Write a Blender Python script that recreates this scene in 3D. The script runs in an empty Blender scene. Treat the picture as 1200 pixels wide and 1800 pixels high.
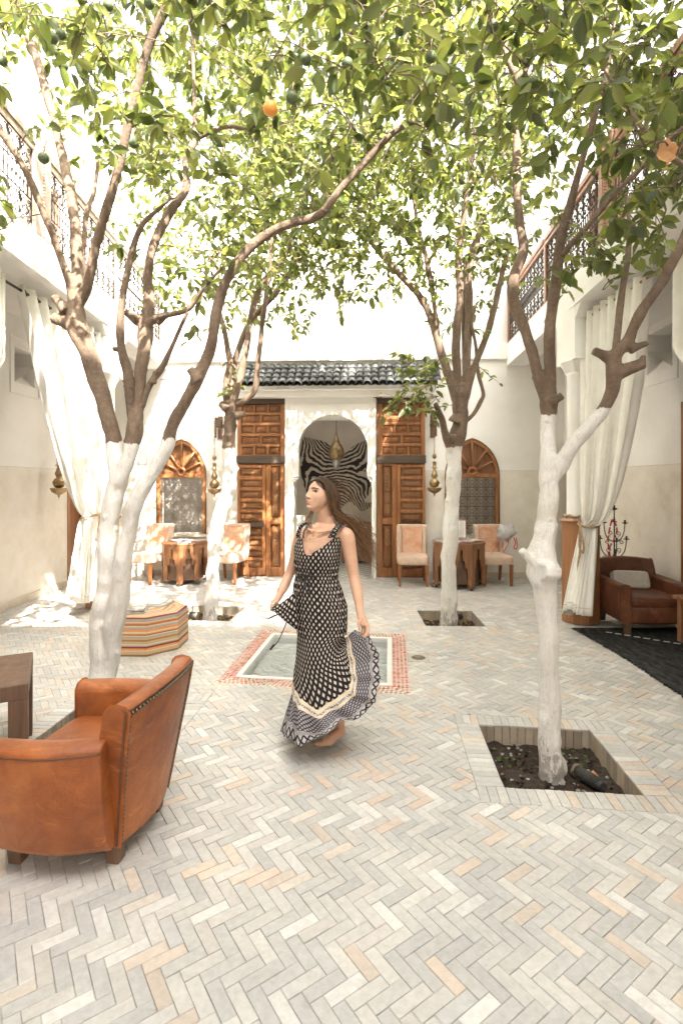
import bpy, math, random
from mathutils import Vector, Matrix, noise
R = math.radians
rnd = random.Random(7)
scene = bpy.context.scene
C = scene.collection

# ------------------------------------------------------------ camera, world, sun, exposure
F = 930.0 / 1800.0
cam_d = bpy.data.cameras.new('camera'); cam = bpy.data.objects.new('camera', cam_d); C.objects.link(cam)
cam.location = (0, 0, 1.6); cam.rotation_euler = (R(90), 0, 0)
cam_d.sensor_fit = 'VERTICAL'; cam_d.sensor_height = 36; cam_d.lens = 36 * F
cam_d.shift_y = -50 / 1800; cam_d.clip_end = 500; cam_d.clip_start = 0.05
scene.camera = cam
cam_d.dof.use_dof = True; cam_d.dof.focus_distance = 3.3; cam_d.dof.aperture_fstop = 2.8
SUN_DIR = Vector((-0.43, 0.95, -1.0)).normalized()        # direction the light travels
elev = math.asin(-SUN_DIR.z); az = math.atan2(-SUN_DIR.x, -SUN_DIR.y)
world = bpy.data.worlds.new('World'); scene.world = world; world.use_nodes = True
wn = world.node_tree; wn.nodes.clear()
sky = wn.nodes.new('ShaderNodeTexSky'); sky.sky_type = 'NISHITA'; sky.sun_disc = False
sky.sun_elevation = elev; sky.sun_rotation = az; sky.air_density = 1.0; sky.dust_density = 4.0; sky.ozone_density = 1.0
hs = wn.nodes.new('ShaderNodeHueSaturation'); hs.inputs['Saturation'].default_value = 0.22
tint = wn.nodes.new('ShaderNodeMix'); tint.data_type = 'RGBA'; tint.blend_type = 'MULTIPLY'; tint.inputs[0].default_value = 1
tint.inputs[7].default_value = (1.0, 0.972, 0.93, 1)
bg = wn.nodes.new('ShaderNodeBackground'); bg.inputs[1].default_value = 0.15
wo = wn.nodes.new('ShaderNodeOutputWorld')
wn.links.new(sky.outputs[0], hs.inputs['Color']); wn.links.new(hs.outputs[0], tint.inputs[6])
wn.links.new(tint.outputs[2], bg.inputs[0]); wn.links.new(bg.outputs[0], wo.inputs[0])
sun_d = bpy.data.lights.new('sun', 'SUN'); sun_d.energy = 3.3; sun_d.angle = R(0.55); sun_d.color = (1, 0.94, 0.84)
sun = bpy.data.objects.new('sun', sun_d); C.objects.link(sun)
sun.rotation_euler = SUN_DIR.to_track_quat('-Z', 'Y').to_euler(); sun.location = (5, -6, 12)
scene.view_settings.view_transform = 'Standard'; scene.view_settings.look = 'None'
scene.view_settings.gamma = 1; scene.view_settings.exposure = 3.34
scene.view_settings.use_curve_mapping = False
scene.render.engine = 'CYCLES'
scene.cycles.use_denoising = True
scene.cycles.max_bounces = 8; scene.cycles.diffuse_bounces = 5; scene.cycles.transmission_bounces = 6
scene.cycles.transparent_max_bounces = 8; scene.cycles.caustics_reflective = False; scene.cycles.caustics_refractive = False
scene.cycles.sample_clamp_indirect = 6

# ------------------------------------------------------------ photo geometry helpers (points of the place measured from the photo)
def W(px, py, Y): return Vector(((px - 600) / 930 * Y, Y, 1.6 + (850 - py) / 930 * Y))
def G(px, py, z=0.0):
    Y = (1.6 - z) * 930 / (py - 850); return Vector(((px - 600) / 930 * Y, Y, z))
def PX(p): return (600 + 930 * p[0] / p[1], 850 - 930 * (p[2] - 1.6) / p[1])
TILT = -0.045
def bwY(x): return 9.1 + TILT * x
def BW(px, py, v=0.0):                 # point on the back wall (v metres in front of it) seen at a photo point -> (u, z)
    t = (px - 600) / 930
    Y = (9.1 - v) / (1 - TILT * t); X = t * Y
    return X / math.cos(math.atan(TILT)), 1.6 + (850 - py) / 930 * Y
BWROT = math.atan(TILT)

# ------------------------------------------------------------ mesh builder
class MB:
    def __init__(s): s.v = []; s.f = []; s.m = []; s.sm = []; s.uv = []; s.has_uv = False
    def face(s, idx, mi=0, smooth=False, uv=None):
        s.f.append(tuple(idx)); s.m.append(mi); s.sm.append(smooth)
        if uv: s.has_uv = True
        s.uv.append(uv)
    def add(s, pts): n = len(s.v); s.v.extend([tuple(p) for p in pts]); return n
    def box(s, c, d, rz=0, M=None, mi=0):
        x, y, z = d[0] / 2, d[1] / 2, d[2] / 2
        P = [Vector((a * x, b * y, e * z)) for e in (-1, 1) for b in (-1, 1) for a in (-1, 1)]
        rm = Matrix.Rotation(rz, 3, 'Z') if rz else None
        P = [((rm @ p) if rm else p) + Vector(c) for p in P]
        if M: P = [M @ p for p in P]
        n = s.add(P)
        for q in ((0, 2, 3, 1), (4, 5, 7, 6), (0, 1, 5, 4), (2, 6, 7, 3), (0, 4, 6, 2), (1, 3, 7, 5)): s.face([n + i for i in q], mi)
        return s
    def box2(s, a, b, mi=0): return s.box([(a[i] + b[i]) / 2 for i in range(3)], [abs(b[i] - a[i]) for i in range(3)], mi=mi)
    def hexa(s, P, mi=0):              # 8 points, bottom ring of 4 then top ring of 4
        n = s.add(P)
        for q in ((3, 2, 1, 0), (4, 5, 6, 7), (0, 1, 5, 4), (1, 2, 6, 5), (2, 3, 7, 6), (3, 0, 4, 7)): s.face([n + i for i in q], mi)
        return s
    def prism(s, poly, z0, z1, mi=0, smooth=False):
        k = len(poly); n = s.add([(p[0], p[1], z0) for p in poly] + [(p[0], p[1], z1) for p in poly])
        s.face([n + i for i in reversed(range(k))], mi); s.face([n + k + i for i in range(k)], mi)
        for i in range(k): s.face([n + i, n + (i + 1) % k, n + k + (i + 1) % k, n + k + i], mi, smooth)
        return s
    def xz(s, poly, y0, y1, mi=0, smooth=False):  # polygon in xz, extruded along y
        k = len(poly); n = s.add([(p[0], y0, p[1]) for p in poly] + [(p[0], y1, p[1]) for p in poly])
        s.face([n + i for i in range(k)], mi); s.face([n + k + i for i in reversed(range(k))], mi)
        for i in range(k): s.face([n + i, n + k + i, n + k + (i + 1) % k, n + (i + 1) % k], mi, smooth)
        return s
    def tube(s, pts, rad, sides=8, mi=0, cap=True, flat=1.0, smooth=True, jit=0.0, up=None):
        pts = [Vector(p) for p in pts]; k = len(pts)
        if not hasattr(rad, '__len__'): rad = [rad] * k
        base = len(s.v); nrm = None
        for i, p in enumerate(pts):
            t = (pts[min(i + 1, k - 1)] - pts[max(i - 1, 0)])
            t = t.normalized() if t.length > 1e-9 else Vector((0, 0, 1))
            if nrm is None:
                nrm = (Vector(up) if up else (Vector((0, 0, 1)) if abs(t.z) < .9 else Vector((1, 0, 0))))
            nrm = nrm - t * nrm.dot(t)
            if nrm.length < 1e-6: nrm = t.orthogonal()
            nrm.normalize(); b = t.cross(nrm)
            for j in range(sides):
                a = 2 * math.pi * j / sides; r = rad[i]
                if jit: r *= 1 + jit * noise.noise(p * 6 + Vector((math.cos(a) * 1.2, math.sin(a) * 1.2, i * .15)))
                s.v.append(tuple(p + (nrm * math.cos(a) + b * math.sin(a) * flat) * r))
        for i in range(k - 1):
            for j in range(sides):
                a = base + i * sides + j; b_ = base + i * sides + (j + 1) % sides
                s.face([a, b_, b_ + sides, a + sides], mi, smooth)
        if cap:
            s.face([base + j for j in reversed(range(sides))], mi); s.face([base + (k - 1) * sides + j for j in range(sides)], mi)
        return s
    def lathe(s, prof, c=(0, 0, 0), sides=20, mi=0, smooth=True, sx=1, sy=1):
        base = len(s.v); k = len(prof)
        for r, z in prof:
            for j in range(sides):
                a = 2 * math.pi * j / sides
                s.v.append((c[0] + r * sx * math.cos(a), c[1] + r * sy * math.sin(a), c[2] + z))
        for i in range(k - 1):
            for j in range(sides):
                a = base + i * sides + j; b_ = base + i * sides + (j + 1) % sides
                s.face([a, b_, b_ + sides, a + sides], mi, smooth)
        s.face([base + j for j in reversed(range(sides))], mi); s.face([base + (k - 1) * sides + j for j in range(sides)], mi)
        return s
    def grid(s, rows, mi=0, smooth=True, close_u=False, uvs=None):
        base = len(s.v); h = len(rows); w = len(rows[0])
        for r in rows: s.v.extend([tuple(p) for p in r])
        for i in range(h - 1):
            for j in range(w if close_u else w - 1):
                j2 = (j + 1) % w
                q = [base + i * w + j, base + i * w + j2, base + (i + 1) * w + j2, base + (i + 1) * w + j]
                uv = None
                if uvs:
                    du = uvs[i][j2] if j2 else (uvs[i][j][0] + (uvs[i][j][0] - uvs[i][j - 1][0]), uvs[i][j][1])
                    du2 = uvs[i + 1][j2] if j2 else (uvs[i + 1][j][0] + (uvs[i + 1][j][0] - uvs[i + 1][j - 1][0]), uvs[i + 1][j][1])
                    uv = [uvs[i][j], du, du2, uvs[i + 1][j]]
                s.face(q, mi, smooth, uv)
        return s
    def ico(s, c, r, mi=0, sx=1, sy=1, sz=1, rings=7, sides=10, M=None):
        c = Vector(c); rows = []
        for i in range(rings + 1):
            a = math.pi * i / rings - math.pi / 2
            rows.append((r * math.cos(a), r * math.sin(a)))
        base = len(s.v)
        for rr, z in rows:
            for j in range(sides):
                t = 2 * math.pi * j / sides; p = Vector((max(rr, 1e-4) * sx * math.cos(t), max(rr, 1e-4) * sy * math.sin(t), z * sz))
                if M: p = M @ p
                s.v.append(tuple(c + p))
        for i in range(rings):
            for j in range(sides):
                a = base + i * sides + j; b_ = base + i * sides + (j + 1) % sides
                s.face([a, b_, b_ + sides, a + sides], mi, True)
        return s
    def mesh(s, name, mats, cols=None):
        me = bpy.data.meshes.new(name); me.from_pydata(s.v, [], s.f)
        if not isinstance(mats, (list, tuple)): mats = [mats]
        for m in mats: me.materials.append(m)
        me.polygons.foreach_set('material_index', s.m); me.polygons.foreach_set('use_smooth', s.sm)
        if s.has_uv:
            ul = me.uv_layers.new(name='UVMap'); buf = []
            for f, uv in zip(s.f, s.uv):
                for i in range(len(f)): buf.extend(uv[i] if uv else (0, 0))
            ul.data.foreach_set('uv', buf)
        if cols is not None:           # one colour per face
            ca = me.color_attributes.new('col', 'FLOAT_COLOR', 'CORNER'); buf = []
            for f, c in zip(s.f, cols):
                for _ in f: buf.extend((c[0], c[1], c[2], 1))
            ca.data.foreach_set('color', buf)
        me.update(); return me
    def build(s, name, mats, parent=None, loc=None, rz=None, cols=None, bevel=0, seg=2, kind=None, label=None):
        return obj(name, s.mesh(name, mats, cols), parent, loc, rz, bevel, seg, kind, label)

def obj(name, me, parent=None, loc=None, rz=None, bevel=0, seg=2, kind=None, label=None):
    o = bpy.data.objects.new(name, me); C.objects.link(o)
    if parent: o.parent = parent
    if loc is not None: o.location = loc
    if rz is not None: o.rotation_euler = (0, 0, rz)
    if bevel:
        b = o.modifiers.new('bevel', 'BEVEL'); b.width = bevel; b.segments = seg; b.limit_method = 'ANGLE'; b.angle_limit = R(35)
        b.harden_normals = False
    if kind: o['kind'] = kind
    if label: o['label'] = label
    return o
def tag(o, label, cat, group=None):
    o['label'] = label; o['category'] = cat
    if group: o['group'] = group
    return o
def thing(name, label, cat, loc=(0, 0, 0), rz=0, group=None):
    o = bpy.data.objects.new(name, None); C.objects.link(o); o.location = loc; o.rotation_euler = (0, 0, rz)
    o.empty_display_size = .1
    return tag(o, label, cat, group)
def dup(root, loc=None, rz=None, label=None, group=None):
    r = root.copy(); C.objects.link(r)
    if loc is not None: r.location = loc
    if rz is not None: r.rotation_euler = (0, 0, rz)
    if label: r['label'] = label
    if group: r['group'] = group
    for ch in list(root.children):
        c = ch.copy(); C.objects.link(c); c.parent = r
        for g in list(ch.children):
            d = g.copy(); C.objects.link(d); d.parent = c
    return r
def spl(P, n):                         # Catmull-Rom through tuples of any length
    out = []; k = len(P)
    for i in range(k - 1):
        p0 = P[max(i - 1, 0)]; p1 = P[i]; p2 = P[i + 1]; p3 = P[min(i + 2, k - 1)]
        for j in range(n):
            t = j / n
            out.append(tuple(.5 * ((2 * b) + (-a + c) * t + (2 * a - 5 * b + 4 * c - d) * t * t + (-a + 3 * b - 3 * c + d) * t ** 3) for a, b, c, d in zip(p0, p1, p2, p3)))
    out.append(tuple(P[-1])); return out

# ------------------------------------------------------------ materials
def new_mat(name):
    m = bpy.data.materials.new(name); m.use_nodes = True; return m, m.node_tree, m.node_tree.nodes['Principled BSDF']
def N(nt, t, **kw):
    n = nt.nodes.new(t)
    for k, v in kw.items():
        if k in n.inputs.keys(): n.inputs[k].default_value = v
        else: setattr(n, k, v)
    return n
def L(nt, a, b): nt.links.new(a, b)
def ramp(nt, fac, stops, interp='LINEAR'):
    r = nt.nodes.new('ShaderNodeValToRGB'); r.color_ramp.interpolation = interp
    e = r.color_ramp.elements
    while len(e) < len(stops): e.new(0.5)
    for x, (p, c) in zip(e, stops): x.position = p; x.color = (*c, 1) if len(c) == 3 else c
    L(nt, fac, r.inputs[0]); return r.outputs[0]
def mixc(nt, fac, a, b, mode='MIX'):
    m = nt.nodes.new('ShaderNodeMix'); m.data_type = 'RGBA'; m.blend_type = mode
    for s, v in ((m.inputs[0], fac), (m.inputs[6], a), (m.inputs[7], b)):
        if hasattr(v, 'is_linked') or hasattr(v, 'links'): L(nt, v, s)
        elif isinstance(v, (tuple, list)): s.default_value = (*v, 1) if len(v) == 3 else v
        else: s.default_value = v
    return m.outputs[2]
def mth(nt, op, a, b=0.0, c=None, clamp=False):
    m = nt.nodes.new('ShaderNodeMath'); m.operation = op; m.use_clamp = clamp
    for s, v in zip(m.inputs, (a, b, c)):
        if v is None: continue
        if hasattr(v, 'links'): L(nt, v, s)
        else: s.default_value = v
    return m.outputs[0]
def nz(nt, scale, detail=4, rough=.55, coord='Object', stretch=None, dist=0.0):
    tc = nt.nodes.new('ShaderNodeTexCoord'); src = tc.outputs[coord]
    if stretch:
        mp = nt.nodes.new('ShaderNodeMapping'); mp.inputs['Scale'].default_value = stretch; L(nt, src, mp.inputs[0]); src = mp.outputs[0]
    n = nt.nodes.new('ShaderNodeTexNoise'); n.inputs['Scale'].default_value = scale; n.inputs['Detail'].default_value = detail
    n.inputs['Roughness'].default_value = rough; n.inputs['Distortion'].default_value = dist
    L(nt, src, n.inputs['Vector']); return n.outputs['Fac']
def bump(nt, bs, h, strength=.2, dist=.01):
    b = nt.nodes.new('ShaderNodeBump'); b.inputs['Strength'].default_value = strength; b.inputs['Distance'].default_value = dist
    L(nt, h, b.inputs['Height']); L(nt, b.outputs[0], bs.inputs['Normal'])
def simple(name, c1, c2, scale=6, rough=.6, bscale=40, bst=.15, bd=.004, metal=0, stretch=None, coord='Object', r2=None, detail=5, spec=None):
    m, nt, bs = new_mat(name)
    n = nz(nt, scale, detail, .6, coord, stretch)
    L(nt, ramp(nt, n, [(.3, c1), (.7, c2)]), bs.inputs['Base Color'])
    bs.inputs['Roughness'].default_value = rough; bs.inputs['Metallic'].default_value = metal
    if r2 is not None: L(nt, mth(nt, 'MULTIPLY_ADD', n, r2 - rough, rough), bs.inputs['Roughness'])
    if spec is not None: bs.inputs['Specular IOR Level'].default_value = spec
    if bst: bump(nt, bs, nz(nt, bscale, 5, .6, coord, stretch), bst, bd)
    return m
M = {}
# white lime plaster above, honed tan plaster below 1.82 m with damp stains
def plaster(name, dado):
    m, nt, bs = new_mat(name)
    geo = nt.nodes.new('ShaderNodeNewGeometry'); sx = nt.nodes.new('ShaderNodeSeparateXYZ'); L(nt, geo.outputs['Position'], sx.inputs[0])
    n1 = nz(nt, 1.1, 6, .62, 'Generated' if 0 else 'Object'); n2 = nz(nt, 5, 6, .65)
    white = ramp(nt, n1, [(.28, (.74, .72, .675)), (.5, (.82, .805, .775)), (.7, (.86, .85, .825))])
    if dado:
        mx = mth(nt, 'MULTIPLY_ADD', n2, .5, mth(nt, 'MULTIPLY', n1, .5))
        tan = ramp(nt, mx, [(.26, (.54, .49, .40)), (.42, (.69, .64, .555)), (.56, (.755, .72, .65)), (.72, (.81, .785, .735))])
        f = mth(nt, 'GREATER_THAN', sx.outputs[2], 1.82)
        line = mth(nt, 'LESS_THAN', mth(nt, 'ABSOLUTE', mth(nt, 'SUBTRACT', sx.outputs[2], 1.82)), .004)
        col = mixc(nt, f, tan, white); col = mixc(nt, mth(nt, 'MULTIPLY', line, .5), col, (.45, .4, .32))
        L(nt, mth(nt, 'MULTIPLY_ADD', f, .45, .4), bs.inputs['Roughness'])
    else:
        col = white; bs.inputs['Roughness'].default_value = .85
    L(nt, col, bs.inputs['Base Color'])
    bump(nt, bs, mth(nt, 'ADD', nz(nt, 3, 5, .6), mth(nt, 'MULTIPLY', nz(nt, 60, 3), .08)), .35, .012)
    return m
M['plaster'] = plaster('plaster_dado', True); M['white'] = plaster('plaster_white', False)
M['plinth'] = simple('plinth', (.5, .44, .35), (.66, .6, .5), 4, .6)
def wood(name, dark, mid, light, rough=.42, sc=3.0, stretch=(6, 6, .55), wear=.0):
    m, nt, bs = new_mat(name)
    n = nz(nt, sc, 8, .65, 'Object', stretch, .6); n2 = nz(nt, 1.7, 4, .6)
    col = ramp(nt, n, [(.25, dark), (.5, mid), (.78, light)])
    col = mixc(nt, mth(nt, 'MULTIPLY', n2, .45), col, dark)
    L(nt, col, bs.inputs['Base Color']); bs.inputs['Roughness'].default_value = rough
    bump(nt, bs, nz(nt, sc * 4, 6, .7, 'Object', stretch), .25, .004); return m
M['door'] = wood('cedar_wood', (.12, .042, .015), (.34, .138, .046), (.50, .235, .092), .42)
M['door2'] = wood('cedar_wood_deep', (.08, .028, .011), (.27, .105, .034), (.43, .19, .07), .42)
M['darkbeam'] = wood('dark_beam_wood', (.035, .025, .018), (.09, .06, .04), (.16, .11, .075), .6, stretch=(.6, 6, 6))
M['table'] = wood('walnut_wood', (.10, .042, .018), (.24, .105, .045), (.36, .17, .08), .32)
M['basewood'] = wood('column_base_wood', (.17, .065, .022), (.36, .16, .065), (.46, .23, .10), .4)
M['oldwood'] = wood('old_table_wood', (.06, .032, .02), (.145, .078, .045), (.25, .15, .09), .5)
M['rail'] = wood('rail_wood', (.17, .07, .035), (.34, .16, .085), (.48, .27, .16), .5)
M['lattice'] = wood('carved_inlay', (.14, .07, .03), (.42, .24, .12), (.62, .42, .25), .5, 9, (8, 8, 8))
M['rail_sunlit'] = wood('sunlit_rail_wood', (.34, .24, .18), (.52, .42, .34), (.66, .58, .50), .6)  # same wood for the left railing, sun washout put into the colour
M['iron'] = simple('wrought_iron', (.03, .025, .022), (.075, .06, .05), 20, .5, metal=.5)
M['brass'] = simple('aged_brass', (.20, .13, .065), (.52, .38, .2), 16, .38, 60, .3, .002, metal=.9)
M['silver'] = simple('tarnished_silver', (.35, .32, .28), (.7, .66, .6), 20, .35, metal=.8)
M['linen'] = simple('linen', (.76, .735, .68), (.85, .83, .785), 8, .9, 220, .25, .002)
M['rope'] = simple('rope', (.22, .14, .08), (.42, .3, .19), 60, .9, 120, .5, .004)
M['chairfab'] = simple('blush_velvet', (.52, .37, .275), (.66, .50, .39), 14, .8, 200, .15, .002)
M['chairpanel'] = simple('worn_orange_velvet', (.56, .25, .13), (.66, .46, .33), 9, .8, 200, .15, .002)
M['legwood'] = wood('chair_leg_wood', (.14, .05, .02), (.33, .13, .05), (.42, .2, .09), .4)
def leather(name, a, b, c, rough=.38):
    m, nt, bs = new_mat(name)
    n = nz(nt, 2.4, 7, .62); n2 = nz(nt, 9, 6, .7, dist=.8)
    col = ramp(nt, n, [(.28, a), (.5, b), (.72, c)])
    col = mixc(nt, mth(nt, 'MULTIPLY', ramp(nt, n2, [(.45, (0, 0, 0)), (.75, (1, 1, 1))]), .5), col, a)
    sc_ = nz(nt, 5, 7, .75, 'Object', (1, .35, 1), 2.0); col = mixc(nt, mth(nt, 'MULTIPLY', ramp(nt, sc_, [(.56, (0, 0, 0)), (.68, (1, 1, 1))]), .45), col, tuple(min(1, v * 1.55 + .02) for v in c))
    L(nt, col, bs.inputs['Base Color'])
    L(nt, mth(nt, 'MULTIPLY_ADD', n2, .3, rough - .12), bs.inputs['Roughness'])
    v = nt.nodes.new('ShaderNodeTexVoronoi'); v.inputs['Scale'].default_value = 260
    tc = nt.nodes.new('ShaderNodeTexCoord'); L(nt, tc.outputs['Object'], v.inputs['Vector'])
    h = mth(nt, 'ADD', mth(nt, 'MULTIPLY', v.outputs['Distance'], .12), mth(nt, 'ADD', nz(nt, 5, 5, .65, dist=1.5), mth(nt, 'MULTIPLY', nz(nt, 26, 5, .6), .2)))
    bump(nt, bs, h, .5, .018); return m
M['leather'] = leather('tan_leather', (.12, .028, .006), (.30, .085, .018), (.43, .155, .045))
M['leather2'] = leather('brown_leather', (.06, .02, .01), (.16, .055, .025), (.28, .115, .055), .35)
M['piping'] = simple('dark_piping', (.09, .03, .012), (.15, .05, .02), 20, .45)
M['nail'] = simple('nailhead', (.10, .08, .06), (.2, .16, .11), 50, .35, metal=.85)
M['soil'] = simple('soil', (.028, .018, .012), (.085, .058, .04), 22, .95, 60, 1.0, .03)
M['curb'] = simple('marble_curb', (.60, .59, .57), (.74, .73, .70), 5, .45)
M['brasspl'] = simple('drain_metal', (.12, .1, .07), (.3, .26, .19), 40, .5, metal=.6)
M['black'] = simple('black_plastic', (.018, .018, .018), (.05, .048, .045), 20, .5)
M['paperw'] = simple('paper', (.66, .65, .62), (.80, .79, .76), 12, .5)
M['copper'] = simple('copper_frame', (.4, .2, .12), (.62, .36, .24), 20, .4, metal=.7)
M['cloth_grey'] = simple('grey_cloth', (.42, .42, .42), (.62, .61, .60), 25, .9, 120, .4, .003)
M['red'] = simple('red_ribbon', (.45, .02, .03), (.62, .05, .07), 25, .6)
M['cushion'] = simple('cream_cushion', (.56, .52, .46), (.68, .64, .58), 18, .92, 150, .4, .003)
M['green'] = simple('unripe_fruit', (.06, .085, .035), (.10, .13, .055), 10, .55, 150, .4, .002)
M['orange'] = simple('ripe_orange', (.75, .25, .04), (.85, .36, .07), 10, .5, 150, .3, .002)
M['deadleaf'] = simple('dead_leaf', (.38, .17, .06), (.6, .33, .15), 12, .7)
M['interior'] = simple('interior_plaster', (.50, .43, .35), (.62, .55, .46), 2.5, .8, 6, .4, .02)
M['darkroom'] = simple('dark_room', (.10, .085, .07), (.16, .14, .12), 3, .9)
# ------------------------------------------------------------ floor: herringbone of small pale bricks
def brick_mat(name, rough=.55):
    m, nt, bs = new_mat(name)
    at = nt.nodes.new('ShaderNodeAttribute'); at.attribute_name = 'col'
    oi = nt.nodes.new('ShaderNodeObjectInfo')
    base = mixc(nt, 1.0, at.outputs['Color'], oi.outputs['Color'], 'MULTIPLY')
    geo = nt.nodes.new('ShaderNodeNewGeometry')
    def wn_(s, d=5, dist=0):
        n = nt.nodes.new('ShaderNodeTexNoise'); n.inputs['Scale'].default_value = s; n.inputs['Detail'].default_value = d; n.inputs['Roughness'].default_value = .65
        n.inputs['Distortion'].default_value = dist; L(nt, geo.outputs['Position'], n.inputs['Vector']); return n.outputs['Fac']
    big = ramp(nt, wn_(1.3, 6), [(.3, (.78, .78, .785)), (.7, (1.06, 1.055, 1.04))])
    fine = ramp(nt, wn_(34, 6, .5), [(.3, (.86, .85, .83)), (.62, (1.04, 1.04, 1.04))])
    spots = ramp(nt, wn_(85, 3), [(.66, (1, 1, 1)), (.76, (.62, .58, .52))])
    c = mixc(nt, 1, base, big, 'MULTIPLY'); c = mixc(nt, 1, c, fine, 'MULTIPLY'); c = mixc(nt, .8, c, spots, 'MULTIPLY')
    L(nt, c, bs.inputs['Base Color']); L(nt, mth(nt, 'MULTIPLY_ADD', wn_(9), .35, rough - .22), bs.inputs['Roughness'])
    bump(nt, bs, mth(nt, 'ADD', wn_(30, 5), mth(nt, 'MULTIPLY', wn_(150, 3), .3)), .35, .003)
    return m
M['brick'] = brick_mat('glazed_bejmat')
M['mortar'] = simple('mortar', (.36, .34, .31), (.47, .445, .41), 30, .95, 90, .6, .004)
PAL = [(.475, .467, .448), (.50, .49, .47), (.455, .45, .437), (.53, .517, .49), (.50, .477, .448), (.465, .463, .452), (.535, .52, .49), (.495, .478, .452), (.435, .43, .42)]
WARM = [(.60, .48, .38), (.62, .51, .42), (.60, .45, .35), (.60, .53, .46), (.52, .42, .34)]
def brick_col(x, y):
    n = noise.noise(Vector((x * .9 + 3, y * .9, 0))) + (.28 if x > .3 else 0) * (.6 + noise.noise(Vector((x * 2, y * 2, 5)))) 
    if rnd.random() < .07 + .26 * max(0, n): c = tuple(.35 * v + .65 * w for v, w in zip((.50, .49, .46), rnd.choice(WARM)))
    elif rnd.random() < .10: c = (.60, .59, .57)
    else: c = rnd.choice(PAL)
    k = 1.06 * (1 + rnd.uniform(-.05, .05)); return tuple(v * k for v in c)
def clip_in(poly, a, b):              # keep the part on the left of a->b
    out = []; k = len(poly)
    def s(p): return (b[0] - a[0]) * (p[1] - a[1]) - (b[1] - a[1]) * (p[0] - a[0])
    for i in range(k):
        p, q = poly[i], poly[(i + 1) % k]; sp, sq = s(p), s(q)
        if sp >= 0: out.append(p)
        if (sp > 0 and sq < 0) or (sp < 0 and sq > 0):
            t = sp / (sp - sq); out.append((p[0] + (q[0] - p[0]) * t, p[1] + (q[1] - p[1]) * t))
    return out
def subtract(poly, quad):             # pieces of poly outside a convex ccw quad
    res = []; cur = poly
    for i in range(len(quad)):
        a, b = quad[i], quad[(i + 1) % len(quad)]
        o = clip_in(cur, b, a)
        if len(o) > 2: res.append(o)
        cur = clip_in(cur, a, b)
        if len(cur) < 3: break
    return res
def area(p): return abs(sum(p[i][0] * p[(i + 1) % len(p)][1] - p[(i + 1) % len(p)][0] * p[i][1] for i in range(len(p)))) / 2
def grow(quad, d):
    c = Vector((sum(p[0] for p in quad) / 4, sum(p[1] for p in quad) / 4)); e1 = (Vector(quad[1]) - Vector(quad[0])).normalized(); e2 = (Vector(quad[3]) - Vector(quad[0])).normalized()
    sg = ((-1, -1), (1, -1), (1, 1), (-1, 1))
    return [tuple(Vector(p) + e1 * d * s[0] + e2 * d * s[1]) for p, s in zip(quad, sg)]
def rect_fit(fl, fr, br, bl): return [tuple(G(*p).xy) for p in (fl, fr, br, bl)]
PITS = {
    'near_right': rect_fit((886, 1383.5), (1131.6, 1397), (1036, 1283), (841, 1273)),
    'near_left': [(-1.93, 3.20), (-1.20, 3.16), (-1.14, 3.90), (-1.87, 3.95)],
    'mid_right': rect_fit((748, 1100), (853, 1101), (828, 1073.5), (733, 1073)),
    'mid_left': rect_fit((303, 1090), (403, 1091.5), (431, 1066), (339, 1063.5)),
}
POOL_OUT = [tuple(G(*p).xy) for p in ((380, 1199), (720, 1221), (712, 1115), (462, 1106))]
POOL_IN = [tuple(G(*p).xy) for p in ((413, 1190.5), (689, 1206), (688.5, 1121.5), (478, 1113.5))]
DRAIN = [tuple(G(*p).xy) for p in ((717, 1163), (755, 1164), (751, 1149), (716, 1148.5))]
holes = [grow(q, .148) for q in PITS.values()] + [POOL_OUT, DRAIN]
hole_bb = [(min(p[0] for p in q), max(p[0] for p in q), min(p[1] for p in q), max(p[1] for p in q)) for q in holes]
floor_root = MB()
base = [[(-4.6, -2.6), (4.1, -2.6), (4.1, 9.3), (-4.6, 9.3)]]
for q in list(PITS.values()) + [grow(POOL_IN, .045)]:
    base = [r for p in base for r in subtract(p, q)]
for p in base:
    n = floor_root.add([(x, y, -.007) for x, y in p]); floor_root.face([n + i for i in range(len(p))])
floor = floor_root.build('floor', M['mortar'], kind='structure')
floor['label'] = 'pale herringbone brick courtyard floor'
def brick_geo(mb, poly, z, cols, col, ch=.0018, depth=.014, tx=0, ty=0):
    k = len(poly); cx = sum(p[0] for p in poly) / k; cy = sum(p[1] for p in poly) / k
    def ins(p, d):
        v = Vector((p[0] - cx, p[1] - cy)); l = v.length
        return (cx + v.x * (1 - d / max(l, .01)), cy + v.y * (1 - d / max(l, .01)))
    zz = lambda p: z + tx * (p[0] - cx) + ty * (p[1] - cy)
    a = mb.add([(p[0], p[1], zz(p) - depth) for p in poly]); b = mb.add([(p[0], p[1], zz(p) - ch) for p in poly])
    c = mb.add([(*ins(p, ch * 1.6), zz(p)) for p in poly])
    mb.face([c + i for i in range(k)]); cols.append(col)
    for i in range(k):
        j = (i + 1) % k
        mb.face([a + i, a + j, b + j, b + i]); cols.append(col); mb.face([b + i, b + j, c + j, c + i]); cols.append(col)
BW_, BL_, ANG = .0485, .1455, R(35)
e1 = Vector((math.cos(ANG), math.sin(ANG))); e2 = Vector((e1.y, -e1.x))
gap = .0009
def rectp(i0, j0, i1, j1):
    pts = [(i0 * BW_ + gap, j0 * BW_ + gap), (i1 * BW_ - gap, j0 * BW_ + gap), (i1 * BW_ - gap, j1 * BW_ - gap), (i0 * BW_ + gap, j1 * BW_ - gap)]
    P = [e1 * a + e2 * b for a, b in pts]
    return [(p.x + .35, p.y + 2.0) for p in reversed(P)]
full = []; stuff = MB(); scol = []
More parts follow.
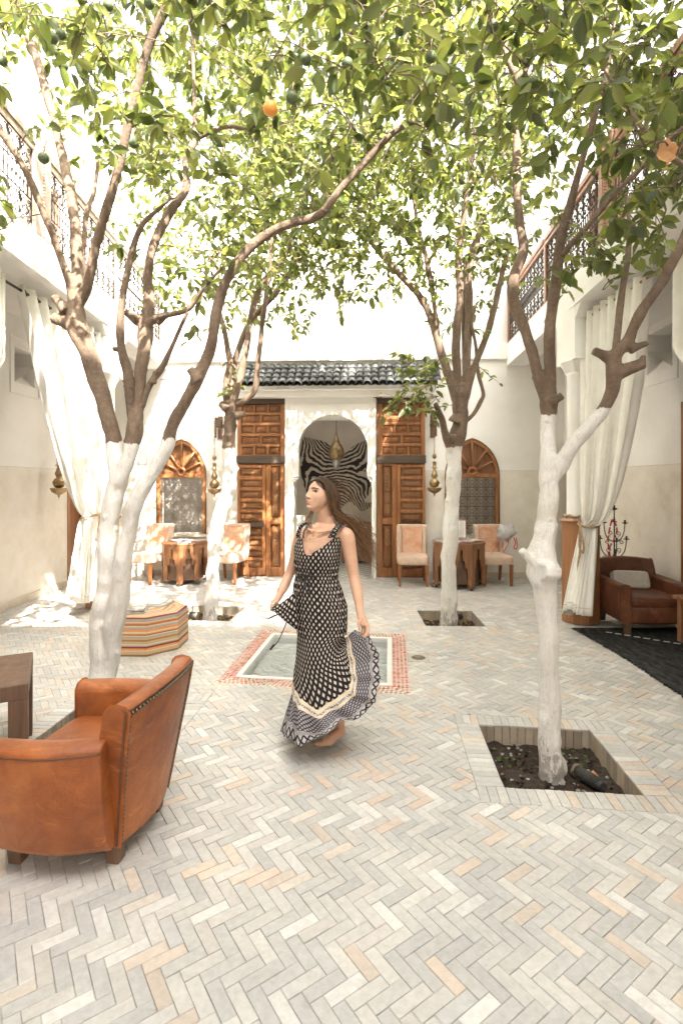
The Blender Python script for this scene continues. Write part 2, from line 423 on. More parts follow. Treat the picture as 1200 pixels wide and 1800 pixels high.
for k in range(-60, 60):
    for n in range(-240, 240):
        for (i0, j0, i1, j1) in ((6 * k + n, n, 6 * k + n + 3, n + 1), (6 * k + 3 + n, n - 2, 6 * k + 4 + n, n + 1)):
            p = rectp(i0, j0, i1, j1)
            cx = sum(q[0] for q in p) / 4; cy = sum(q[1] for q in p) / 4
            if not (-4.35 < cx < 3.85 and -.6 < cy < 9.2): continue
            pieces = [p]
            for q, bb in zip(holes, hole_bb):
                if bb[0] - .1 < cx < bb[1] + .1 and bb[2] - .1 < cy < bb[3] + .1:
                    pieces = [r for pp in pieces for r in subtract(pp, q)]
            if len(pieces) == 1 and area(pieces[0]) > .0064: full.append((p, cx, cy, i1 - i0 > 1))
            else:
                for r in pieces:
                    if area(r) > .00025: brick_geo(stuff, r, rnd.uniform(-.001, .001), scol, brick_col(cx, cy))
def big(x, y):
    if y < .9: return -9
    px, py = PX((x, y, 0)); return 1 / y if (-20 < px < 1220 and py < 1830) else -9
full.sort(key=lambda b: -big(b[1], b[2]))
proto = MB(); pc = []
brick_geo(proto, [(-BL_ / 2 + gap, -BW_ / 2 + gap), (BL_ / 2 - gap, -BW_ / 2 + gap), (BL_ / 2 - gap, BW_ / 2 - gap), (-BL_ / 2 + gap, BW_ / 2 - gap)], 0, pc, (1, 1, 1))
brick_me = proto.mesh('brick', M['brick'], pc)
def put_brick(parent, x, y, rz, col, z=0, me=None, rot=None):
    o = bpy.data.objects.new('brick', me or brick_me); C.objects.link(o); o.parent = parent; o.location = (x, y, z)
    o.rotation_euler = rot or (rnd.uniform(-.008, .008), rnd.uniform(-.014, .014), rz); o.color = (*col, 1); return o
for b in full[:300]:
    put_brick(floor, b[1], b[2], (ANG if b[3] else ANG + R(90)) + rnd.uniform(-.006, .006), brick_col(b[1], b[2]), rnd.uniform(-.0012, .0014))
for b in full[300:]:
    brick_geo(stuff, b[0], rnd.uniform(-.0012, .0014), scol, brick_col(b[1], b[2]), tx=rnd.uniform(-.014, .014), ty=rnd.uniform(-.014, .014))
stuff.build('small_bricks', M['brick'], floor, cols=scol, kind='stuff')

# ------------------------------------------------------------ tree pits: frame bricks, lining bricks, earth
PITL = {'near_right': ('square tree pit with black lamp tube beside the front right white trunk', ), 'near_left': ('square tree pit behind the tan leather armchair', ),
        'mid_right': ('square tree pit around the white trunk in front of the right hand table', ), 'mid_left': ('square tree pit just behind the striped octagonal pouf', )}
pits = {}
for nm, q in PITS.items():
    c = (sum(p[0] for p in q) / 4, sum(p[1] for p in q) / 4)
    t = thing('tree_pit', PITL[nm][0], 'tree pit', (c[0], c[1], 0), 0, 'square tree pits in the courtyard floor'); pits[nm] = t
    loc = [(p[0] - c[0], p[1] - c[1]) for p in q]
    for i in range(4):
        a = Vector(loc[i]); b = Vector(loc[(i + 1) % 4]); d = (b - a); Ln = d.length; d.normalize(); nn = Vector((d.y, -d.x))
        s = -.0 if i % 2 else -.146; e = Ln + (0 if i % 2 else .146); k = int(round((e - s) / .049)); st = (e - s) / k
        for j in range(k):
            p = a + d * (s + st * (j + .5)) + nn * .0735
            put_brick(t, p.x, p.y, math.atan2(nn.y, nn.x), brick_col(c[0] + p.x, c[1] + p.y), rnd.uniform(-.001, .001))
        k = int(round(Ln / .049)); st = Ln / k
        for j in range(k):
            p = a + d * (st * (j + .5)) + nn * .006
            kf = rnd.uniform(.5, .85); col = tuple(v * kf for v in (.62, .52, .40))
            put_brick(t, p.x, p.y, 0, col, -.0855, rot=(R(90) * 1, R(90), math.atan2(nn.y, nn.x) + R(90)) if 0 else Matrix(((0, nn.y * -1, nn.x * -1), (0, nn.x, -nn.y), (1, 0, 0))).to_euler())
    # earth: uneven sheet with clods and small stones
    mb = MB(); G_ = 34; rows = []
    A, B_, C_, D_ = [Vector(p) for p in loc]
    for i in range(G_ + 1):
        r = []
        for j in range(G_ + 1):
            u, v = j / G_, i / G_; p = (A * (1 - u) + B_ * u) * (1 - v) + (D_ * (1 - u) + C_ * u) * v
            h = noise.noise(Vector((p.x * 6, p.y * 6, 1))) * .022 + noise.noise(Vector((p.x * 19, p.y * 19, 2))) * .018
            r.append((p.x, p.y, -.125 + h))
        rows.append(r)
    mb.grid(rows)
    for _ in range(420):
        u, v = rnd.uniform(.03, .97), rnd.uniform(.03, .97); p = (A * (1 - u) + B_ * u) * (1 - v) + (D_ * (1 - u) + C_ * u) * v
        s = rnd.uniform(.004, .015)
        mb.ico((p.x, p.y, -.118 + rnd.uniform(-.01, .012)), s, 0 if rnd.random() < .9 else 1, 1, rnd.uniform(.6, 1), rnd.uniform(.5, .9), 3, 5)
    mb.build('soil', [M['soil'], M['deadleaf'] if nm.startswith('mid') else M['mortar']], t, kind='stuff')

# ------------------------------------------------------------ sunken pool with diamond mosaic rim
pc_ = (sum(p[0] for p in POOL_OUT) / 4, sum(p[1] for p in POOL_OUT) / 4)
pool = thing('sunken_pool', 'shallow square pool with pink and green diamond mosaic rim behind the dancing woman', 'pool', (pc_[0], pc_[1], 0))
lo = [Vector((p[0] - pc_[0], p[1] - pc_[1])) for p in POOL_OUT]; li = [Vector((p[0] - pc_[0], p[1] - pc_[1])) for p in POOL_IN]
mb = MB()
for i in range(4):
    a, b, c, d = lo[i], lo[(i + 1) % 4], li[(i + 1) % 4], li[i]
    n = mb.add([(*a, -.001), (*b, -.001), (*c, -.001), (*d, -.001)]); mb.face([n, n + 1, n + 2, n + 3])
M['bed'] = simple('cream_bed', (.60, .57, .51), (.72, .69, .63), 40, .6)
mb.build('rim_bed', M['bed'], pool)
ctr = sum(li, Vector((0, 0))) / 4
inn = [ctr + (p - ctr) * (1 - .045 / ((p - ctr).length * .7071)) for p in li]
mb = MB()
for i in range(4):
    a, b, c, d = li[i], li[(i + 1) % 4], inn[(i + 1) % 4], inn[i]
    mb.hexa([(*a, -.10), (*b, -.10), (*c, -.10), (*d, -.10), (*a, .008), (*b, .008), (*c, .008), (*d, .008)])
mb.build('curb', M['curb'], pool, bevel=.004)
mb = MB(); n = mb.add([(*p, -.085) for p in inn]); mb.face([n, n + 1, n + 2, n + 3]); mb.build('pool_bed', M['curb'], pool)
m, nt, bs = new_mat('pool_water'); bs.inputs['Base Color'].default_value = (.8, .88, .9, 1); bs.inputs['Roughness'].default_value = .05
bump(nt, bs, nz(nt, 7, 3, .5, dist=1.2), .4, .03)
trn = nt.nodes.new('ShaderNodeBsdfTransparent'); trn.inputs[0].default_value = (.90, .945, .95, 1)
fr_ = nt.nodes.new('ShaderNodeFresnel'); fr_.inputs[0].default_value = 1.33; mxs = nt.nodes.new('ShaderNodeMixShader')
gl = nt.nodes.new('ShaderNodeBsdfGlossy'); gl.inputs['Roughness'].default_value = .06; bm2 = nt.nodes.new('ShaderNodeBump'); bm2.inputs['Strength'].default_value = .9; bm2.inputs['Distance'].default_value = .05
L(nt, nz(nt, 6, 4, .55, dist=1.5), bm2.inputs['Height']); L(nt, bm2.outputs[0], gl.inputs['Normal']); L(nt, bm2.outputs[0], fr_.inputs['Normal'])
L(nt, mth(nt, 'MULTIPLY', fr_.outputs[0], 1.6, clamp=True), mxs.inputs[0]); L(nt, trn.outputs[0], mxs.inputs[1]); L(nt, gl.outputs[0], mxs.inputs[2]); L(nt, mxs.outputs[0], nt.nodes['Material Output'].inputs['Surface']); M['water'] = m
mb = MB(); n = mb.add([(*(ctr + (p - ctr) * .999), -.03) for p in inn]); mb.face([n, n + 1, n + 2, n + 3]); mb.build('water', M['water'], pool)
M['tile'] = brick_mat('mosaic_glaze', .35)
TC = [(.50, .13, .10), (.58, .26, .21), (.62, .34, .28), (.36, .27, .13), (.42, .34, .2), (.30, .08, .07), (.55, .40, .30), (.60, .22, .18)]
dia = []; 
for i in range(4):
    a, b, c, d = lo[i], lo[(i + 1) % 4], li[(i + 1) % 4], li[i]
    ln = ((b - a).length); wd = ((d - a).length + (c - b).length) / 2
    nu = int(ln / .036); nv = 4
    for r in range(nv):
        for u in range(nu):
            uu = (u + .5) / nu; vv = (r + .5) / nv
            # mitre: rows shorten toward the inside
            p = (a * (1 - vv) + d * vv) * (1 - uu) + (b * (1 - vv) + c * vv) * uu
            if uu > 1 or uu < .002 or uu > .998: continue
            if i in (1, 3) : col = TC[(r + u) % 3] if rnd.random() < .6 else rnd.choice(TC)
            else: col = TC[(u // 2 + r) % len(TC)] if rnd.random() < .5 else rnd.choice(TC)
            dia.append((p, math.atan2((b - a).y, (b - a).x), col))
dm = MB(); dc = []; brick_geo(dm, [(-.0165, 0), (0, -.0190), (.0165, 0), (0, .0190)], 0, dc, (1, 1, 1), ch=.0008, depth=.005); dia_me = dm.mesh('mosaic_tile', M['tile'], dc)
dia.sort(key=lambda t: t[0].y)
st = MB(); sc_ = []
for k, (p, a, col) in enumerate(dia):
    if k < 300:
        o = bpy.data.objects.new('mosaic_tile', dia_me); C.objects.link(o); o.parent = pool; o.location = (p.x, p.y, .0018); o.rotation_euler = (0, 0, a); o.color = (*col, 1)
    else:
        ca, sa = math.cos(a), math.sin(a)
        brick_geo(st, [(p.x + x * ca - y * sa, p.y + x * sa + y * ca) for x, y in ((-.0165, 0), (0, -.0190), (.0165, 0), (0, .0190))], .0018, sc_, col, ch=.0008, depth=.005)
st.build('mosaic_tiles', M['tile'], pool, cols=sc_, kind='stuff')
# floor drain
dq = DRAIN; dc_ = (sum(p[0] for p in dq) / 4, sum(p[1] for p in dq) / 4)
t = thing('floor_drain', 'round metal drain set in a square stone beside the pool', 'drain', (dc_[0], dc_[1], 0))
mb = MB(); l4 = [(p[0] - dc_[0], p[1] - dc_[1]) for p in dq]; mb.prism([(x * .97, y * .97) for x, y in l4], -.02, 0); mb.build('stone_slab', M['mortar'], t, bevel=.002)
mb = MB(); mb.lathe([(.045, .0005), (.062, .004), (.066, .002)], sides=24); mb.build('ring', M['brasspl'], t)
mb = MB(); mb.lathe([(.001, .0045), (.036, .0045), (.038, .001)], sides=20)
for k in range(10):
    a = k * math.pi / 5; mb.box((.049 * math.cos(a), .049 * math.sin(a), .0035), (.018, .006, .004), rz=a)
mb.build('grate', M['brasspl'], t)

# ------------------------------------------------------------ back wall
bwloc = (0, 9.1, 0)
def wall_with_holes(mb, x0, x1, z0, z1, y, holes_, thick, mi=0):
    """front sheet of a wall in local x,z at local y (faces -y); each hole is a closed outline, made as a sunk strip with reveal"""
    xs = sorted(set([x0, x1] + [v for h in holes_ for v in (min(p[0] for p in h), max(p[0] for p in h))]))
    for a, b in zip(xs[:-1], xs[1:]):
        inside = [h for h in holes_ if min(p[0] for p in h) <= a + 1e-6 and max(p[0] for p in h) >= b - 1e-6]
        if not inside:
            n = mb.add([(a, y, z0), (b, y, z0), (b, y, z1), (a, y, z1)]); mb.face([n, n + 1, n + 2, n + 3], mi); continue
        h = inside[0]; top = max(p[1] for p in h); bot = min(p[1] for p in h)
        if bot > z0 + 1e-4:
            n = mb.add([(a, y, z0), (b, y, z0), (b, y, bot), (a, y, bot)]); mb.face([n, n + 1, n + 2, n + 3], mi)
        up = [p for p in h if p[1] > bot + 1e-4] ; up.sort(key=lambda p: p[2]) if len(h[0]) > 2 else None
        # h is given as the path from bottom left up over the arch to bottom right
        path = [p for p in h]
        mid = len(path) // 2
        for p, q in zip(path[:-1], path[1:]):
            if abs(q[0] - p[0]) < 1e-6: continue
            if q[0] > p[0]:
                n = mb.add([(p[0], y, p[1]), (q[0], y, q[1]), (q[0], y, z1), (p[0], y, z1)]); mb.face([n, n + 1, n + 2, n + 3], mi)
    for h in holes_:
        for p, q in zip(h[:-1], h[1:]):
            n = mb.add([(p[0], y, p[1]), (q[0], y, q[1]), (q[0], y + thick, q[1]), (p[0], y + thick, p[1])]); mb.face([n, n + 1, n + 2, n + 3], mi)
        p, q = h[-1], h[0]
        n = mb.add([(p[0], y, p[1]), (q[0], y, q[1]), (q[0], y + thick, q[1]), (p[0], y + thick, p[1])]); mb.face([n, n + 1, n + 2, n + 3], mi)
wall = thing('courtyard_wall', 'tall white back wall above a tan dado with arched doorway and two arched windows', 'wall', bwloc, BWROT)
# opening outlines (u,z) from the photo
def arch_path(xl, xr, z0, zs, top, k=10, pw=2.0, e=1.0):
    c = (xl + xr) / 2; r = (xr - xl) / 2; out = [(xl, z0)]
    for i in range(k + 1):
        t = i / k; a = t * math.pi / 2; out.append((c - r * math.cos(a) ** e, zs + (top - zs) * math.sin(a) ** pw if pw != 1 else zs + (top - zs) * math.sin(a)))
    for i in range(1, k + 1):
        t = 1 - i / k; a = t * math.pi / 2; out.append((c + r * math.cos(a) ** e, zs + (top - zs) * (math.sin(a) ** pw if pw != 1 else math.sin(a))))
    out.append((xr, z0)); return out
def mono(h):   # vertical legs are fine; keep x non-decreasing
    return h
DL = BW(517, 850)[0]; DR = BW(654, 850)[0]
door_hole = [(DL, 0.0), (DL, 2.42), (DL + .0001, 2.72), (DR - .0001, 2.72), (DR, 2.42), (DR, 0.0)]
def win_hole(x0, x1, ztop, zs, z0):
    c = (x0 + x1) / 2; r = (x1 - x0) / 2; out = [(x0, z0), (x0, zs)]
    n = 9; R_ = r * 1.32; cx = x0 + R_; 
    amax = math.acos((cx - c) / R_); H = R_ * math.sin(amax)
    for i in range(1, n + 1):
        a = amax * i / n; out.append((cx - R_ * math.cos(a), zs + (ztop - zs) * math.sin(a) * R_ / H))
    for i in range(n - 1, -1, -1):
        a = amax * i / n; out.append((2 * c - cx + R_ * math.cos(a), zs + (ztop - zs) * math.sin(a) * R_ / H))
    out.append((x1, z0)); return out
wl = (BW(277, 850)[0], BW(363, 850)[0]); wr = (BW(782, 850)[0], BW(876, 850)[0])
ztop = BW(320, 773)[1]; zfan = BW(320, 836)[1]; zb = .72
WL = win_hole(wl[0], wl[1], ztop, zfan, zb); WR = win_hole(wr[0], wr[1], ztop, zfan, zb)
mb = MB(); wall_with_holes(mb, -4.45, 3.95, -.02, 7.1, 0, [WL, door_hole, WR], .30); mb.build('plaster_face', M['plaster'], wall)
mb = MB(); mb.box2((-4.45, .30, 7.1), (3.95, 0, 7.14)); mb.build('coping', M['white'], wall)
mb = MB(); mb.box2((-3.02, -.07, 3.70), (2.80, 0.0, 3.97)); mb.build('ledge', M['white'], wall, bevel=.012)
mb = MB()
for a, b in ((-4.3, BW(417, 1000)[0] - .01), (BW(748, 1000)[0] + .01, 3.8)): mb.box2((a, -.022, 0), (b, 0, .10))
mb.build('skirting', M['plinth'], wall, bevel=.004)

def scroll(cx, cz, r, turns=1.25, a0=0, s=1, n=12, r1=.25):
    return [(cx + s * (r * (1 - (1 - r1) * i / n)) * math.cos(a0 + turns * 2 * math.pi * i / n), cz + (r * (1 - (1 - r1) * i / n)) * math.sin(a0 + turns * 2 * math.pi * i / n)) for i in range(n + 1)]
def grille(x0, x1, z0, z1, nx, nz_, y=0, t=.0045, pick=None):
    """wrought iron panel in local xz: bars, quatrefoils and paired scrolls"""
    mb = MB(); dx = (x1 - x0) / nx; dz = (z1 - z0) / nz_
    T = lambda P, r=t: mb.tube([(x, y, z) for x, z in P], r, 4, cap=False)
    for i in range(nx + 1): T([(x0 + i * dx, z0), (x0 + i * dx, z1)])
    for j in range(nz_ + 1): T([(x0, z0 + j * dz), (x1, z0 + j * dz)], t * 1.2)
    for i in range(nx):
        for j in range(nz_):
            cx = x0 + (i + .5) * dx; cz = z0 + (j + .5) * dz; r = min(dx, dz) * .16
            for k in range(4):
                a = k * math.pi / 2; ox, oz = cx + r * .9 * math.cos(a), cz + r * .9 * math.sin(a)
                T([(ox + r * .72 * math.cos(a + b), oz + r * .72 * math.sin(a + b)) for b in (-2.2, -1.1, 0, 1.1, 2.2)], t * .8)
            for sx in (-1, 1):
                for sz in (-1, 1):
                    T(scroll(cx + sx * dx * .27, cz + sz * dz * .32, min(dx, dz) * .17, 1.1, math.pi / 2 * sz * -1, sx, 9), t * .8)
                T([(cx + sx * dx * .46, cz - dz * .28), (cx + sx * dx * .30, cz), (cx + sx * dx * .46, cz + dz * .28)], t * .7)
    return mb
def arched_window(hole, x0, x1, nm, lab):
    w = thing_part = MB(); c = (x0 + x1) / 2
    # wooden frame following the outline
    k = len(hole); cz = zfan
    def inset(d):
        out = []
        for i, p in enumerate(hole):
            v = Vector((p[0] - c, max(p[1] - cz, 0) if p[1] > cz else 0)); l = v.length
            out.append((c + v.x * (1 - d / l), (cz + v.y * (1 - d / l)) if p[1] > cz else p[1]))
        return out
    i1 = inset(.062)
    for (p, q, a, b) in zip(hole[:-1], hole[1:], i1[:-1], i1[1:]):
        w.hexa([(p[0], -.03, p[1]), (q[0], -.03, q[1]), (b[0], -.03, b[1]), (a[0], -.03, a[1]), (p[0], .05, p[1]), (q[0], .05, q[1]), (b[0], .05, b[1]), (a[0], .05, a[1])])
    # thin outer bead
    win = w.build('window', M['door'], wall, label=lab)
    bd = MB(); bd.tube([(p[0], -.032, p[1]) for p in hole], .010, 6); bd.build('bead', M['oldwood'], win)
    xi0, xi1 = x0 + .062, x1 - .062
    s = MB(); s.box2((xi0, -.028, zfan - .035), (xi1, .045, zfan + .03)); s.build('transom', M['door'], win, bevel=.004)
    bp = MB(); P = [(p[0], p[1]) for p in i1[1:-1]]; bp.xz([(a, b) for a, b in P], .03, .045); bp.build('tympanum_board', M['table'], win)
    hub = MB(); hub.tube([(c + .062 * math.cos(a), -.022, zfan + .065 + .062 * math.sin(a)) for a in [math.pi * 2 * i / 16 for i in range(17)]], .026, 6); hub.box((c, -.02, zfan + .03), (.24, .035, .03)); hub.build('hub', M['door'], win)
    for a in (28, 58, 90, 122, 152):
        a = R(a); d = Vector((math.cos(a), math.sin(a)))
        # length to the arch
        Ls = .1
        for q in range(200):
            x, z = c + d.x * Ls, zfan + .05 + d.y * Ls
            top = None
            for p, r_ in zip(i1[:-1], i1[1:]):
                if min(p[0], r_[0]) <= x <= max(p[0], r_[0]) and abs(p[0] - r_[0]) > 1e-5:
                    top = p[1] + (r_[1] - p[1]) * (x - p[0]) / (r_[0] - p[0])
            if top is None or z > top: break
            Ls += .01
        sp = MB(); p0 = (c + d.x * .08, -.012, zfan + .06 + d.y * .08); p1 = (c + d.x * Ls, -.012, zfan + .05 + d.y * Ls)
        sp.tube([p0, p1], [.014, .02], 6); sp.build('spoke', M['door'], win)
    g = grille(xi0, xi1, zb, zfan - .035, 5, 6, .0, .0042); g.build('iron_grille', M['silver'] if nm == 'L' else M['iron'], win)
    sill = MB(); sill.box2((x0 - .02, -.05, zb - .05), (x1 + .02, .1, zb)); sill.build('sill', M['plinth'], win, bevel=.005)
    return win
arched_window(WL, wl[0], wl[1], 'L', 'arched window with wooden fan and silvered iron grille')
arched_window(WR, wr[0], wr[1], 'R', 'arched window with wooden fan and black iron grille')

# doorway surround (white moulded panel with horseshoe arch)
SX0, SX1 = BW(503, 850)[0], BW(660, 850)[0]; ZT = BW(580, 698)[1]
ac = (BW(525, 850)[0] + BW(646, 850)[0]) / 2; ar = (BW(646, 850)[0] - BW(525, 850)[0]) / 2
zi = BW(520, 838)[1]; ztp = BW(585, 731)[1]; zc = ztp - ar * 1.0
arch = [(DL, 0.0), (DL, zi)]
n = 26
arch.append((ac - ar * .985, zi))
for i in range(n + 1):
    a = math.pi * i / n; arch.append((ac - ar * math.cos(a), zc + (ztp - zc) * math.sin(a)))
arch.append((ac + ar * .985, zi))
arch += [(DR, zi), (DR, 0.0)]
mb = MB(); yf = -.13
outer = [(SX0, 0), (SX0, ZT), (SX1, ZT), (SX1, 0)]
# fan strips between the arch path and the rectangle
def outp(p):
    x, z = p
    if z <= zc + 1e-6: return (SX0 if x < ac else SX1, z)
    v = Vector((x - ac, z - zc));
    if abs(v.x) < 1e-6: return (ac, ZT)
    tx = ((SX0 if v.x < 0 else SX1) - ac) / v.x; tz = (ZT - zc) / v.y if v.y > 1e-6 else 1e9
    t_ = min(tx, tz); return (ac + v.x * t_, zc + v.y * t_)
prev = None
A2 = []
for p in arch:
    A2.append((p, outp(p)))
corner = []
for (p, o), (q, r_) in zip(A2[:-1], A2[1:]):
    cs = []
    if abs(o[0] - r_[0]) > 1e-4 and abs(o[1] - r_[1]) > 1e-4:
        cs = [(SX0 if o[0] < ac - .01 and (o[0] < r_[0]) and o[0] <= SX0 + 1e-4 else SX1, ZT)]
    P = [(p[0], yf, p[1]), (q[0], yf, q[1]), (r_[0], yf, r_[1])] + [(c_[0], yf, c_[1]) for c_ in cs] + [(o[0], yf, o[1])]
    k = mb.add(P); mb.face([k + i for i in range(len(P))])
    k = mb.add([(p[0], yf, p[1]), (q[0], yf, q[1]), (q[0], .02, q[1]), (p[0], .02, p[1])]); mb.face([k, k + 1, k + 2, k + 3], 0, p[1] > zi + .02)
for a, b in zip(outer[:-1], outer[1:]):
    k = mb.add([(a[0], yf, a[1]), (b[0], yf, b[1]), (b[0], 0, b[1]), (a[0], 0, a[1])]); mb.face([k, k + 1, k + 2, k + 3])
sur = mb.build('door_surround', M['white'], wall)
def rect_frame(mb, x0, x1, z0, z1, y, w, t):
    for a, b in (((x0, z0), (x0 + w, z1)), ((x1 - w, z0), (x1, z1)), ((x0 + w, z1 - w), (x1 - w, z1))):
        mb.box2((a[0], y - t, a[1]), (b[0], y, b[1]))
mb = MB(); rect_frame(mb, SX0 - .0, SX1 + .0, 0.0, ZT - .002, yf - .0005, .035, .022); rect_frame(mb, SX0 + .11, SX1 - .11, zi - .0, ZT - .13, yf - .0005, .018, .014)
mb.build('moulding', M['white'], sur, bevel=.005)
for s, x in ((1, DL), (-1, DR)):
    mb = MB(); mb.box2((x - .035 * 1, yf - .03, zi - .05), (x + s * .075, .02, zi - .015)); mb.box2((x - .02, yf - .018, zi - .085), (x + s * .045, .02, zi - .0505)); mb.build('impost', M['white'], sur, bevel=.008)
    mb = MB(); mb.tube([(x + s * -.008, yf - .006, 0), (x + s * -.008, yf - .006, zi - .086)], .02, 8); mb.build('jamb_moulding', M['white'], sur)

# carved cedar doors folded back either side
def raised(mb, x0, x1, z0, z1, y, mi=0, d=.03, mi2=0):
    """sunk field with raised bevelled centre; y is the frame's front plane"""
    w, h = x1 - x0, z1 - z0; m1 = min(w, h) * .16; m2 = min(w, h) * .34
    R4 = lambda a, yy: [(x0 + a, yy, z0 + a), (x1 - a, yy, z0 + a), (x1 - a, yy, z1 - a), (x0 + a, yy, z1 - a)]
    rings = [R4(0, y), R4(m1 * .4, y + d), R4(m1, y + d), R4(m1 * 1.1, y + d * .45), R4(m1 * 1.9, y + d * .45), R4(m2, y + d * .05), ]
    base_ = [mb.add(r) for r in rings]
    for a, b in zip(base_[:-1], base_[1:]):
        for i in range(4): mb.face([a + i, a + (i + 1) % 4, b + (i + 1) % 4, b + i], mi)
    mb.face([base_[-1] + i for i in range(4)], mi2)
def strap_frame(mb, xs, zs, y0, y1):
    pass
def door_set(side):
    u = lambda px: BW(px, 850, .06)[0]; zz = lambda py: BW(585, py, .06)[1]
    mirror = (lambda px: px) if side == 'L' else (lambda px: 418 + 747 - px)
    X = lambda px: u(mirror(px))
    y = -.075
    d = MB(); xa, xb = sorted((X(418), X(502)))
    d.box2((xa, 0 - .002, .0), (xb, y + .036, zz(701)))
    door = d.build('cedar_door', M['door2'], wall, label='tall carved cedar door on the %s of the doorway' % ('left' if side == 'L' else 'right'))
    # frame members of the upper part
    f = MB(); g = .0
    def member(a, b, c_, d_, parent, nm='rail_member', mat='door', bev=.006, yy=None):
        m_ = MB(); p, q = sorted((X(a), X(b))); z1, z0 = zz(c_), zz(d_); m_.box2((p, y + .036, z0), (q, (yy if yy is not None else y), z1)); return m_.build(nm, M[mat], parent, bevel=bev)
    member(418, 425.5, 710, 801, door, 'stile'); member(492.5, 502, 710, 801, door, 'stile')
    member(418, 502, 700, 709.5, door, 'lintel', 'darkbeam', .004, y - .03)
    rows = [(710, 724), (729, 742.5), (747.5, 761.5), (766.5, 780), (785, 799)]
    cuts3 = [(426, 446), (449.5, 469.5), (473, 492)]; cuts2 = [(426, 457), (461, 492)]
    for i, (a, b) in enumerate(rows):
        cs = cuts3 if i % 2 == 0 else cuts2
        for (p, q) in cs:
            m_ = MB(); x0, x1 = sorted((X(p), X(q))); raised(m_, x0, x1, zz(b), zz(a), y + .004, 0, .028, 0)
            m_.build('panel', M['door2'], door)
        for (p, q), (r_, s_) in zip(cs[:-1], cs[1:]): member(q, r_, a, b, door, 'muntin', 'door', .005)
        if i < 4: member(425.5, 492.5, b, rows[i + 1][0], door, 'cross_rail', 'door', .005)
    member(425.5, 492.5, 799, 801, door, 'cross_rail', 'door', .001)
    member(417, 503, 801, 814.5, door, 'lintel', 'darkbeam', .006, y - .035)
    # lower narrow shutter with carved lattice panels
    member(418, 423, 816, 1010, door, 'stile'); member(461, 467, 816, 1010, door, 'stile'); 
    zs = [(822, 837), (843, 857), (862.5, 876.5), (882, 896), (901.5, 915.5), None, (929, 943), (948, 962), (967, 981), (986, 999)]
    member(423, 461, 816, 822, door, 'cross_rail'); prevb = 822
    for zr in zs:
        if zr is None: continue
        a, b = zr
        if a - prevb > 8: member(419, 465, prevb + 3, a - 3, door, 'dark_rail', 'darkbeam', .003, y - .015)
        elif a > prevb: member(423, 461, prevb, a, door, 'cross_rail')
        m_ = MB(); x0, x1 = sorted((X(423.5), X(460.5))); raised(m_, x0, x1, zz(b), zz(a), y + .006, 0, .026, 0)
        pn = m_.build('carved_panel', M['door2'], door)
        m_ = MB(); z0, z1 = zz(b - 4.2), zz(a + 4.2); x0 += .06; x1 -= .06; nn_ = 7; w = (x1 - x0) / nn_
        for k in range(nn_):
            for (p, q) in (((x0 + k * w, z0), (x0 + (k + 1) * w, z1)), ((x0 + k * w, z1), (x0 + (k + 1) * w, z0))): m_.tube([(p[0], y - .001, p[1]), (q[0], y - .001, q[1])], .0045, 4, cap=False)
        m_.build('lattice_carving', M['lattice'], pn)
        prevb = b
    member(423, 461, prevb, 1012, door, 'bottom_rail')
    # right leaf with oblong medallions
    member(468, 476, 815, 1013, door, 'stile'); member(493, 502, 815, 1013, door, 'stile')
    member(476, 493, 815, 819, door, 'cross_rail'); member(476, 493, 910, 922, door, 'cross_rail', 'door', .01); member(476, 493, 998, 1013, door, 'bottom_rail')
    for (a, b, meds) in ((819, 910, ((832, 862), (866, 882), (886, 902))), (922, 998, ((930, 958), (976, 994)))):
        m_ = MB(); x0, x1 = sorted((X(476), X(493))); raised(m_, x0, x1, zz(b), zz(a), y + .006, 0, .03, 0); pn = m_.build('long_panel', M['door2'], door)
        c_ = (x0 + x1) / 2
        for (p, q) in meds:
            z0, z1 = zz(q), zz(p); m_ = MB(); r_ = .032
            path = [(c_ + r_ * math.cos(t_), z1 - r_ + r_ * math.sin(t_)) for t_ in [i * math.pi / 8 for i in range(9)]] + [(c_ + r_ * math.cos(t_), z0 + r_ + r_ * math.sin(t_)) for t_ in [math.pi + i * math.pi / 8 for i in range(9)]]
            path.append(path[0]); m_.tube([(a_, y + .004, b_) for a_, b_ in path], .005, 4, cap=False)
            for k in range(5):
                zc_ = z0 + .03 + (z1 - z0 - .06) * k / 4; m_.tube([(c_ - .018, y + .004, zc_ - .018), (c_ + .018, y + .004, zc_ + .018)], .004, 4, cap=False); m_.tube([(c_ + .018, y + .004, zc_ - .018), (c_ - .018, y + .004, zc_ + .018)], .004, 4, cap=False)
            m_.build('medallion', M['lattice'], pn)
    return door
door_set('L'); door_set('R')

# tiled canopy above the doorway
TX0, TX1 = BW(418, 675, .45)[0], BW(771, 675, .45)[0]
roof = thing('tiled_canopy', 'small canopy of dark glazed barrel tiles above the carved doorway', 'canopy', bwloc, BWROT)
mb = MB(); zl = BW(590, 676, .48)[1]; zu = BW(590, 645)[1]
mb.hexa([(TX0, -.44, zl - .035), (TX1, -.44, zl - .035), (TX1, 0, zu - .06), (TX0, 0, zu - .06), (TX0, -.44, zl - .005), (TX1, -.44, zl - .005), (TX1, 0, zu - .03), (TX0, 0, zu - .03)]); mb.build('roof_board', M['white'], roof)
mb = MB(); zf = BW(590, 698, .2)[1]
mb.box2((TX0 + .06, -.40, zl - .07), (TX1 - .06, -.001, zl - .038)); mb.box2((TX0 + .07, -.30, zl - .16), (TX1 - .07, -.001, zl - .0705)); mb.box2((TX0 + .08, -.2, zf), (TX1 - .08, -.001, zl - .1605)); mb.build('cornice', M['white'], roof, bevel=.012)
M['rooftile'] = brick_mat('dark_glaze', .55)
ncol = 26; pitch = (TX1 - TX0) / ncol
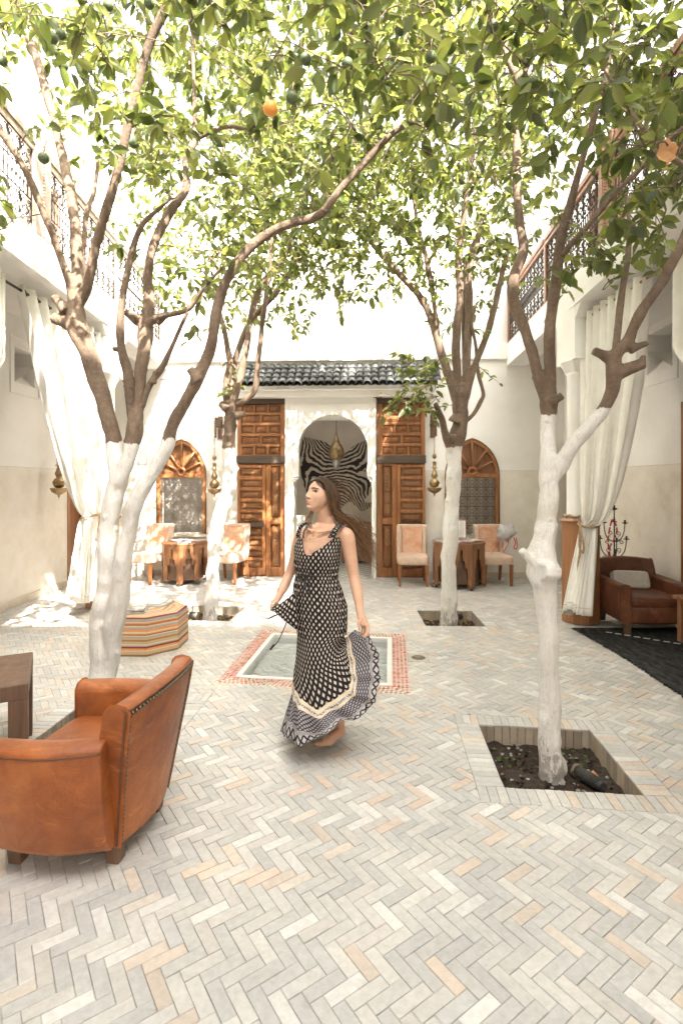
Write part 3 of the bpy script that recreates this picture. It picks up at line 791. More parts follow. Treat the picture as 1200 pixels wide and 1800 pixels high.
def barrel(r0, r1, Ln, up=True):
    m_ = MB(); cs = []; n = 8; rows = []
    for (yy, r_) in ((0, r0), (Ln, r1)):
        for th in (0, .010):
            pass
    for k, (yy, r_, th) in enumerate(((0, r0 - .011, 0), (0, r0, 0), (Ln, r1, 0), (Ln, r1 - .011, 0))):
        rows.append([(r_ * math.cos(math.pi * i / n), yy, (r_ * math.sin(math.pi * i / n)) * (1 if up else -1)) for i in range(n + 1)])
    m_.grid(rows); 
    return m_.mesh('roof_tile', M['rooftile'], [(1, 1, 1)] * len(m_.f))
tile_up = barrel(pitch * .56, pitch * .46, .17); 
pan = MB(); rows = []
slope = math.atan2(zu - zl, .46)
Lr = .46 / math.cos(slope)
for j in range(4):
    for i in range(ncol + 1):
        o = bpy.data.objects.new('roof_tile', tile_up); C.objects.link(o); o.parent = roof
        s0 = Lr * j / 4 - .012
        o.location = (TX0 + i * pitch + rnd.uniform(-.004, .004), -.47 + s0 * math.cos(slope), zl + .004 + s0 * math.sin(slope) + .012 + rnd.uniform(-.003, .003))
        o.rotation_euler = (slope - .05, 0, rnd.uniform(-.03, .03)); k = rnd.uniform(.6, 1.5); o.color = (.10 * k, .105 * k, .105 * k, 1)
m_ = MB()
for i in range(ncol):
    for j in range(4):
        s0 = Lr * j / 4 - .006; xx = TX0 + (i + .5) * pitch; rr = []
        for (t0) in (0, Lr / 4 + .01):
            rr.append([(xx + pitch * .5 * math.cos(math.pi + math.pi * k / 6), -.47 + (s0 + t0) * math.cos(slope), zl + .03 + (s0 + t0) * math.sin(slope) + pitch * .33 * math.sin(math.pi + math.pi * k / 6) - (.0 if t0 == 0 else .012)) for k in range(7)])
        m_.grid(rr)
m_.build('channel_tiles', M['rooftile'], roof, cols=[(.06, .068, .07)] * len(m_.f), kind='stuff')
for px in (498.5, 664.5):
    u_, z_ = BW(px, 688, .16); m_ = MB()
    m_.box2((u_ - .075, -.19, z_ - .11), (u_ + .075, -.14 + .139, z_ - .055)); m_.box2((u_ - .095, -.23, z_ - .0545), (u_ + .095, -.001, z_ - .0)); m_.box2((u_ - .115, -.26, z_ + .0005), (u_ + .115, -.001, z_ + .045))
    m_.build('carved_bracket', M['oldwood'], roof, bevel=.008)

# ------------------------------------------------------------ the room behind the doorway
room = thing('salon_room', 'beige room seen through the horseshoe arched doorway', 'room', bwloc, BWROT)
mb = MB(); ry = 2.05
def quad(mb, a, b, c, d, mi=0): n = mb.add([a, b, c, d]); mb.face([n, n + 1, n + 2, n + 3], mi)
quad(mb, (-3.9, ry, 0), (3.2, ry, 0), (3.2, ry, 3.5), (-3.9, ry, 3.5)); quad(mb, (-3.9, .30, 0), (-3.9, ry, 0), (-3.9, ry, 3.5), (-3.9, .3, 3.5)); quad(mb, (3.2, .30, 0), (3.2, ry, 0), (3.2, ry, 3.5), (3.2, .3, 3.5))
mb.build('room_wall', M['interior'], room)
mb = MB(); quad(mb, (-3.9, .3, 3.5), (3.2, .3, 3.5), (3.2, ry, 3.5), (-3.9, ry, 3.5)); mb.build('room_ceiling', M['interior'], room)
m, nt, bs = new_mat('lattice_floor'); tc = nt.nodes.new('ShaderNodeTexCoord'); sp = nt.nodes.new('ShaderNodeSeparateXYZ'); L(nt, tc.outputs['Object'], sp.inputs[0])
def lines(nt, e, per, w):
    return mth(nt, 'LESS_THAN', mth(nt, 'ABSOLUTE', mth(nt, 'SUBTRACT', mth(nt, 'FRACT', mth(nt, 'DIVIDE', e, per)), .5)), w)
a_ = mth(nt, 'ADD', sp.outputs[0], sp.outputs[1]); b_ = mth(nt, 'SUBTRACT', sp.outputs[0], sp.outputs[1])
f_ = mth(nt, 'MAXIMUM', lines(nt, a_, .22, .06), lines(nt, b_, .22, .06)); L(nt, mixc(nt, f_, (.62, .60, .55), (.05, .05, .05)), bs.inputs['Base Color']); bs.inputs['Roughness'].default_value = .4
mb = MB(); quad(mb, (-3.9, .05, .004), (3.2, .05, .004), (3.2, ry, .004), (-3.9, ry, .004)); mb.build('room_floor', m, room)
# zebra hide on the room wall
zh = []
raw = [(526, 768), (545, 772), (566, 778), (585, 792), (598, 796), (615, 783), (632, 775), (645, 773), (650, 790), (649, 810), (653, 830), (656, 845), (652, 856), (640, 870), (632, 880), (640, 884), (650, 880), (652, 886), (641, 893), (628, 899), (618, 890), (606, 882), (590, 893), (570, 895), (552, 893), (542, 887), (532, 868), (524, 845), (521, 825), (520, 800), (522, 780)]
def RM(px, py, v):   # point on plane v metres behind wall front
    return BW(px, py, -v)
zp = [RM(x, y, ry - .02) for x, y in raw]
sm_ = spl([tuple(p) for p in zp + [zp[0]]], 4)[:-1]
m, nt, bs = new_mat('zebra_hide'); tc = nt.nodes.new('ShaderNodeTexCoord'); sp = nt.nodes.new('ShaderNodeSeparateXYZ'); L(nt, tc.outputs['Object'], sp.inputs[0])
cxz = RM(585, 830, ry)[0]
ax = mth(nt, 'ABSOLUTE', mth(nt, 'SUBTRACT', sp.outputs[0], cxz))
nzv = nz(nt, 2.6, 3, .5)
v_ = mth(nt, 'SUBTRACT', sp.outputs[2], mth(nt, 'MULTIPLY', mth(nt, 'POWER', ax, 1.5), mth(nt, 'MULTIPLY_ADD', sp.outputs[2], 1.7, -3.2)))
v_ = mth(nt, 'ADD', v_, mth(nt, 'MULTIPLY', nzv, .22))
st_ = mth(nt, 'SINE', mth(nt, 'MULTIPLY', v_, 98))
st2 = mth(nt, 'ADD', st_, mth(nt, 'MULTIPLY', mth(nt, 'SUBTRACT', nz(nt, 9, 3, .6), .5), 1.6))
L(nt, mixc(nt, mth(nt, 'GREATER_THAN', st2, -.15), (.52, .45, .36), (.022, .014, .010)), bs.inputs['Base Color']); bs.inputs['Roughness'].default_value = .8
mb = MB(); mb.xz(sm_, ry - .025, ry - .012); z = mb.build('zebra_hide', m, None, bwloc, BWROT); tag(z, 'black and cream striped zebra hide hanging on the room wall behind the arch', 'hide')
# room furniture seen past the woman
t = thing('wooden_chest', 'brown wooden chest of drawers under the zebra hide', 'chest', (BW(640, 990, -1.6)[0] + .0, 9.1 + 1.6, 0), BWROT)
mb = MB(); mb.box2((-.45, -.2, .06), (.42, .22, .78)); mb.box2((-.47, -.22, .781), (.44, .24, .82)); mb.build('carcass', M['table'], t, bevel=.006)
for k in range(3):
    mb = MB(); mb.box2((-.40, -.215, .12 + k * .22), (.37, -.2005, .31 + k * .22)); dr = mb.build('drawer', M['oldwood'], t, bevel=.004)
    for sx in (-.2, .18):
        mb = MB(); mb.ico((sx, -.222, .21 + k * .22), .014, rings=4, sides=6); mb.build('knob', M['brass'], dr)
t = thing('dining_chair', 'pale wooden framed chair half hidden inside the room at the left jamb', 'chair', (BW(525, 990, -1.0)[0] - .12, 10.1, 0), BWROT)
mb = MB(); mb.box2((-.22, -.22, .40), (.22, .22, .48)); mb.build('seat', M['cushion'], t, bevel=.02)
mb = MB(); mb.box2((-.22, .17, .50), (.22, .23, .98)); mb.build('backrest', M['cushion'], t, bevel=.02)
for sx in (-.19, .19):
    for sy in (-.19, .19):
        mb = MB(); mb.box((sx, sy, .2), (.04, .04, .4)); mb.build('leg', M['legwood'], t)

# ------------------------------------------------------------ side wings
def inter(a, b, t): return a + (b - a) * t
Z0, Z1 = 3.59, 3.95
LX = lambda y: inter(-2.82, -3.03, (y - 4) / 5.1); RX = lambda y: inter(2.56, 2.80, (y - 5.5) / 3.6)
def wing(side):
    s = -1 if side == 'L' else 1
    X = LX if side == 'L' else RX; XW = -4.27 if side == 'L' else 3.75
    nm = 'left' if side == 'L' else 'right'
    w = thing('gallery_wing', 'white arcaded gallery wing along the %s side of the courtyard' % nm, 'building', (0, 0, 0))
    th = .34 * s; yend = 9.1 - (-3.03 if side == 'L' else 2.8) * -TILT
    colY = 6.9 if side == 'L' else 6.15
    # outer wall with door opening and niche
    def P(x, y, z): return (x, y, z)
    mb = MB()
    # work in local xz (x = along y axis), then map
    tmp = MB()
    if side == 'L':
        dh = [(8.25, 0), (8.25, 2.25), (8.9, 2.25), (8.9, 0)]; nh = [(6.92, 2.93), (6.92, 3.40), (7.38, 3.40), (7.38, 3.22)]
        hs_ = [nh, dh]
    else:
        dh = [(8.5, 0), (8.5, 2.27), (9.0, 2.27), (9.0, 0)]; nh = [(6.0, 2.93), (6.0, 3.42), (6.5, 3.42), (6.5, 3.22)]
        d2 = [(4.6, 0), (4.6, 2.50), (5.84, 2.50), (5.84, 0)]; hs_ = [d2, nh, dh]
    def mapx(mb_, thick_dir):
        return [(XW + thick_dir * p[1], p[0], p[2]) for p in mb_.v]
    wall_with_holes(tmp, -2.6, 9.32, -.02, 3.96, 0, hs_, .30)
    tmp.v = mapx(tmp, s); tmp.build('outer_wall', M['plaster'], w)
    # niche back and door back
    bk = MB()
    for h in hs_:
        a, b = min(p[0] for p in h), max(p[0] for p in h); z0_, z1_ = min(p[1] for p in h), max(p[1] for p in h)
        if h is nh:
            # sill slopes outward
            quad(bk, (XW, a, z0_), (XW, b, z0_ + .0), (XW + s * .3, b, z0_ + .29), (XW + s * .3, a, z0_ + .29)); quad(bk, (XW + s * .3, a, z0_ + .29), (XW + s * .3, b, z0_ + .29), (XW + s * .3, b, z1_), (XW + s * .3, a, z1_))
            quad(bk, (XW, b, z0_), (XW, b, z0_ + .29), (XW + s * .3, b, z0_ + .29), (XW + s * .3, b, z0_))
    bk.build('niche', M['white'], w)
    fr = MB(); a, b = nh[0][0] - .10, nh[2][0] + .10; zb_, zt_ = 2.78, 3.52
    for q in (((a, zb_), (b, zb_ + .022)), ((a, zt_), (b, zt_ + .022)), ((a, zb_ + .0225), (a + .022, zt_ - .0005)), ((b - .022, zb_ + .0225), (b, zt_ - .0005))):
        fr.box2((XW - s * .012, q[0][0], q[0][1]), (XW, q[1][0], q[1][1]))
    fr.build('niche_moulding', M['white'], w, bevel=.004)
    for h in hs_:
        if h is nh: continue
        a, b, zt = h[0][0], h[-1][0], h[1][1]
        f = MB(); t_ = .055
        f.box2((XW - s * .012, a, 0), (XW + s * .2, a + t_, zt)); f.box2((XW - s * .012, b - t_, 0), (XW + s * .2, b, zt)); f.box2((XW - s * .012, a + t_ + .001, zt - t_), (XW + s * .2, b - t_ - .001, zt))
        dr = f.build('door_frame', M['door'], w, bevel=.004)
        f = MB(); f.box2((XW + s * .10, a + t_, .005), (XW + s * .14, b - t_, zt - t_)); f.build('door_leaf', M['door2'] if side == 'L' else M['oldwood'], dr)
    sk = MB(); segs = [(-2.6, hs_[0][0][0] if hs_[0] is not nh else hs_[-1][0][0])]
    if side == 'L': segs = [(-2.6, 8.25), (8.9, 9.2)]
    else: segs = [(-2.6, 4.6), (5.84, 8.5)]
    for a, b in segs: sk.box2((XW - s * .03, a, 0), (XW, b, .10))
    sk.build('skirting', M['plinth'], w, bevel=.004)
    # beam face + soffit of the gallery
    b_ = MB()
    ys = [-2.6, 2.0, 4.0, yend]
    for a, c in zip(ys[:-1], ys[1:]):
        b_.hexa([(X(a), a, Z0), (X(c), c, Z0), (X(c) + th, c, Z0), (X(a) + th, a, Z0), (X(a), a, Z1), (X(c), c, Z1), (X(c) + th, c, Z1), (X(a) + th, a, Z1)])
    bm_ = b_.build('beam', M['white'], w)
    c_ = MB()
    for a, c in zip(ys[:-1], ys[1:]):
        quad(c_, (X(a) + th, a, 3.80), (X(c) + th, c, 3.80), (XW, c, 3.80), (XW, a, 3.80)); quad(c_, (X(a), a, Z1 + .001), (X(c), c, Z1 + .001), (XW + s * .3, c, Z1 + .001), (XW + s * .3, a, Z1 + .001))
    c_.build('gallery_ceiling', M['white'], w)
    # columns: wooden octagonal base, round shaft, square upper block with chamfered brackets
    for cy in (colY, colY - 5.0):
        cx = X(cy) + th / 2
        q = MB(); q.lathe([(.165, 1.1), (.150, 1.2), (.148, 2.85), (.165, 2.88)], (cx, cy, 0), 20)
        sh = q.build('column', M['white'], w)
        q = MB(); hw = .19
        q.lathe([(.215, 0), (.215, 1.14)], (cx, cy, .012), 8, smooth=False); q.lathe([(.235, 0), (.245, .02), (.225, .045)], (cx, cy, 1.153), 8, smooth=False); q.build('octagonal_base', M['basewood'], sh)
        q = MB(); q.tube([(cx + .17 * math.cos(t_), cy + .17 * math.sin(t_), 1.215 + .02 * (k % 2)) for k, t_ in enumerate([i * math.pi / 8 for i in range(33)])], .014, 6); q.build('rope_wrap', M['rope'], sh)
        q = MB(); q.box2((cx - .175, cy - .25, 3.0), (cx + .175, cy + .25, Z0 - .001))
        q.lathe([(.15, 2.86), (.235, 3.0)], (cx, cy, 0), 8, smooth=False)
        for dy in (-1, 1):      # chamfered corner brackets
            q.hexa([(cx - .17, cy + dy * .2501, Z0 - .14), (cx + .17, cy + dy * .2501, Z0 - .14), (cx + .17, cy + dy * .2502, Z0 - .139), (cx - .17, cy + dy * .2502, Z0 - .139), (cx - .17, cy + dy * .2501, Z0 - .002), (cx + .17, cy + dy * .2501, Z0 - .002), (cx + .17, cy + dy * .40, Z0 - .002), (cx - .17, cy + dy * .40, Z0 - .002)])
        q.build('capital', M['white'], sh, bevel=.004)
    # chamfer bracket at the back wall
    q = MB(); cy = yend; x = X(cy)
    q.hexa([(x, cy - .02, Z0 - .16), (x + th, cy - .02, Z0 - .16), (x + th, cy, Z0 - .16), (x, cy, Z0 - .16), (x, cy - .02, Z0 - .002), (x + th, cy - .02, Z0 - .002), (x + th, cy, Z0 - .002), (x, cy, Z0 - .002)]); q.build('wall_bracket', M['white'], w)
    # upper storey set back behind the railing
    UX = XW + s * .05
    u = MB(); q = 3.96; top = 7.1 if side == 'L' else TOPR
    tmp = MB(); wins = []
    for k in range(4):
        a = 1.0 + k * 2.1; wins.append([(a, q + .15), (a, q + 2.1), (a + .9, q + 2.1), (a + .9, q + .15)])
    wall_with_holes(tmp, -2.6, 9.3, q, top, 0, wins, .2); tmp.v = [(UX + s * p[1], p[0], p[2]) for p in tmp.v]; tmp.build('upper_wall', M['white'], w)
    for h in wins:
        a, b, z0_, z1_ = h[0][0], h[2][0], h[0][1], h[1][1]
        f = MB()
        for (p, q_) in (((a, z0_), (a + .06, z1_)), ((b - .06, z0_), (b, z1_)), ((a + .061, z1_ - .06), (b - .061, z1_)), ((a + .061, z0_), (b - .061, z0_ + .06)), (((a + b) / 2 - .03, z0_ + .061), ((a + b) / 2 + .03, z1_ - .061))): f.box2((UX + s * .03, p[0], p[1]), (UX + s * .09, q_[0], q_[1]))
        wn_ = f.build('upper_window', M['rail'], w)
        f = MB(); f.box2((UX + s * .1, a, z0_), (UX + s * .11, b, z1_)); f.build('pane', M['darkroom'], wn_)
    f = MB(); f.box2((UX, -2.6, top), (UX + s * .9, 9.3, top + .12)); f.build('roof_edge', M['white'], w)
    return w
TOPR = 9.2
wing('L'); wing('R')
# rear wing behind the camera (closes the courtyard)
w = thing('rear_wing', 'white rear wing of the house closing the courtyard behind the viewer', 'building', (0, 0, 0))
mb = MB(); tmp = MB(); op = [[(-3.4, 0), (-3.4, 3.0), (-1.3, 3.0), (-1.3, 0)], [(-.9, 0), (-.9, 3.0), (1.0, 3.0), (1.0, 0)], [(1.4, 0), (1.4, 3.0), (3.2, 3.0), (3.2, 0)]]
REARY, REARZ = -2.6, 8.9  # unseen wing; height shaped so its shadow covers the front floor
wall_with_holes(tmp, -4.6, 4.1, -.02, REARZ, 0, op, .3); tmp.v = [(p[0], REARY - p[1], p[2]) for p in tmp.v]; tmp.build('facade', M['white'], w)
mb.box2((-4.6, REARY - 3.2, REARZ), (4.1, REARY, REARZ + .12)); mb.build('roof_edge', M['white'], w)
mb = MB(); quad(mb, (-4.6, REARY - 3, -.02), (4.1, REARY - 3, -.02), (4.1, REARY - 3, REARZ), (-4.6, REARY - 3, REARZ)); quad(mb, (-4.6, REARY - 3, -.01), (4.1, REARY - 3, -.01), (4.1, REARY, -.01), (-4.6, REARY, -.01)); mb.build('inner_wall', M['interior'], w)
gmb = MB(); quad(gmb, (-60, -60, -.6), (60, -60, -.6), (60, 80, -.6), (-60, 80, -.6)); gmb.build('ground', M['mortar'], kind='structure')

# ------------------------------------------------------------ balcony railings
def railing(side):
    s = -1 if side == 'L' else 1; X = LX if side == 'L' else RX
    r = thing('balcony_railing', 'wooden balcony railing with wrought iron scroll panels on the %s gallery' % ('left' if side == 'L' else 'right'), 'railing', (0, 0, 0), group='balcony railings')
    H0, H1 = Z1 + .005, 4.84
    thick = 5.1; thin = [7.0, 3.25, 8.98, 1.2]
    xo = lambda y: X(y) + s * .05
    lay = [(1.2, 'thin'), (3.25, 'thin'), (5.1, 'thick'), (7.0, 'thin'), (8.96, 'thin')]
    for y, k in lay:
        w_ = .16 if k == 'thick' else .06; m_ = MB()
        if k == 'thick':
            for dy in (-.09, .09): m_.box((xo(y), y + dy, (H0 + H1 + .12) / 2), (.10, .08, H1 + .10 - H0))
            for i in range(28): m_.ico((xo(y) - s * .052, y, H0 + .03 + i * .032), .012, rings=4, sides=6)
            m_.box((xo(y), y, (H0 + H1) / 2), (.09, .12, H1 - H0))
        else: m_.box((xo(y), y, (H0 + H1) / 2), (.06, w_, H1 - H0))
        m_.build('post', M['rail_sunlit' if side == 'L' else 'rail'], r, bevel=.004)
    for (a, ka), (b, kb) in zip(lay[:-1], lay[1:]):
        a2 = a + (.13 if ka == 'thick' else .03); b2 = b - (.13 if kb == 'thick' else .03)
        m_ = MB()
        def bar(z0, z1, wd):
            m_.hexa([(xo(a2) - wd, a2, z0), (xo(a2) + wd, a2, z0), (xo(b2) + wd, b2, z0), (xo(b2) - wd, b2, z0), (xo(a2) - wd, a2, z1), (xo(a2) + wd, a2, z1), (xo(b2) + wd, b2, z1), (xo(b2) - wd, b2, z1)])
        bar(H1 - .05, H1 + .01, .045); bar(H1 - .10, H1 - .0505, .03); m_.build('handrail', M['rail_sunlit' if side == 'L' else 'rail'], r)
        m_ = MB(); bar(H0, H0 + .04, .025); m_.build('bottom_rail', M['rail_sunlit' if side == 'L' else 'rail'], r)
        nx = max(2, int((b2 - a2) / .17)); g = MB(); t = .0078
        z0, z1 = H0 + .04, H1 - .10; mid = z0 + (z1 - z0) * .36; mid2 = z0 + (z1 - z0) * .64
        # scroll bands above and below, small balusters between
        gb = grille(a2, b2, z0, mid, nx, 1, 0, t); gt = grille(a2, b2, mid2, z1, nx, 1, 0, t)
        for q in (gb, gt):
            o_ = len(g.v); g.v += q.v; g.f += [tuple(i + o_ for i in f) for f in q.f]; g.m += q.m; g.sm += q.sm; g.uv += q.uv
        nb = nx * 3
        for i in range(nb + 1):
            x = a2 + (b2 - a2) * i / nb; g.tube([(x, 0, mid), (x, 0, (mid + mid2) / 2 - .02), (x, 0, (mid + mid2) / 2), (x, 0, (mid + mid2) / 2 + .02), (x, 0, mid2)], [t, t, t * 1.9, t, t], 4, cap=False)
        g.v = [(xo(p[0]) + p[1], p[0], p[2]) for p in g.v]
        g.build('iron_scrollwork', M['iron'], r)
    return r
railing('L'); railing('R')
# ------------------------------------------------------------ orange trees
def bark_mat(name, zpaint, paint=True):
    m, nt, bs = new_mat(name)
    geo = nt.nodes.new('ShaderNodeNewGeometry'); sx = nt.nodes.new('ShaderNodeSeparateXYZ'); L(nt, geo.outputs['Position'], sx.inputs[0])
    n1 = nz(nt, 9, 6, .65, 'Object', (1, 1, .35)); n2 = nz(nt, 45, 5, .7)
    bark = ramp(nt, mth(nt, 'MULTIPLY_ADD', n1, .6, mth(nt, 'MULTIPLY', n2, .4)), [(.32, (.08, .053, .036)), (.5, (.16, .11, .075)), (.68, (.26, .19, .135))])
    if paint:
        z = mth(nt, 'ADD', sx.outputs[2], mth(nt, 'MULTIPLY_ADD', n1, .12, -.06))
        z = mth(nt, 'ADD', z, mth(nt, 'MULTIPLY_ADD', n2, .05, -.025))
        pf = mth(nt, 'LESS_THAN', z, zpaint)
        chip = mth(nt, 'GREATER_THAN', mth(nt, 'MULTIPLY_ADD', nz(nt, 26, 6, .75, 'Object', (1, 1, .4)), 1.0, mth(nt, 'MULTIPLY', mth(nt, 'SUBTRACT', .25, sx.outputs[2], clamp=True), .75)), .69)
        white = ramp(nt, nz(nt, 6, 6, .65, 'Object', (1, 1, .3)), [(.3, (.60, .57, .52)), (.65, (.76, .75, .73))])
        cr = nz(nt, 38, 4, .6, 'Object', (1, 1, .09), .8)
        white = mixc(nt, mth(nt, 'MULTIPLY', mth(nt, 'LESS_THAN', mth(nt, 'ABSOLUTE', mth(nt, 'SUBTRACT', cr, .5)), .012), .35), white, (.33, .28, .22))
        white = mixc(nt, mth(nt, 'MULTIPLY', mth(nt, 'GREATER_THAN', nz(nt, 95, 3, .6), .70), .5), white, (.30, .25, .2))
        white = mixc(nt, mth(nt, 'MULTIPLY', ramp(nt, nz(nt, 2.2, 5, .6), [(.5, (0, 0, 0)), (.72, (1, 1, 1))]), .45), white, (.66, .58, .46))
        c = mixc(nt, mth(nt, 'MULTIPLY', pf, mth(nt, 'SUBTRACT', 1.0, mth(nt, 'MULTIPLY', chip, .55))), bark, white)
    else: c = bark
    L(nt, c, bs.inputs['Base Color']); bs.inputs['Roughness'].default_value = .85
    bump(nt, bs, mth(nt, 'ADD', nz(nt, 16, 7, .75, 'Object', (1, 1, .22)), mth(nt, 'MULTIPLY', n2, .6)), .85, .016)
    return m
def leaf_mat():
    m = bpy.data.materials.new('leaf'); m.use_nodes = True; nt = m.node_tree; bs = nt.nodes['Principled BSDF']; out = nt.nodes['Material Output']
    at = nt.nodes.new('ShaderNodeAttribute'); at.attribute_name = 'col'; oi = nt.nodes.new('ShaderNodeObjectInfo')
    c = mixc(nt, 1.0, at.outputs['Color'], oi.outputs['Color'], 'MULTIPLY')
    c = mixc(nt, .35, c, ramp(nt, nz(nt, 30, 3), [(.3, (.7, .7, .7)), (.7, (1.3, 1.3, 1.2))]), 'MULTIPLY')
    L(nt, c, bs.inputs['Base Color']); bs.inputs['Roughness'].default_value = .42
    tr = nt.nodes.new('ShaderNodeBsdfTranslucent'); L(nt, mixc(nt, 1.0, c, (3.1, 2.75, 1.7), 'MULTIPLY'), tr.inputs[0])
    mx = nt.nodes.new('ShaderNodeMixShader'); mx.inputs[0].default_value = .52
    L(nt, bs.outputs[0], mx.inputs[1]); L(nt, tr.outputs[0], mx.inputs[2]); L(nt, mx.outputs[0], out.inputs['Surface']); return m
M['leaf'] = leaf_mat()
def leaf_pts(Ln, wd, fold, curl):
    st = [(0, 0), (.3, .85), (.62, .92), (1, 0)]
    P = [Vector((t * Ln, sgn * w * wd / 2, abs(w) * fold * wd - curl * Ln * t * t)) for (t, w, sgn) in ((0, 0, 1), (.28, .85, 1), (.64, .9, 1), (1, 0, 1), (.64, .9, -1), (.28, .85, -1))]
    return P
def big_leaf(k):
    m_ = MB(); rr = random.Random(k); curl = .12 + .12 * k / 3; fold = .12
    st = [0, .07, .3, .55, .8, 1.0]; wd = [.0, .32, .9, 1.0, .62, .0]; rows = []
    for t, w in zip(st, wd):
        rows.append([(t - .0, s * w * .25, abs(s) * w * fold * .5 - curl * t * t + .012 * math.sin(9 * t + k) * abs(s)) for s in (-1, -.5, 0, .5, 1)])
    m_.grid(rows); m_.tube([(-.12, 0, .015), (0, 0, 0)], .008, 4)
    return m_.mesh('leaf', M['leaf'], [(1, 1, 1)] * len(m_.f))
LEAF = [big_leaf(k) for k in range(4)]
GREENS = [(.052, .070, .028), (.068, .094, .032), (.088, .117, .040), (.115, .142, .05), (.062, .082, .04), (.145, .168, .06), (.085, .105, .055), (.105, .122, .055)]
NEAR = [[.7, .6, .5, .5, .7, .35, .9, 1, .8, .9, 1, 1], [.6, .5, .4, .4, .7, .3, 1, 1, .6, 1, 1, 1], [.5, .4, .4, .4, .7, .35, 1, 1, .5, 1, 1, 1], [.35, .5, .5, .3, .4, .12, 1, 1, .4, 1, 1, 1],
        [.1, .45, .6, .5, .35, .05, .5, .5, .35, .7, .6, .9], [0, .3, .6, .6, .35, .2, .2, .2, .3, .5, .3, .8], [0, .05, .6, .6, .4, .3, .1, 0, .2, .3, .2, .8], [0, 0, .2, .6, .4, .2, .1, 0, 0, .05, .2, .7],
        [0, 0, .2, .4, .3, 0, 0, 0, 0, 0, .5, .3], [0, 0, 0, .5, .2, 0, 0, 0, 0, 0, .15, 0], [0, 0, 0, .4, .05, 0, 0, 0, 0, 0, 0, 0], [0, 0, 0, .2, 0, 0, 0, 0, 0, 0, 0, 0]]
MID = [[0, .1, .2, .2, .4, .3, .3, .5, .5, .3, 0, 0], [0, .1, .2, .3, .6, .2, .4, .7, .7, .4, 0, 0], [0, .1, .3, .4, .7, .15, .5, .9, .9, .5, 0, 0], [0, .2, .3, .5, .7, .3, .7, 1, 1, .7, .1, 0],
       [0, .2, .4, .6, .8, .75, .8, 1, 1, .8, .05, 0], [0, .15, .4, .6, .9, .9, .95, 1, 1, .7, 0, 0], [0, .1, .5, .7, .95, .95, 1, 1, 1, .45, 0, 0], [0, 0, .5, .7, .95, 1, .95, 1, 1, .3, 0, 0],
       [0, 0, .2, .6, .95, .95, .5, .95, .9, .15, 0, 0], [0, 0, .05, .5, .95, .55, .3, .6, .6, .03, 0, 0], [0, 0, 0, .35, .8, .2, 0, .15, .2, 0, 0, 0], [0, 0, 0, .08, .15, 0, 0, 0, .1, 0, 0, 0], [0, 0, 0, 0, 0, 0, 0, 0, 0, 0, 0, 0]]
def dens(grid_, px, py):
    if py < 0 or px < 0 or px > 1200: return .75
    i = py / 50 - .5; j = px / 100 - .5; i0 = int(math.floor(i)); j0 = int(math.floor(j)); fi, fj = i - i0, j - j0
    def g(a, b): a = max(0, a); b = min(max(b, 0), 11); return grid_[a][b] if a < len(grid_) else 0
    return (g(i0, j0) * (1 - fj) + g(i0, j0 + 1) * fj) * (1 - fi) + (g(i0 + 1, j0) * (1 - fj) + g(i0 + 1, j0 + 1) * fj) * fi
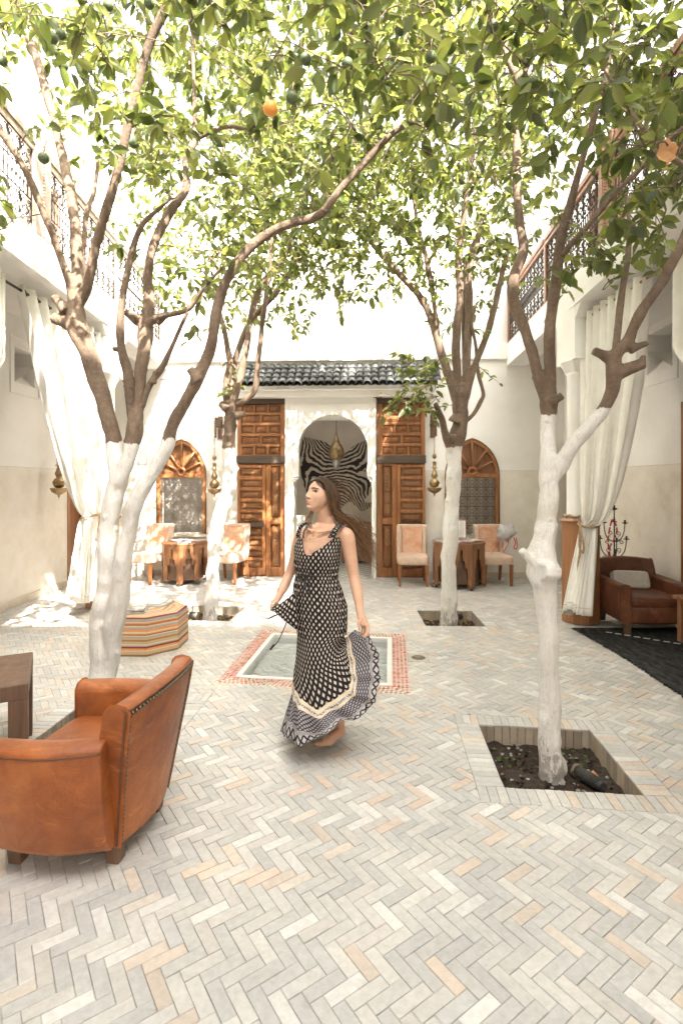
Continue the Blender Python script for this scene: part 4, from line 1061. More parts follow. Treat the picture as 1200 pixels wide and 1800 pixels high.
def tree(nm, label, limbs, zpaint, crown, grid_, ncl, seed, extra=(), fruits=(), parts_n=160, yr=None, leafL=(.07, .115), knobs=(), merge=4, vox=.008, thin=1.0):
    r_ = random.Random(seed); base = W(*limbs[0][0][:2], limbs[0][0][3]); base.z = -.13
    t = thing('orange_tree', label, 'tree', base, 0, 'whitewashed orange trees in the courtyard')
    bm_ = bark_mat('bark_' + nm, zpaint); pts_all = []
    trunk = MB()
    for i, lm in enumerate(limbs):
        P = [(*W(a, b, d), r * thin * d / 930) for a, b, r, d in lm]
        if i == 0: P[0] = (P[0][0], P[0][1], -.14, P[0][3])
        S = spl(P, 6); off = Vector(base); m_ = trunk if i < merge else MB()
        pts = []
        for k_, s in enumerate(S):
            p = Vector(s[:3]); w_ = .22 * s[3]
            pts.append(p + Vector((noise.noise(p * 5 + Vector((seed, 0, 0))), noise.noise(p * 5 + Vector((0, seed, 3))), 0)) * w_ - off)
        rad = [max(s[3], .002) * (1 + .10 * noise.noise(Vector(s[:3]) * 13) + (.13 * max(0, noise.noise(Vector(s[:3]) * 4.3 + Vector((9, seed, 0))))) ) for s in S]
        m_.tube(pts, rad, 18 if i == 0 else 12, jit=.17)
        if i < merge: m_.ico(pts[0], rad[0] * .97, rings=6, sides=12); m_.ico(pts[-1], rad[-1] * .97, rings=6, sides=12)
        for _ in range(max(0, int(len(S) * .8))):          # little knuckles on the bark
            k_ = r_.randrange(1, len(pts) - 1); a = r_.uniform(0, 6.28); rr = rad[k_]
            if rr < .014: continue
            d = Vector((math.cos(a), math.sin(a), r_.uniform(-.1, .6))); s_ = rr * r_.uniform(.14, .32)
            m_.ico(pts[k_] + d.normalized() * rr * .92, s_, rings=5, sides=7)
        if i >= merge: m_.build('limb', bm_, t)
        pts_all += [(p + off, r) for p, r in zip(pts, rad)]
    for (px, py, Y, rr, dx, dz, ln) in knobs:              # sawn stubs and burrs
        p = W(px, py, Y) - Vector(base); d = Vector((dx, -.02, dz)).normalized(); q = p + d * ln
        trunk.tube([p - d * rr, p, p.lerp(q, .5), q], [rr * 1.3, rr * 1.2, rr * .9, rr * .85], 10, jit=.3)
    tk = trunk.build('trunk', bm_, t); rmx = tk.modifiers.new('one_surface', 'REMESH'); rmx.mode = 'VOXEL'; rmx.voxel_size = vox; rmx.use_smooth_shade = True
    smx = tk.modifiers.new('smooth', 'SMOOTH'); smx.factor = .5; smx.iterations = 3
    # crown: twigs carrying leaves, sampled through the crown's volume
    cx, cy, cz, rx, ry, rz_ = crown; cl = []; tries = 0
    while len(cl) < ncl and tries < ncl * 60:
        tries += 1
        p = Vector((r_.uniform(-1, 1), r_.uniform(-1, 1), r_.uniform(-1, 1)))
        if p.length > 1: continue
        p = Vector((cx + p.x * rx, cy + p.y * ry, cz + p.z * rz_))
        if p.y < 1.0 or p.z < 2.75 or p.x < -4.6 or p.x > 3.9 or p.y > 8.85: continue
        px, py = PX(p); d = dens(grid_, px, py)
        vis = -40 < px < 1240 and -40 < py < 1000
        if not vis: d *= .5
        if noise.noise(p * 1.6 + Vector((seed, 1, 2))) < -.22: d *= .25
        if r_.random() < d: cl.append(p)
    for (px, py, Y) in extra: cl.append(W(px, py, Y))
    tw = MB(); leaves = []
    cl.sort(key=lambda p: min((a[0] - p).length_squared for a in pts_all[::4]))
    for p in cl:
        q, qr = min(pts_all, key=lambda a: (a[0] - p).length_squared)
        dist = (q - p).length; dirn = (p - q).normalized() if dist > .01 else Vector((0, 0, 1))
        pts_all.append((p, .004)); Lt = r_.uniform(.22, .42); droop = Vector((r_.uniform(-.6, .6), r_.uniform(-.6, .6), r_.uniform(-.75, .15)))
        d = (dirn * .6 + droop).normalized(); a = p - d * Lt * .5; e = p + d * Lt * .5
        if dist < 1.0:
            mid = q.lerp(a, .5) + Vector((r_.uniform(-.08, .08), r_.uniform(-.08, .08), .10 * dist))
            pp = spl([tuple(q), tuple(mid), tuple(a), tuple(e)], 3); n_ = len(pp)
            tw.tube([Vector(x) - base for x in pp], [.0048 - .0034 * i / n_ for i in range(n_)], 4, cap=False)
        else: tw.tube([a - base, p - base, e - base], [.004, .003, .0015], 4, cap=False)
        nl = r_.randint(9, 15)
        for k in range(nl):
            s = r_.uniform(0, 1) ** .8; o = a.lerp(e, s)
            az_ = r_.uniform(0, 6.283); out = Vector((math.cos(az_), math.sin(az_), r_.uniform(-1.15, .35))); out = (out + d * .5).normalized()
            leaves.append((o + out * .012, out, r_.uniform(*leafL) * r_.choice((.75, 1, 1, 1.1)), r_.choice(GREENS), r_.uniform(-.9, .9)))
    def key(lf):
        p = lf[0]; px, py = PX(p); return -lf[2] / p.y if (-10 < px < 1210 and -10 < py < 900) else 0
    leaves.sort(key=key)
    def mat_of(lf):
        x = lf[1]; up = Vector((0, 0, 1)); y = up.cross(x)
        if y.length < .1: y = Vector((1, 0, 0))
        y.normalize(); y = (Matrix.Rotation(lf[4], 3, x) @ y); z = x.cross(y)
        return Matrix((x, y, z)).transposed()
    for k, lf in enumerate(leaves[:parts_n]):
        o = bpy.data.objects.new('leaf', LEAF[k % 4]); C.objects.link(o); o.parent = t
        o.matrix_local = Matrix.Translation(lf[0] - base) @ (mat_of(lf) * lf[2]).to_4x4(); kk = r_.uniform(.8, 1.2); o.color = (*[v * kk for v in lf[3]], 1)
    st = MB(); cols = []
    for lf in leaves[parts_n:]:
        Mx = mat_of(lf); n = st.add([Mx @ q + lf[0] - base for q in leaf_pts(lf[2], lf[2] * .5, .22, .16)])
        st.face([n, n + 5, n + 4, n + 3], 0, True); st.face([n, n + 3, n + 2, n + 1], 0, True); kk = r_.uniform(.75, 1.25); c = tuple(v * kk for v in lf[3]); cols += [c, c]
    st.build('foliage', M['leaf'], t, cols=cols, kind='stuff')
    tw.build('twigs', bm_, t, kind='stuff')
    for (px, py, Y, rr) in fruits:
        m_ = MB(); p = W(px, py, Y) - base; m_.ico(p, rr, rings=9, sides=14, sz=.97); f = m_.build('green_fruit', M['green'], t)
        m_ = MB(); m_.tube([p + Vector((0, 0, rr * .95)), p + Vector((.01, .01, rr + .07))], .003, 5); m_.build('fruit_stem', bm_, f)
    return t
# each limb: (photo x, photo y, radius in photo pixels, distance)
NL = [
 [(186, 1290, 30, 3.55), (180, 1190, 26, 3.55), (178, 1120, 25, 3.55), (187, 1060, 24, 3.55), (190, 1000, 22, 3.55), (192, 930, 19, 3.57), (200, 870, 19, 3.58), (208, 830, 20, 3.58), (203, 795, 17, 3.6), (196, 755, 15, 3.62), (178, 690, 16, 3.64), (155, 620, 17, 3.66), (138, 575, 20, 3.68), (132, 535, 15, 3.7)],
 [(187, 1235, 12, 3.55), (193, 1170, 16, 3.54), (201, 1100, 19, 3.5), (211, 1040, 19, 3.46), (218, 980, 17, 3.42), (228, 920, 16, 3.4), (245, 870, 17, 3.38), (268, 830, 15, 3.36), (292, 790, 14, 3.34), (305, 745, 12, 3.33), (335, 690, 12, 3.32), (352, 655, 12, 3.32), (372, 600, 11, 3.3), (382, 540, 11, 3.3), (400, 490, 10, 3.28), (440, 435, 9.5, 3.25), (490, 400, 9, 3.2), (560, 378, 8.5, 3.15), (600, 330, 7.5, 3.1), (650, 275, 7, 3.05), (702, 225, 6, 3.0), (735, 218, 3, 2.95), (760, 240, 1.5, 2.9)],
 [(205, 850, 15, 3.56), (228, 800, 15, 3.55), (236, 755, 17, 3.55), (242, 710, 13, 3.56), (250, 640, 12, 3.6), (256, 580, 15, 3.62), (263, 530, 12, 3.65), (260, 480, 10, 3.68), (270, 430, 9.5, 3.7), (300, 370, 9, 3.72), (327, 333, 8, 3.75), (326, 285, 7.5, 3.8), (342, 245, 7.5, 3.82), (342, 200, 4.5, 3.85), (340, 100, 4, 3.9), (338, 0, 3, 3.95), (336, -60, 2, 4)],
 [(130, 560, 10, 3.69), (125, 505, 9, 3.68), (108, 455, 7.5, 3.66), (78, 375, 7, 3.6), (42, 295, 7, 3.52), (0, 228, 7.5, 3.45), (-50, 160, 7, 3.35), (-110, 80, 5, 3.2)],
 [(134, 540, 13, 3.7), (138, 500, 12, 3.72), (133, 400, 10.5, 3.78), (118, 310, 10, 3.84), (90, 190, 9, 3.9), (60, 90, 8.5, 3.95), (25, -5, 8, 4.0), (5, -80, 6, 4.1)],
 [(136, 540, 11, 3.68), (152, 505, 11, 3.66), (168, 435, 9.5, 3.6), (197, 335, 9.5, 3.5), (232, 200, 9, 3.4), (262, 80, 9, 3.3), (300, -5, 9, 3.22), (330, -80, 7, 3.15)],
 [(140, 530, 6, 3.8), (147, 440, 5, 3.95), (152, 380, 5.5, 4.05), (168, 325, 4.5, 4.15), (172, 250, 3, 4.3), (165, 160, 2.5, 4.5)],
 [(234, 740, 10, 3.56), (228, 690, 10, 3.54), (225, 655, 10, 3.53), (214, 612, 8, 3.5), (214, 540, 6.5, 3.48), (226, 470, 6.5, 3.45), (245, 405, 6, 3.4), (262, 382, 5, 3.38), (300, 350, 2.5, 3.3)],
 [(250, 715, 6, 3.56), (264, 675, 6.5, 3.54), (285, 645, 6, 3.52), (305, 605, 4.5, 3.5), (320, 570, 3.8, 3.48), (331, 548, 3.5, 3.46)],
 [(258, 570, 8, 3.6), (285, 556, 6, 3.55), (330, 545, 5, 3.46), (352, 515, 3.5, 3.4), (390, 470, 2.5, 3.3)],
 [(335, 250, 6, 3.82), (370, 232, 4.5, 3.8), (402, 222, 4, 3.76), (438, 226, 3.5, 3.7), (455, 210, 3, 3.66), (460, 195, 2.5, 3.62)],
]
NR = [
 [(966, 1372, 23, 3.1), (965, 1335, 22, 3.1), (966, 1260, 20, 3.1), (964, 1180, 19, 3.1), (961, 1100, 18, 3.1), (958, 1040, 21, 3.1), (953, 1005, 27, 3.1), (950, 965, 24, 3.1), (958, 925, 19, 3.1), (962, 880, 18, 3.1), (961, 835, 17, 3.12), (963, 790, 15, 3.14), (963, 740, 14, 3.16), (962, 705, 16, 3.18)],
 [(958, 850, 13, 3.1), (975, 830, 15, 3.08), (1005, 785, 13, 3.02), (1035, 750, 13, 2.97), (1058, 722, 12.5, 2.94), (1075, 685, 12.5, 2.92), (1078, 650, 14.5, 2.9), (1082, 622, 13, 2.89), (1103, 600, 11, 2.87), (1112, 580, 10, 2.86), (1132, 540, 10, 2.83), (1165, 490, 10, 2.8), (1196, 430, 10, 2.76), (1222, 370, 9, 2.72), (1260, 290, 8, 2.66)],
 [(962, 712, 13, 3.18), (948, 670, 11, 3.2), (938, 630, 10, 3.22), (922, 580, 10, 3.25), (903, 530, 11, 3.28), (902, 488, 10, 3.3), (918, 440, 9.5, 3.33), (912, 385, 8, 3.36), (906, 320, 7.5, 3.4), (909, 220, 7.5, 3.45), (912, 150, 8, 3.5), (893, 105, 5.5, 3.52), (880, 60, 4.5, 3.55), (874, 5, 4, 3.6), (868, -60, 3, 3.65)],
 [(964, 715, 13, 3.18), (966, 660, 11, 3.16), (966, 580, 10.5, 3.14), (975, 500, 10, 3.1), (984, 430, 9.5, 3.06), (1000, 365, 9, 3.02), (1020, 290, 6.5, 2.96), (1045, 200, 6, 2.9), (1062, 140, 5, 2.86), (1075, 60, 3.5, 2.8), (1090, -20, 2.5, 2.75)],
 [(985, 450, 6, 3.06), (1030, 400, 5.5, 3.0), (1075, 345, 5.5, 2.95), (1120, 300, 5, 2.9), (1160, 260, 4.5, 2.85), (1200, 225, 4, 2.8), (1260, 180, 3, 2.7)],
 [(1078, 640, 7, 2.9), (1085, 580, 6.5, 2.92), (1093, 510, 6, 2.94), (1102, 455, 5.5, 2.96), (1105, 400, 4, 3.0), (1100, 340, 2.5, 3.05)],
 [(912, 160, 5, 3.5), (925, 120, 4.5, 3.48), (940, 95, 3, 3.45), (965, 40, 2, 3.4)],
 [(1050, 100, 3, 2.8), (1090, 170, 4, 2.76), (1120, 215, 4, 2.72), (1165, 265, 5, 2.7), (1200, 290, 5, 2.66), (1250, 300, 4, 2.6)],
]
MR = [
 [(789, 1102, 19, 6.3), (788, 1070, 16, 6.3), (788, 1000, 14, 6.3), (790, 940, 15.5, 6.3), (795, 890, 14, 6.3), (797, 830, 14.5, 6.3), (797, 785, 15, 6.3), (808, 745, 14, 6.3), (809, 705, 15, 6.3), (808, 685, 14, 6.3)],
 [(800, 700, 10, 6.3), (787, 660, 8.5, 6.3), (772, 610, 8, 6.32), (757, 560, 7, 6.34), (735, 518, 7, 6.36), (700, 480, 6.5, 6.4), (678, 455, 6, 6.42), (655, 430, 5, 6.45), (640, 400, 4, 6.5)],
 [(805, 695, 8, 6.3), (801, 600, 8, 6.25), (808, 520, 7.5, 6.2), (806, 450, 7, 6.15), (818, 360, 6.5, 6.1), (828, 285, 6, 6.05), (838, 200, 4, 6.0)],
 [(815, 695, 8, 6.3), (821, 610, 7.5, 6.35), (824, 530, 7.5, 6.4), (822, 480, 7, 6.42), (838, 430, 5, 6.45), (850, 370, 4, 6.5)],
 [(820, 700, 6, 6.3), (835, 640, 6, 6.28), (858, 580, 6, 6.25), (873, 520, 5.5, 6.22), (886, 465, 5, 6.2), (898, 420, 3, 6.15)],
 [(795, 800, 10, 6.28), (784, 770, 7.5, 6.2), (775, 735, 6.5, 6.1), (766, 712, 5.5, 6.0)],
 [(818, 740, 4.5, 6.3), (832, 728, 4, 6.3), (845, 705, 4, 6.3), (849, 690, 3.5, 6.3), (840, 655, 3.5, 6.3), (836, 610, 3, 6.3), (829, 570, 3, 6.3), (835, 540, 2, 6.3)],
 [(770, 600, 5, 6.32), (762, 530, 5, 6.3), (750, 460, 5, 6.28), (735, 400, 4, 6.25), (725, 340, 3, 6.2)],
 [(816, 660, 5, 6.45), (815, 560, 5, 6.5), (818, 470, 4.5, 6.55), (845, 400, 4, 6.6)],
]
ML = [
 [(370, 1092, 15, 6.5), (371, 1060, 12.5, 6.5), (375, 1000, 12, 6.5), (378, 950, 12, 6.5), (386, 905, 12, 6.5), (400, 870, 14, 6.5), (405, 830, 13, 6.5), (402, 790, 12, 6.5), (403, 755, 11, 6.5), (406, 720, 12, 6.5), (406, 700, 10, 6.5)],
 [(400, 712, 7, 6.5), (398, 670, 6.5, 6.5), (404, 640, 6, 6.5), (396, 590, 5, 6.52), (386, 545, 4, 6.55), (380, 500, 3, 6.6)],
 [(410, 705, 8, 6.48), (425, 650, 6.5, 6.45), (435, 600, 5.5, 6.42), (442, 550, 5.5, 6.4), (460, 500, 5.5, 6.35), (500, 450, 5, 6.3), (520, 400, 3, 6.25)],
 [(418, 712, 5, 6.45), (435, 700, 5, 6.4), (449, 680, 5.5, 6.35), (455, 620, 4.5, 6.3), (465, 540, 4.5, 6.25), (474, 470, 4, 6.2), (480, 400, 3, 6.15)],
 [(408, 690, 6, 6.52), (412, 640, 5.5, 6.6), (430, 585, 5, 6.65), (445, 560, 4.5, 6.68), (480, 520, 5, 6.7), (510, 480, 5, 6.75), (530, 430, 3, 6.8)],
]
gf = lambda L_, Y, s=.028: [(x, y, Y + .13 * math.sin(i * 2.3), s) for i, (x, y) in enumerate(L_)]
tree('near_left', 'largest orange tree, several whitewashed stems rising behind the striped pouf and tan armchair', NL, 1.87,
     (-1.45, 3.5, 4.75, 2.3, 1.7, 1.75), NEAR, 500, 11, extra=[(310, 470, 3.5), (370, 500, 3.4), (345, 560, 3.42), (300, 500, 3.5), (400, 450, 3.3)],
     fruits=gf([(190, 10), (108, 61), (93, 67), (111, 116), (5, 107), (372, 9), (402, 24), (460, 118), (262, 6), (235, 252), (77, 278)], 2.9), parts_n=190, merge=7, thin=.86,
     knobs=[(125, 570, 3.68, .045, -1, .35, .13), (112, 540, 3.66, .035, -.7, .9, .10), (238, 560, 3.6, .03, -.8, .6, .08), (280, 560, 3.58, .03, 1, .5, .06), (250, 812, 3.42, .026, .05, 1, .08), (345, 665, 3.3, .03, -.5, .8, .07), (212, 615, 3.5, .02, -1, .2, .05), (270, 670, 3.5, .02, .2, 1, .07)])
tree('near_right', 'tall whitewashed orange tree standing in the front right pit, forking low', NR, 2.01,
     (1.15, 3.0, 4.45, 2.2, 1.7, 1.55), NEAR, 570, 23, extra=[(1080, 380, 2.6), (1130, 350, 2.5), (1160, 400, 2.5), (1040, 420, 2.9), (1100, 470, 2.9), (1180, 330, 2.4), (1010, 470, 3.0), (720, 60, 2.6), (680, 130, 2.6), (740, 160, 2.7), (800, 60, 2.8), (1050, 440, 2.8)],
     fruits=gf([(537, 104), (557, 140), (513, 172), (703, 52), (756, 100), (961, 22), (972, 162), (972, 72), (610, 112), (590, 60), (865, 46), (937, 145)], 2.75, .03), parts_n=240, thin=.92,
     knobs=[(938, 990, 3.07, .027, -.75, .75, .11), (968, 1006, 3.02, .045, .6, -.1, .05), (1085, 655, 2.9, .035, 1, .35, .15), (1068, 628, 2.9, .028, -1, .45, .09), (1112, 612, 2.86, .02, 1, .35, .08), (1128, 640, 2.88, .016, .1, 1, .05), (972, 705, 3.12, .03, .8, .5, .06)])
tree('mid_right', 'whitewashed orange tree in the rear pit before the right octagonal table', MR, 2.03,
     (.95, 6.3, 5.25, 2.1, 1.7, 2.3), MID, 820, 31, extra=[(720, 650, 5.9), (735, 690, 5.9), (755, 640, 5.95), (700, 700, 5.9), (760, 700, 6.0), (745, 720, 5.95), (690, 720, 5.9), (860, 660, 6.3), (850, 530, 6.4), (870, 500, 6.3), (725, 625, 5.9), (715, 640, 5.9), (730, 665, 5.9), (742, 680, 5.92), (752, 660, 5.95), (765, 685, 6.0), (708, 708, 5.9), (722, 705, 5.88), (775, 715, 6.0), (760, 730, 5.95), (697, 695, 5.9), (768, 640, 6.0)],
     fruits=gf([(795, 357), (795, 396), (930, 230), (840, 250), (873, 205), (690, 500), (635, 485)], 5.9), parts_n=110, merge=6, vox=.011, thin=.9, leafL=(.075, .12), knobs=[(800, 735, 6.2, .05, .1, .3, .05), (793, 770, 6.2, .04, -1, .5, .09)])
tree('mid_left', 'slender sunlit whitewashed orange tree beside the left hanging brass lantern', ML, 2.03,
     (-1.3, 6.5, 5.35, 2.1, 1.6, 2.15), MID, 740, 47, extra=[(400, 560, 6.4), (380, 570, 6.5), (510, 570, 6.4), (540, 560, 6.3), (520, 530, 6.2), (395, 690, 6.4), (410, 655, 6.45)],
     fruits=gf([(480, 290), (570, 330), (360, 340)], 6.0), parts_n=110, merge=3, vox=.011, thin=.95, leafL=(.075, .12), knobs=[(395, 715, 6.45, .05, -.8, .6, .07), (420, 730, 6.4, .045, .9, .2, .08)])
# a ripe orange hanging, and a dead leaf caught on a twig
m_ = MB(); p = W(475, 191, 2.25); m_.ico((0, 0, 0), .031, rings=12, sides=18, sz=.96); o = m_.build('ripe_orange', M['orange'], loc=p); tag(o, 'single ripe orange hanging among the leaves', 'orange')
m_ = MB(); m_.tube([(0, 0, .028), (-.015, .05, .09), (-.02, .3, .16)], .0025, 5); m_.build('stalk', M['rope'], o)
m_ = MB(); rows = [[(u * .05 * (1 - abs(v) ** 2) ** .5 if abs(v) < 1 else 0, .012 * math.sin(5 * v + 3 * u), v * .06 + .006 * math.sin(9 * u)) for u in (-1, -.5, 0, .5, 1)] for v in (-.98, -.6, -.2, .2, .6, .98)]
m_.grid(rows); o = m_.build('dead_leaf', M['deadleaf'], loc=W(1172, 266, 2.62)); tag(o, 'curled orange brown dead leaf caught on a twig of the front right tree', 'leaf')
# things lying in the pits
def lamp_tube(px, py, lab, ln=.17, r=.034, ang=-.9, cable=None):
    p = G(px, py, -.10); t = thing('ground_lamp', lab, 'lamp', p, ang)
    m_ = MB(); n = 16
    prof = [(-.0, .02), (.01, r * .82), (.05, r * .85), (ln, r * .95)]
    for k in range(n):
        a = 2 * math.pi * k / n
    m_.tube([(x, 0, .03 - x * .12) for x, _ in prof], [q for _, q in prof], 18); 
    for k in range(18):
        a = 2 * math.pi * k / 18; m_.tube([(.02, r * .84 * math.cos(a), .03 + r * .84 * math.sin(a)), (ln * .95, r * .95 * math.cos(a), .03 - .12 * ln + r * .95 * math.sin(a))], .0028, 4, cap=False)
    m_.build('lamp_body', M['black'], t)
    m_ = MB(); m_.tube([(ln + .0, 0, .03 - ln * .12), (ln + .022, 0, .027 - ln * .12)], [r * 1.12, r * 1.16], 20); m_.build('rim', M['brasspl'], t)
    if cable:
        m_ = MB(); m_.tube(spl([(0, 0, .03), (-.06, .03, .06), (-.12, -.02, .03), (-.2, .05, .01)], 6), .006, 6); m_.build('cable', M['paperw'], t)
    return t
lamp_tube(1060, 1393, 'black ribbed lamp tube lying in the front right pit', ang=R(104), ln=.20, r=.036)
lamp_tube(333, 1085, 'black round lamp with white cable lying in the rear left pit', ang=R(-10), ln=.09, r=.05, cable=1)
lamp_tube(812, 1087, 'small black lamp lying in the rear right pit', ang=R(-160), ln=.07, r=.035)
for i, (px, py, c, sc, lab) in enumerate([(990, 1345, 'bed', .055, 'pale round fallen leaf leaning against the front right trunk'), (1050, 1366, 'deadleaf', .04, 'orange brown dry leaf beside the black lamp tube')]):
    m_ = MB(); rows = [[(u * sc * max(.02, (1 - v * v)) ** .5 * .8, .3 * sc * u * u * (1 if i else .3), v * sc) for u in (-1, -.5, 0, .5, 1)] for v in (-.97, -.5, 0, .5, .97)]
    m_.grid(rows); o = m_.build('fallen_leaf', M[c], loc=G(px, py, -.07)); o.rotation_euler = (R(-50 if i else -25), .3, .6); tag(o, lab, 'leaf')

lr = random.Random(3)
for nm, q in PITS.items():
    t = pits[nm]; c0 = Vector((sum(p[0] for p in q) / 4, sum(p[1] for p in q) / 4)); li_ = MB(); cc = []; gr_ = MB()
    for _ in range(26 if nm.startswith('near') else 60):
        u, v = lr.uniform(.06, .94), lr.uniform(.06, .94); A, B_, C_, D_ = [Vector(p) for p in q]; p = (A * (1 - u) + B_ * u) * (1 - v) + (D_ * (1 - u) + C_ * u) * v - c0
        s_ = lr.uniform(.012, .032) if nm.startswith('near') else lr.uniform(.025, .055); Mx = Matrix.Translation((p.x, p.y, -.100)) @ Matrix.Rotation(lr.uniform(0, 6.28), 4, 'Z') @ Matrix.Rotation(lr.uniform(-.5, .5), 4, 'X')
        n = li_.add([Mx @ w for w in leaf_pts(s_, s_ * .5, .3, .2)]); li_.face([n, n + 5, n + 4, n + 3]); li_.face([n, n + 3, n + 2, n + 1]); k = lr.uniform(.5, 1.2); c = tuple(x * k for x in lr.choice([(.30, .17, .08), (.42, .30, .18), (.22, .12, .06), (.5, .42, .3)])); cc += [c, c]
    li_.build('leaf_litter', M['leaf'], t, cols=cc, kind='stuff'); cc = []
    for _ in range(16):
        u, v = lr.uniform(.08, .9), lr.uniform(.45, .95); p = (A * (1 - u) + B_ * u) * (1 - v) + (D_ * (1 - u) + C_ * u) * v - c0
        for k in range(5):
            Mx = Matrix.Translation((p.x, p.y, -.112)) @ Matrix.Rotation(k * 1.3, 4, 'Z') @ Matrix.Rotation(-.7, 4, 'Y'); n = gr_.add([Mx @ w for w in leaf_pts(.02, .009, .2, .1)]); gr_.face([n, n + 5, n + 4, n + 3]); gr_.face([n, n + 3, n + 2, n + 1]); cc += [(.09, .16, .04)] * 2
    gr_.build('seedlings', M['leaf'], t, cols=cc, kind='stuff')
# ------------------------------------------------------------ curtains with rods
def pleats(n, amp, k=3): return
def curtain(nm, lab, side, ytop, tie, bot, X0, zt=3.44):
    """hangs from the gallery rod (top y range), gathered at the tie point (x,y,z,half width), flaring to the hem"""
    t = thing('curtain', lab, 'curtain', (X0, (ytop[0] + ytop[1]) / 2, 0), 0, 'cream linen curtains on the galleries'); off = Vector((X0, (ytop[0] + ytop[1]) / 2, 0))
    nu, nv = 150, 46; rows = []; uvs = []
    ty0, ty1, tx, tz = tie; by0, by1, bx, bz = bot; folds = 8; ph = rnd.random() * 6
    for j in range(nv + 1):
        v = j / nv; r = []; z = zt + .05 + (bz - zt - .05) * v
        if z > tz: s = (z - tz) / (zt - tz); s = max(0, s); e = s ** (.40 if side == 'R' else .75) ; e2 = s ** 1.0
        for i in range(nu + 1):
            u = i / nu; wv = math.sin(2 * math.pi * folds * u + ph); w2 = math.sin(2 * math.pi * folds * 2.3 * u + 1.7 + ph)
            if z > tz:
                ya, yb = ty0 + (ytop[0] - ty0) * e, ty1 + (ytop[1] - ty1) * min(1, s * 1.5) ** 1.1
                x = tx + (X0 - tx) * min(1, s * 1.6); A = .028 + .035 * s + .02 * math.sin(s * math.pi)
                A *= min(1, .35 + abs(z - tz) * 1.6)
                y = ya + (yb - ya) * u + .02 * w2 * (1 - s); sag = math.sin(math.pi * min(1, s)) * .10 * (u if side == 'R' else (u)) 
                x += A * wv + .012 * w2 * (1 - s); 
            else:
                s = (tz - z) / (tz - bz); ya, yb = ty0 + (by0 - ty0) * s ** .7, ty1 + (by1 - ty1) * s ** .7; x = tx + (bx - tx) * s
                A = .03 + .045 * s; y = ya + (yb - ya) * u + .015 * w2; x += A * math.sin(2 * math.pi * folds * .8 * u + ph + .6 * s) + .012 * w2 * (1 - s)
            zz_ = z + (.03 * math.sin(5 * u + ph) - .09 * (u - .5)) * (v ** 6) * 1.3
            r.append((x - off.x, y - off.y, zz_))
        rows.append(r)
    m_ = MB(); m_.grid(rows); cl = m_.build('cloth', M['linen'], t)
    so = cl.modifiers.new('thick', 'SOLIDIFY'); so.thickness = .004
    # hem fold
    m_ = MB(); m_.grid([[(p[0] - .004, p[1], p[2] + .075) for p in rows[-1]], [(p[0] - .005, p[1], p[2] + .071) for p in rows[-1]]]); m_.build('hem', M['rope'], t)
    m_ = MB()
    for k in range(folds):
        y = ytop[0] + (ytop[1] - ytop[0]) * (k + .5) / folds; P = [(0, y - off.y + .027 * math.cos(a), zt + .0 + .027 * math.sin(a)) for a in [i * math.pi / 6 for i in range(13)]]
        q = MB(); q.tube([(p[0] + .0, p[1], p[2]) for p in P], .0085, 6); q.build('grommet', M['oldwood'], t)
    # rope tie
    yc = (ty0 + ty1) / 2; hw = (ty1 - ty0) / 2 + .03
    m_ = MB(); m_.tube([(tx - off.x + .075 * math.cos(a), yc - off.y + hw * math.sin(a), tz + .02 * math.sin(a + 1)) for a in [i * math.pi / 10 for i in range(21)]], .013, 7); m_.build('tie_rope', M['rope'], t)
    sx = 1 if side == 'L' else -1
    fx = tx - off.x + .10 * sx; fy = yc - off.y - .02
    m_ = MB(); m_.tube(spl([(fx, fy, tz + .02), (fx + .02 * sx, fy - .06, tz - .12), (fx + .02 * sx, fy - .04, tz - .3), (fx + .03 * sx, fy - .02, tz - .42), (fx + .02 * sx, fy, tz - .62)], 8), .011, 7)
    m_.tube(spl([(fx, fy, tz), (fx + .03 * sx, fy - .10, tz - .08), (fx + .04 * sx, fy - .17, tz - .22), (fx + .03 * sx, fy - .12, tz - .29), (fx + .02 * sx, fy - .03, tz - .22), (fx, fy + .01, tz - .05)], 8), .011, 7); m_.build('rope_tail', M['rope'], t)
    return t
curtain('R', 'tall cream curtain knotted with brown rope beside the right wooden column base', 'R', (4.72, 5.95), (5.55, 5.86, 2.66, 1.16), (5.42, 5.88, 2.50, .22), 2.74)
curtain('L', 'cream curtain dappled with sun, tied with pale rope at the left wooden column base', 'L', (5.02, 6.62), (6.32, 6.72, -3.08, 1.20), (6.12, 6.62, -3.12, .20), -3.06)
curtain('R2', 'cream curtain at the extreme right edge, high beside the gallery rod', 'R', (3.2, 4.25), (2.6, 2.9, 2.6, 1.15), (2.5, 3.0, 2.55, .2), 2.72)
curtain('L2', 'cream curtain at the extreme left edge, hanging from the rod', 'L', (3.5, 4.75), (3.3, 3.55, -3.0, 1.2), (3.2, 3.7, -3.0, .2), -3.04)
for side, X0, a, b in (('left', -3.05, 2.0, 6.7), ('right', 2.73, 1.5, 5.95)):
    m_ = MB(); m_.tube([(0, a, 0), (0, b, 0)], .013, 8); o = m_.build('curtain_rod', M['iron'] if side == 'left' else M['rope'], loc=(X0, 0, 3.44)); tag(o, 'thin metal curtain rod under the %s gallery beam' % side, 'curtain rod')

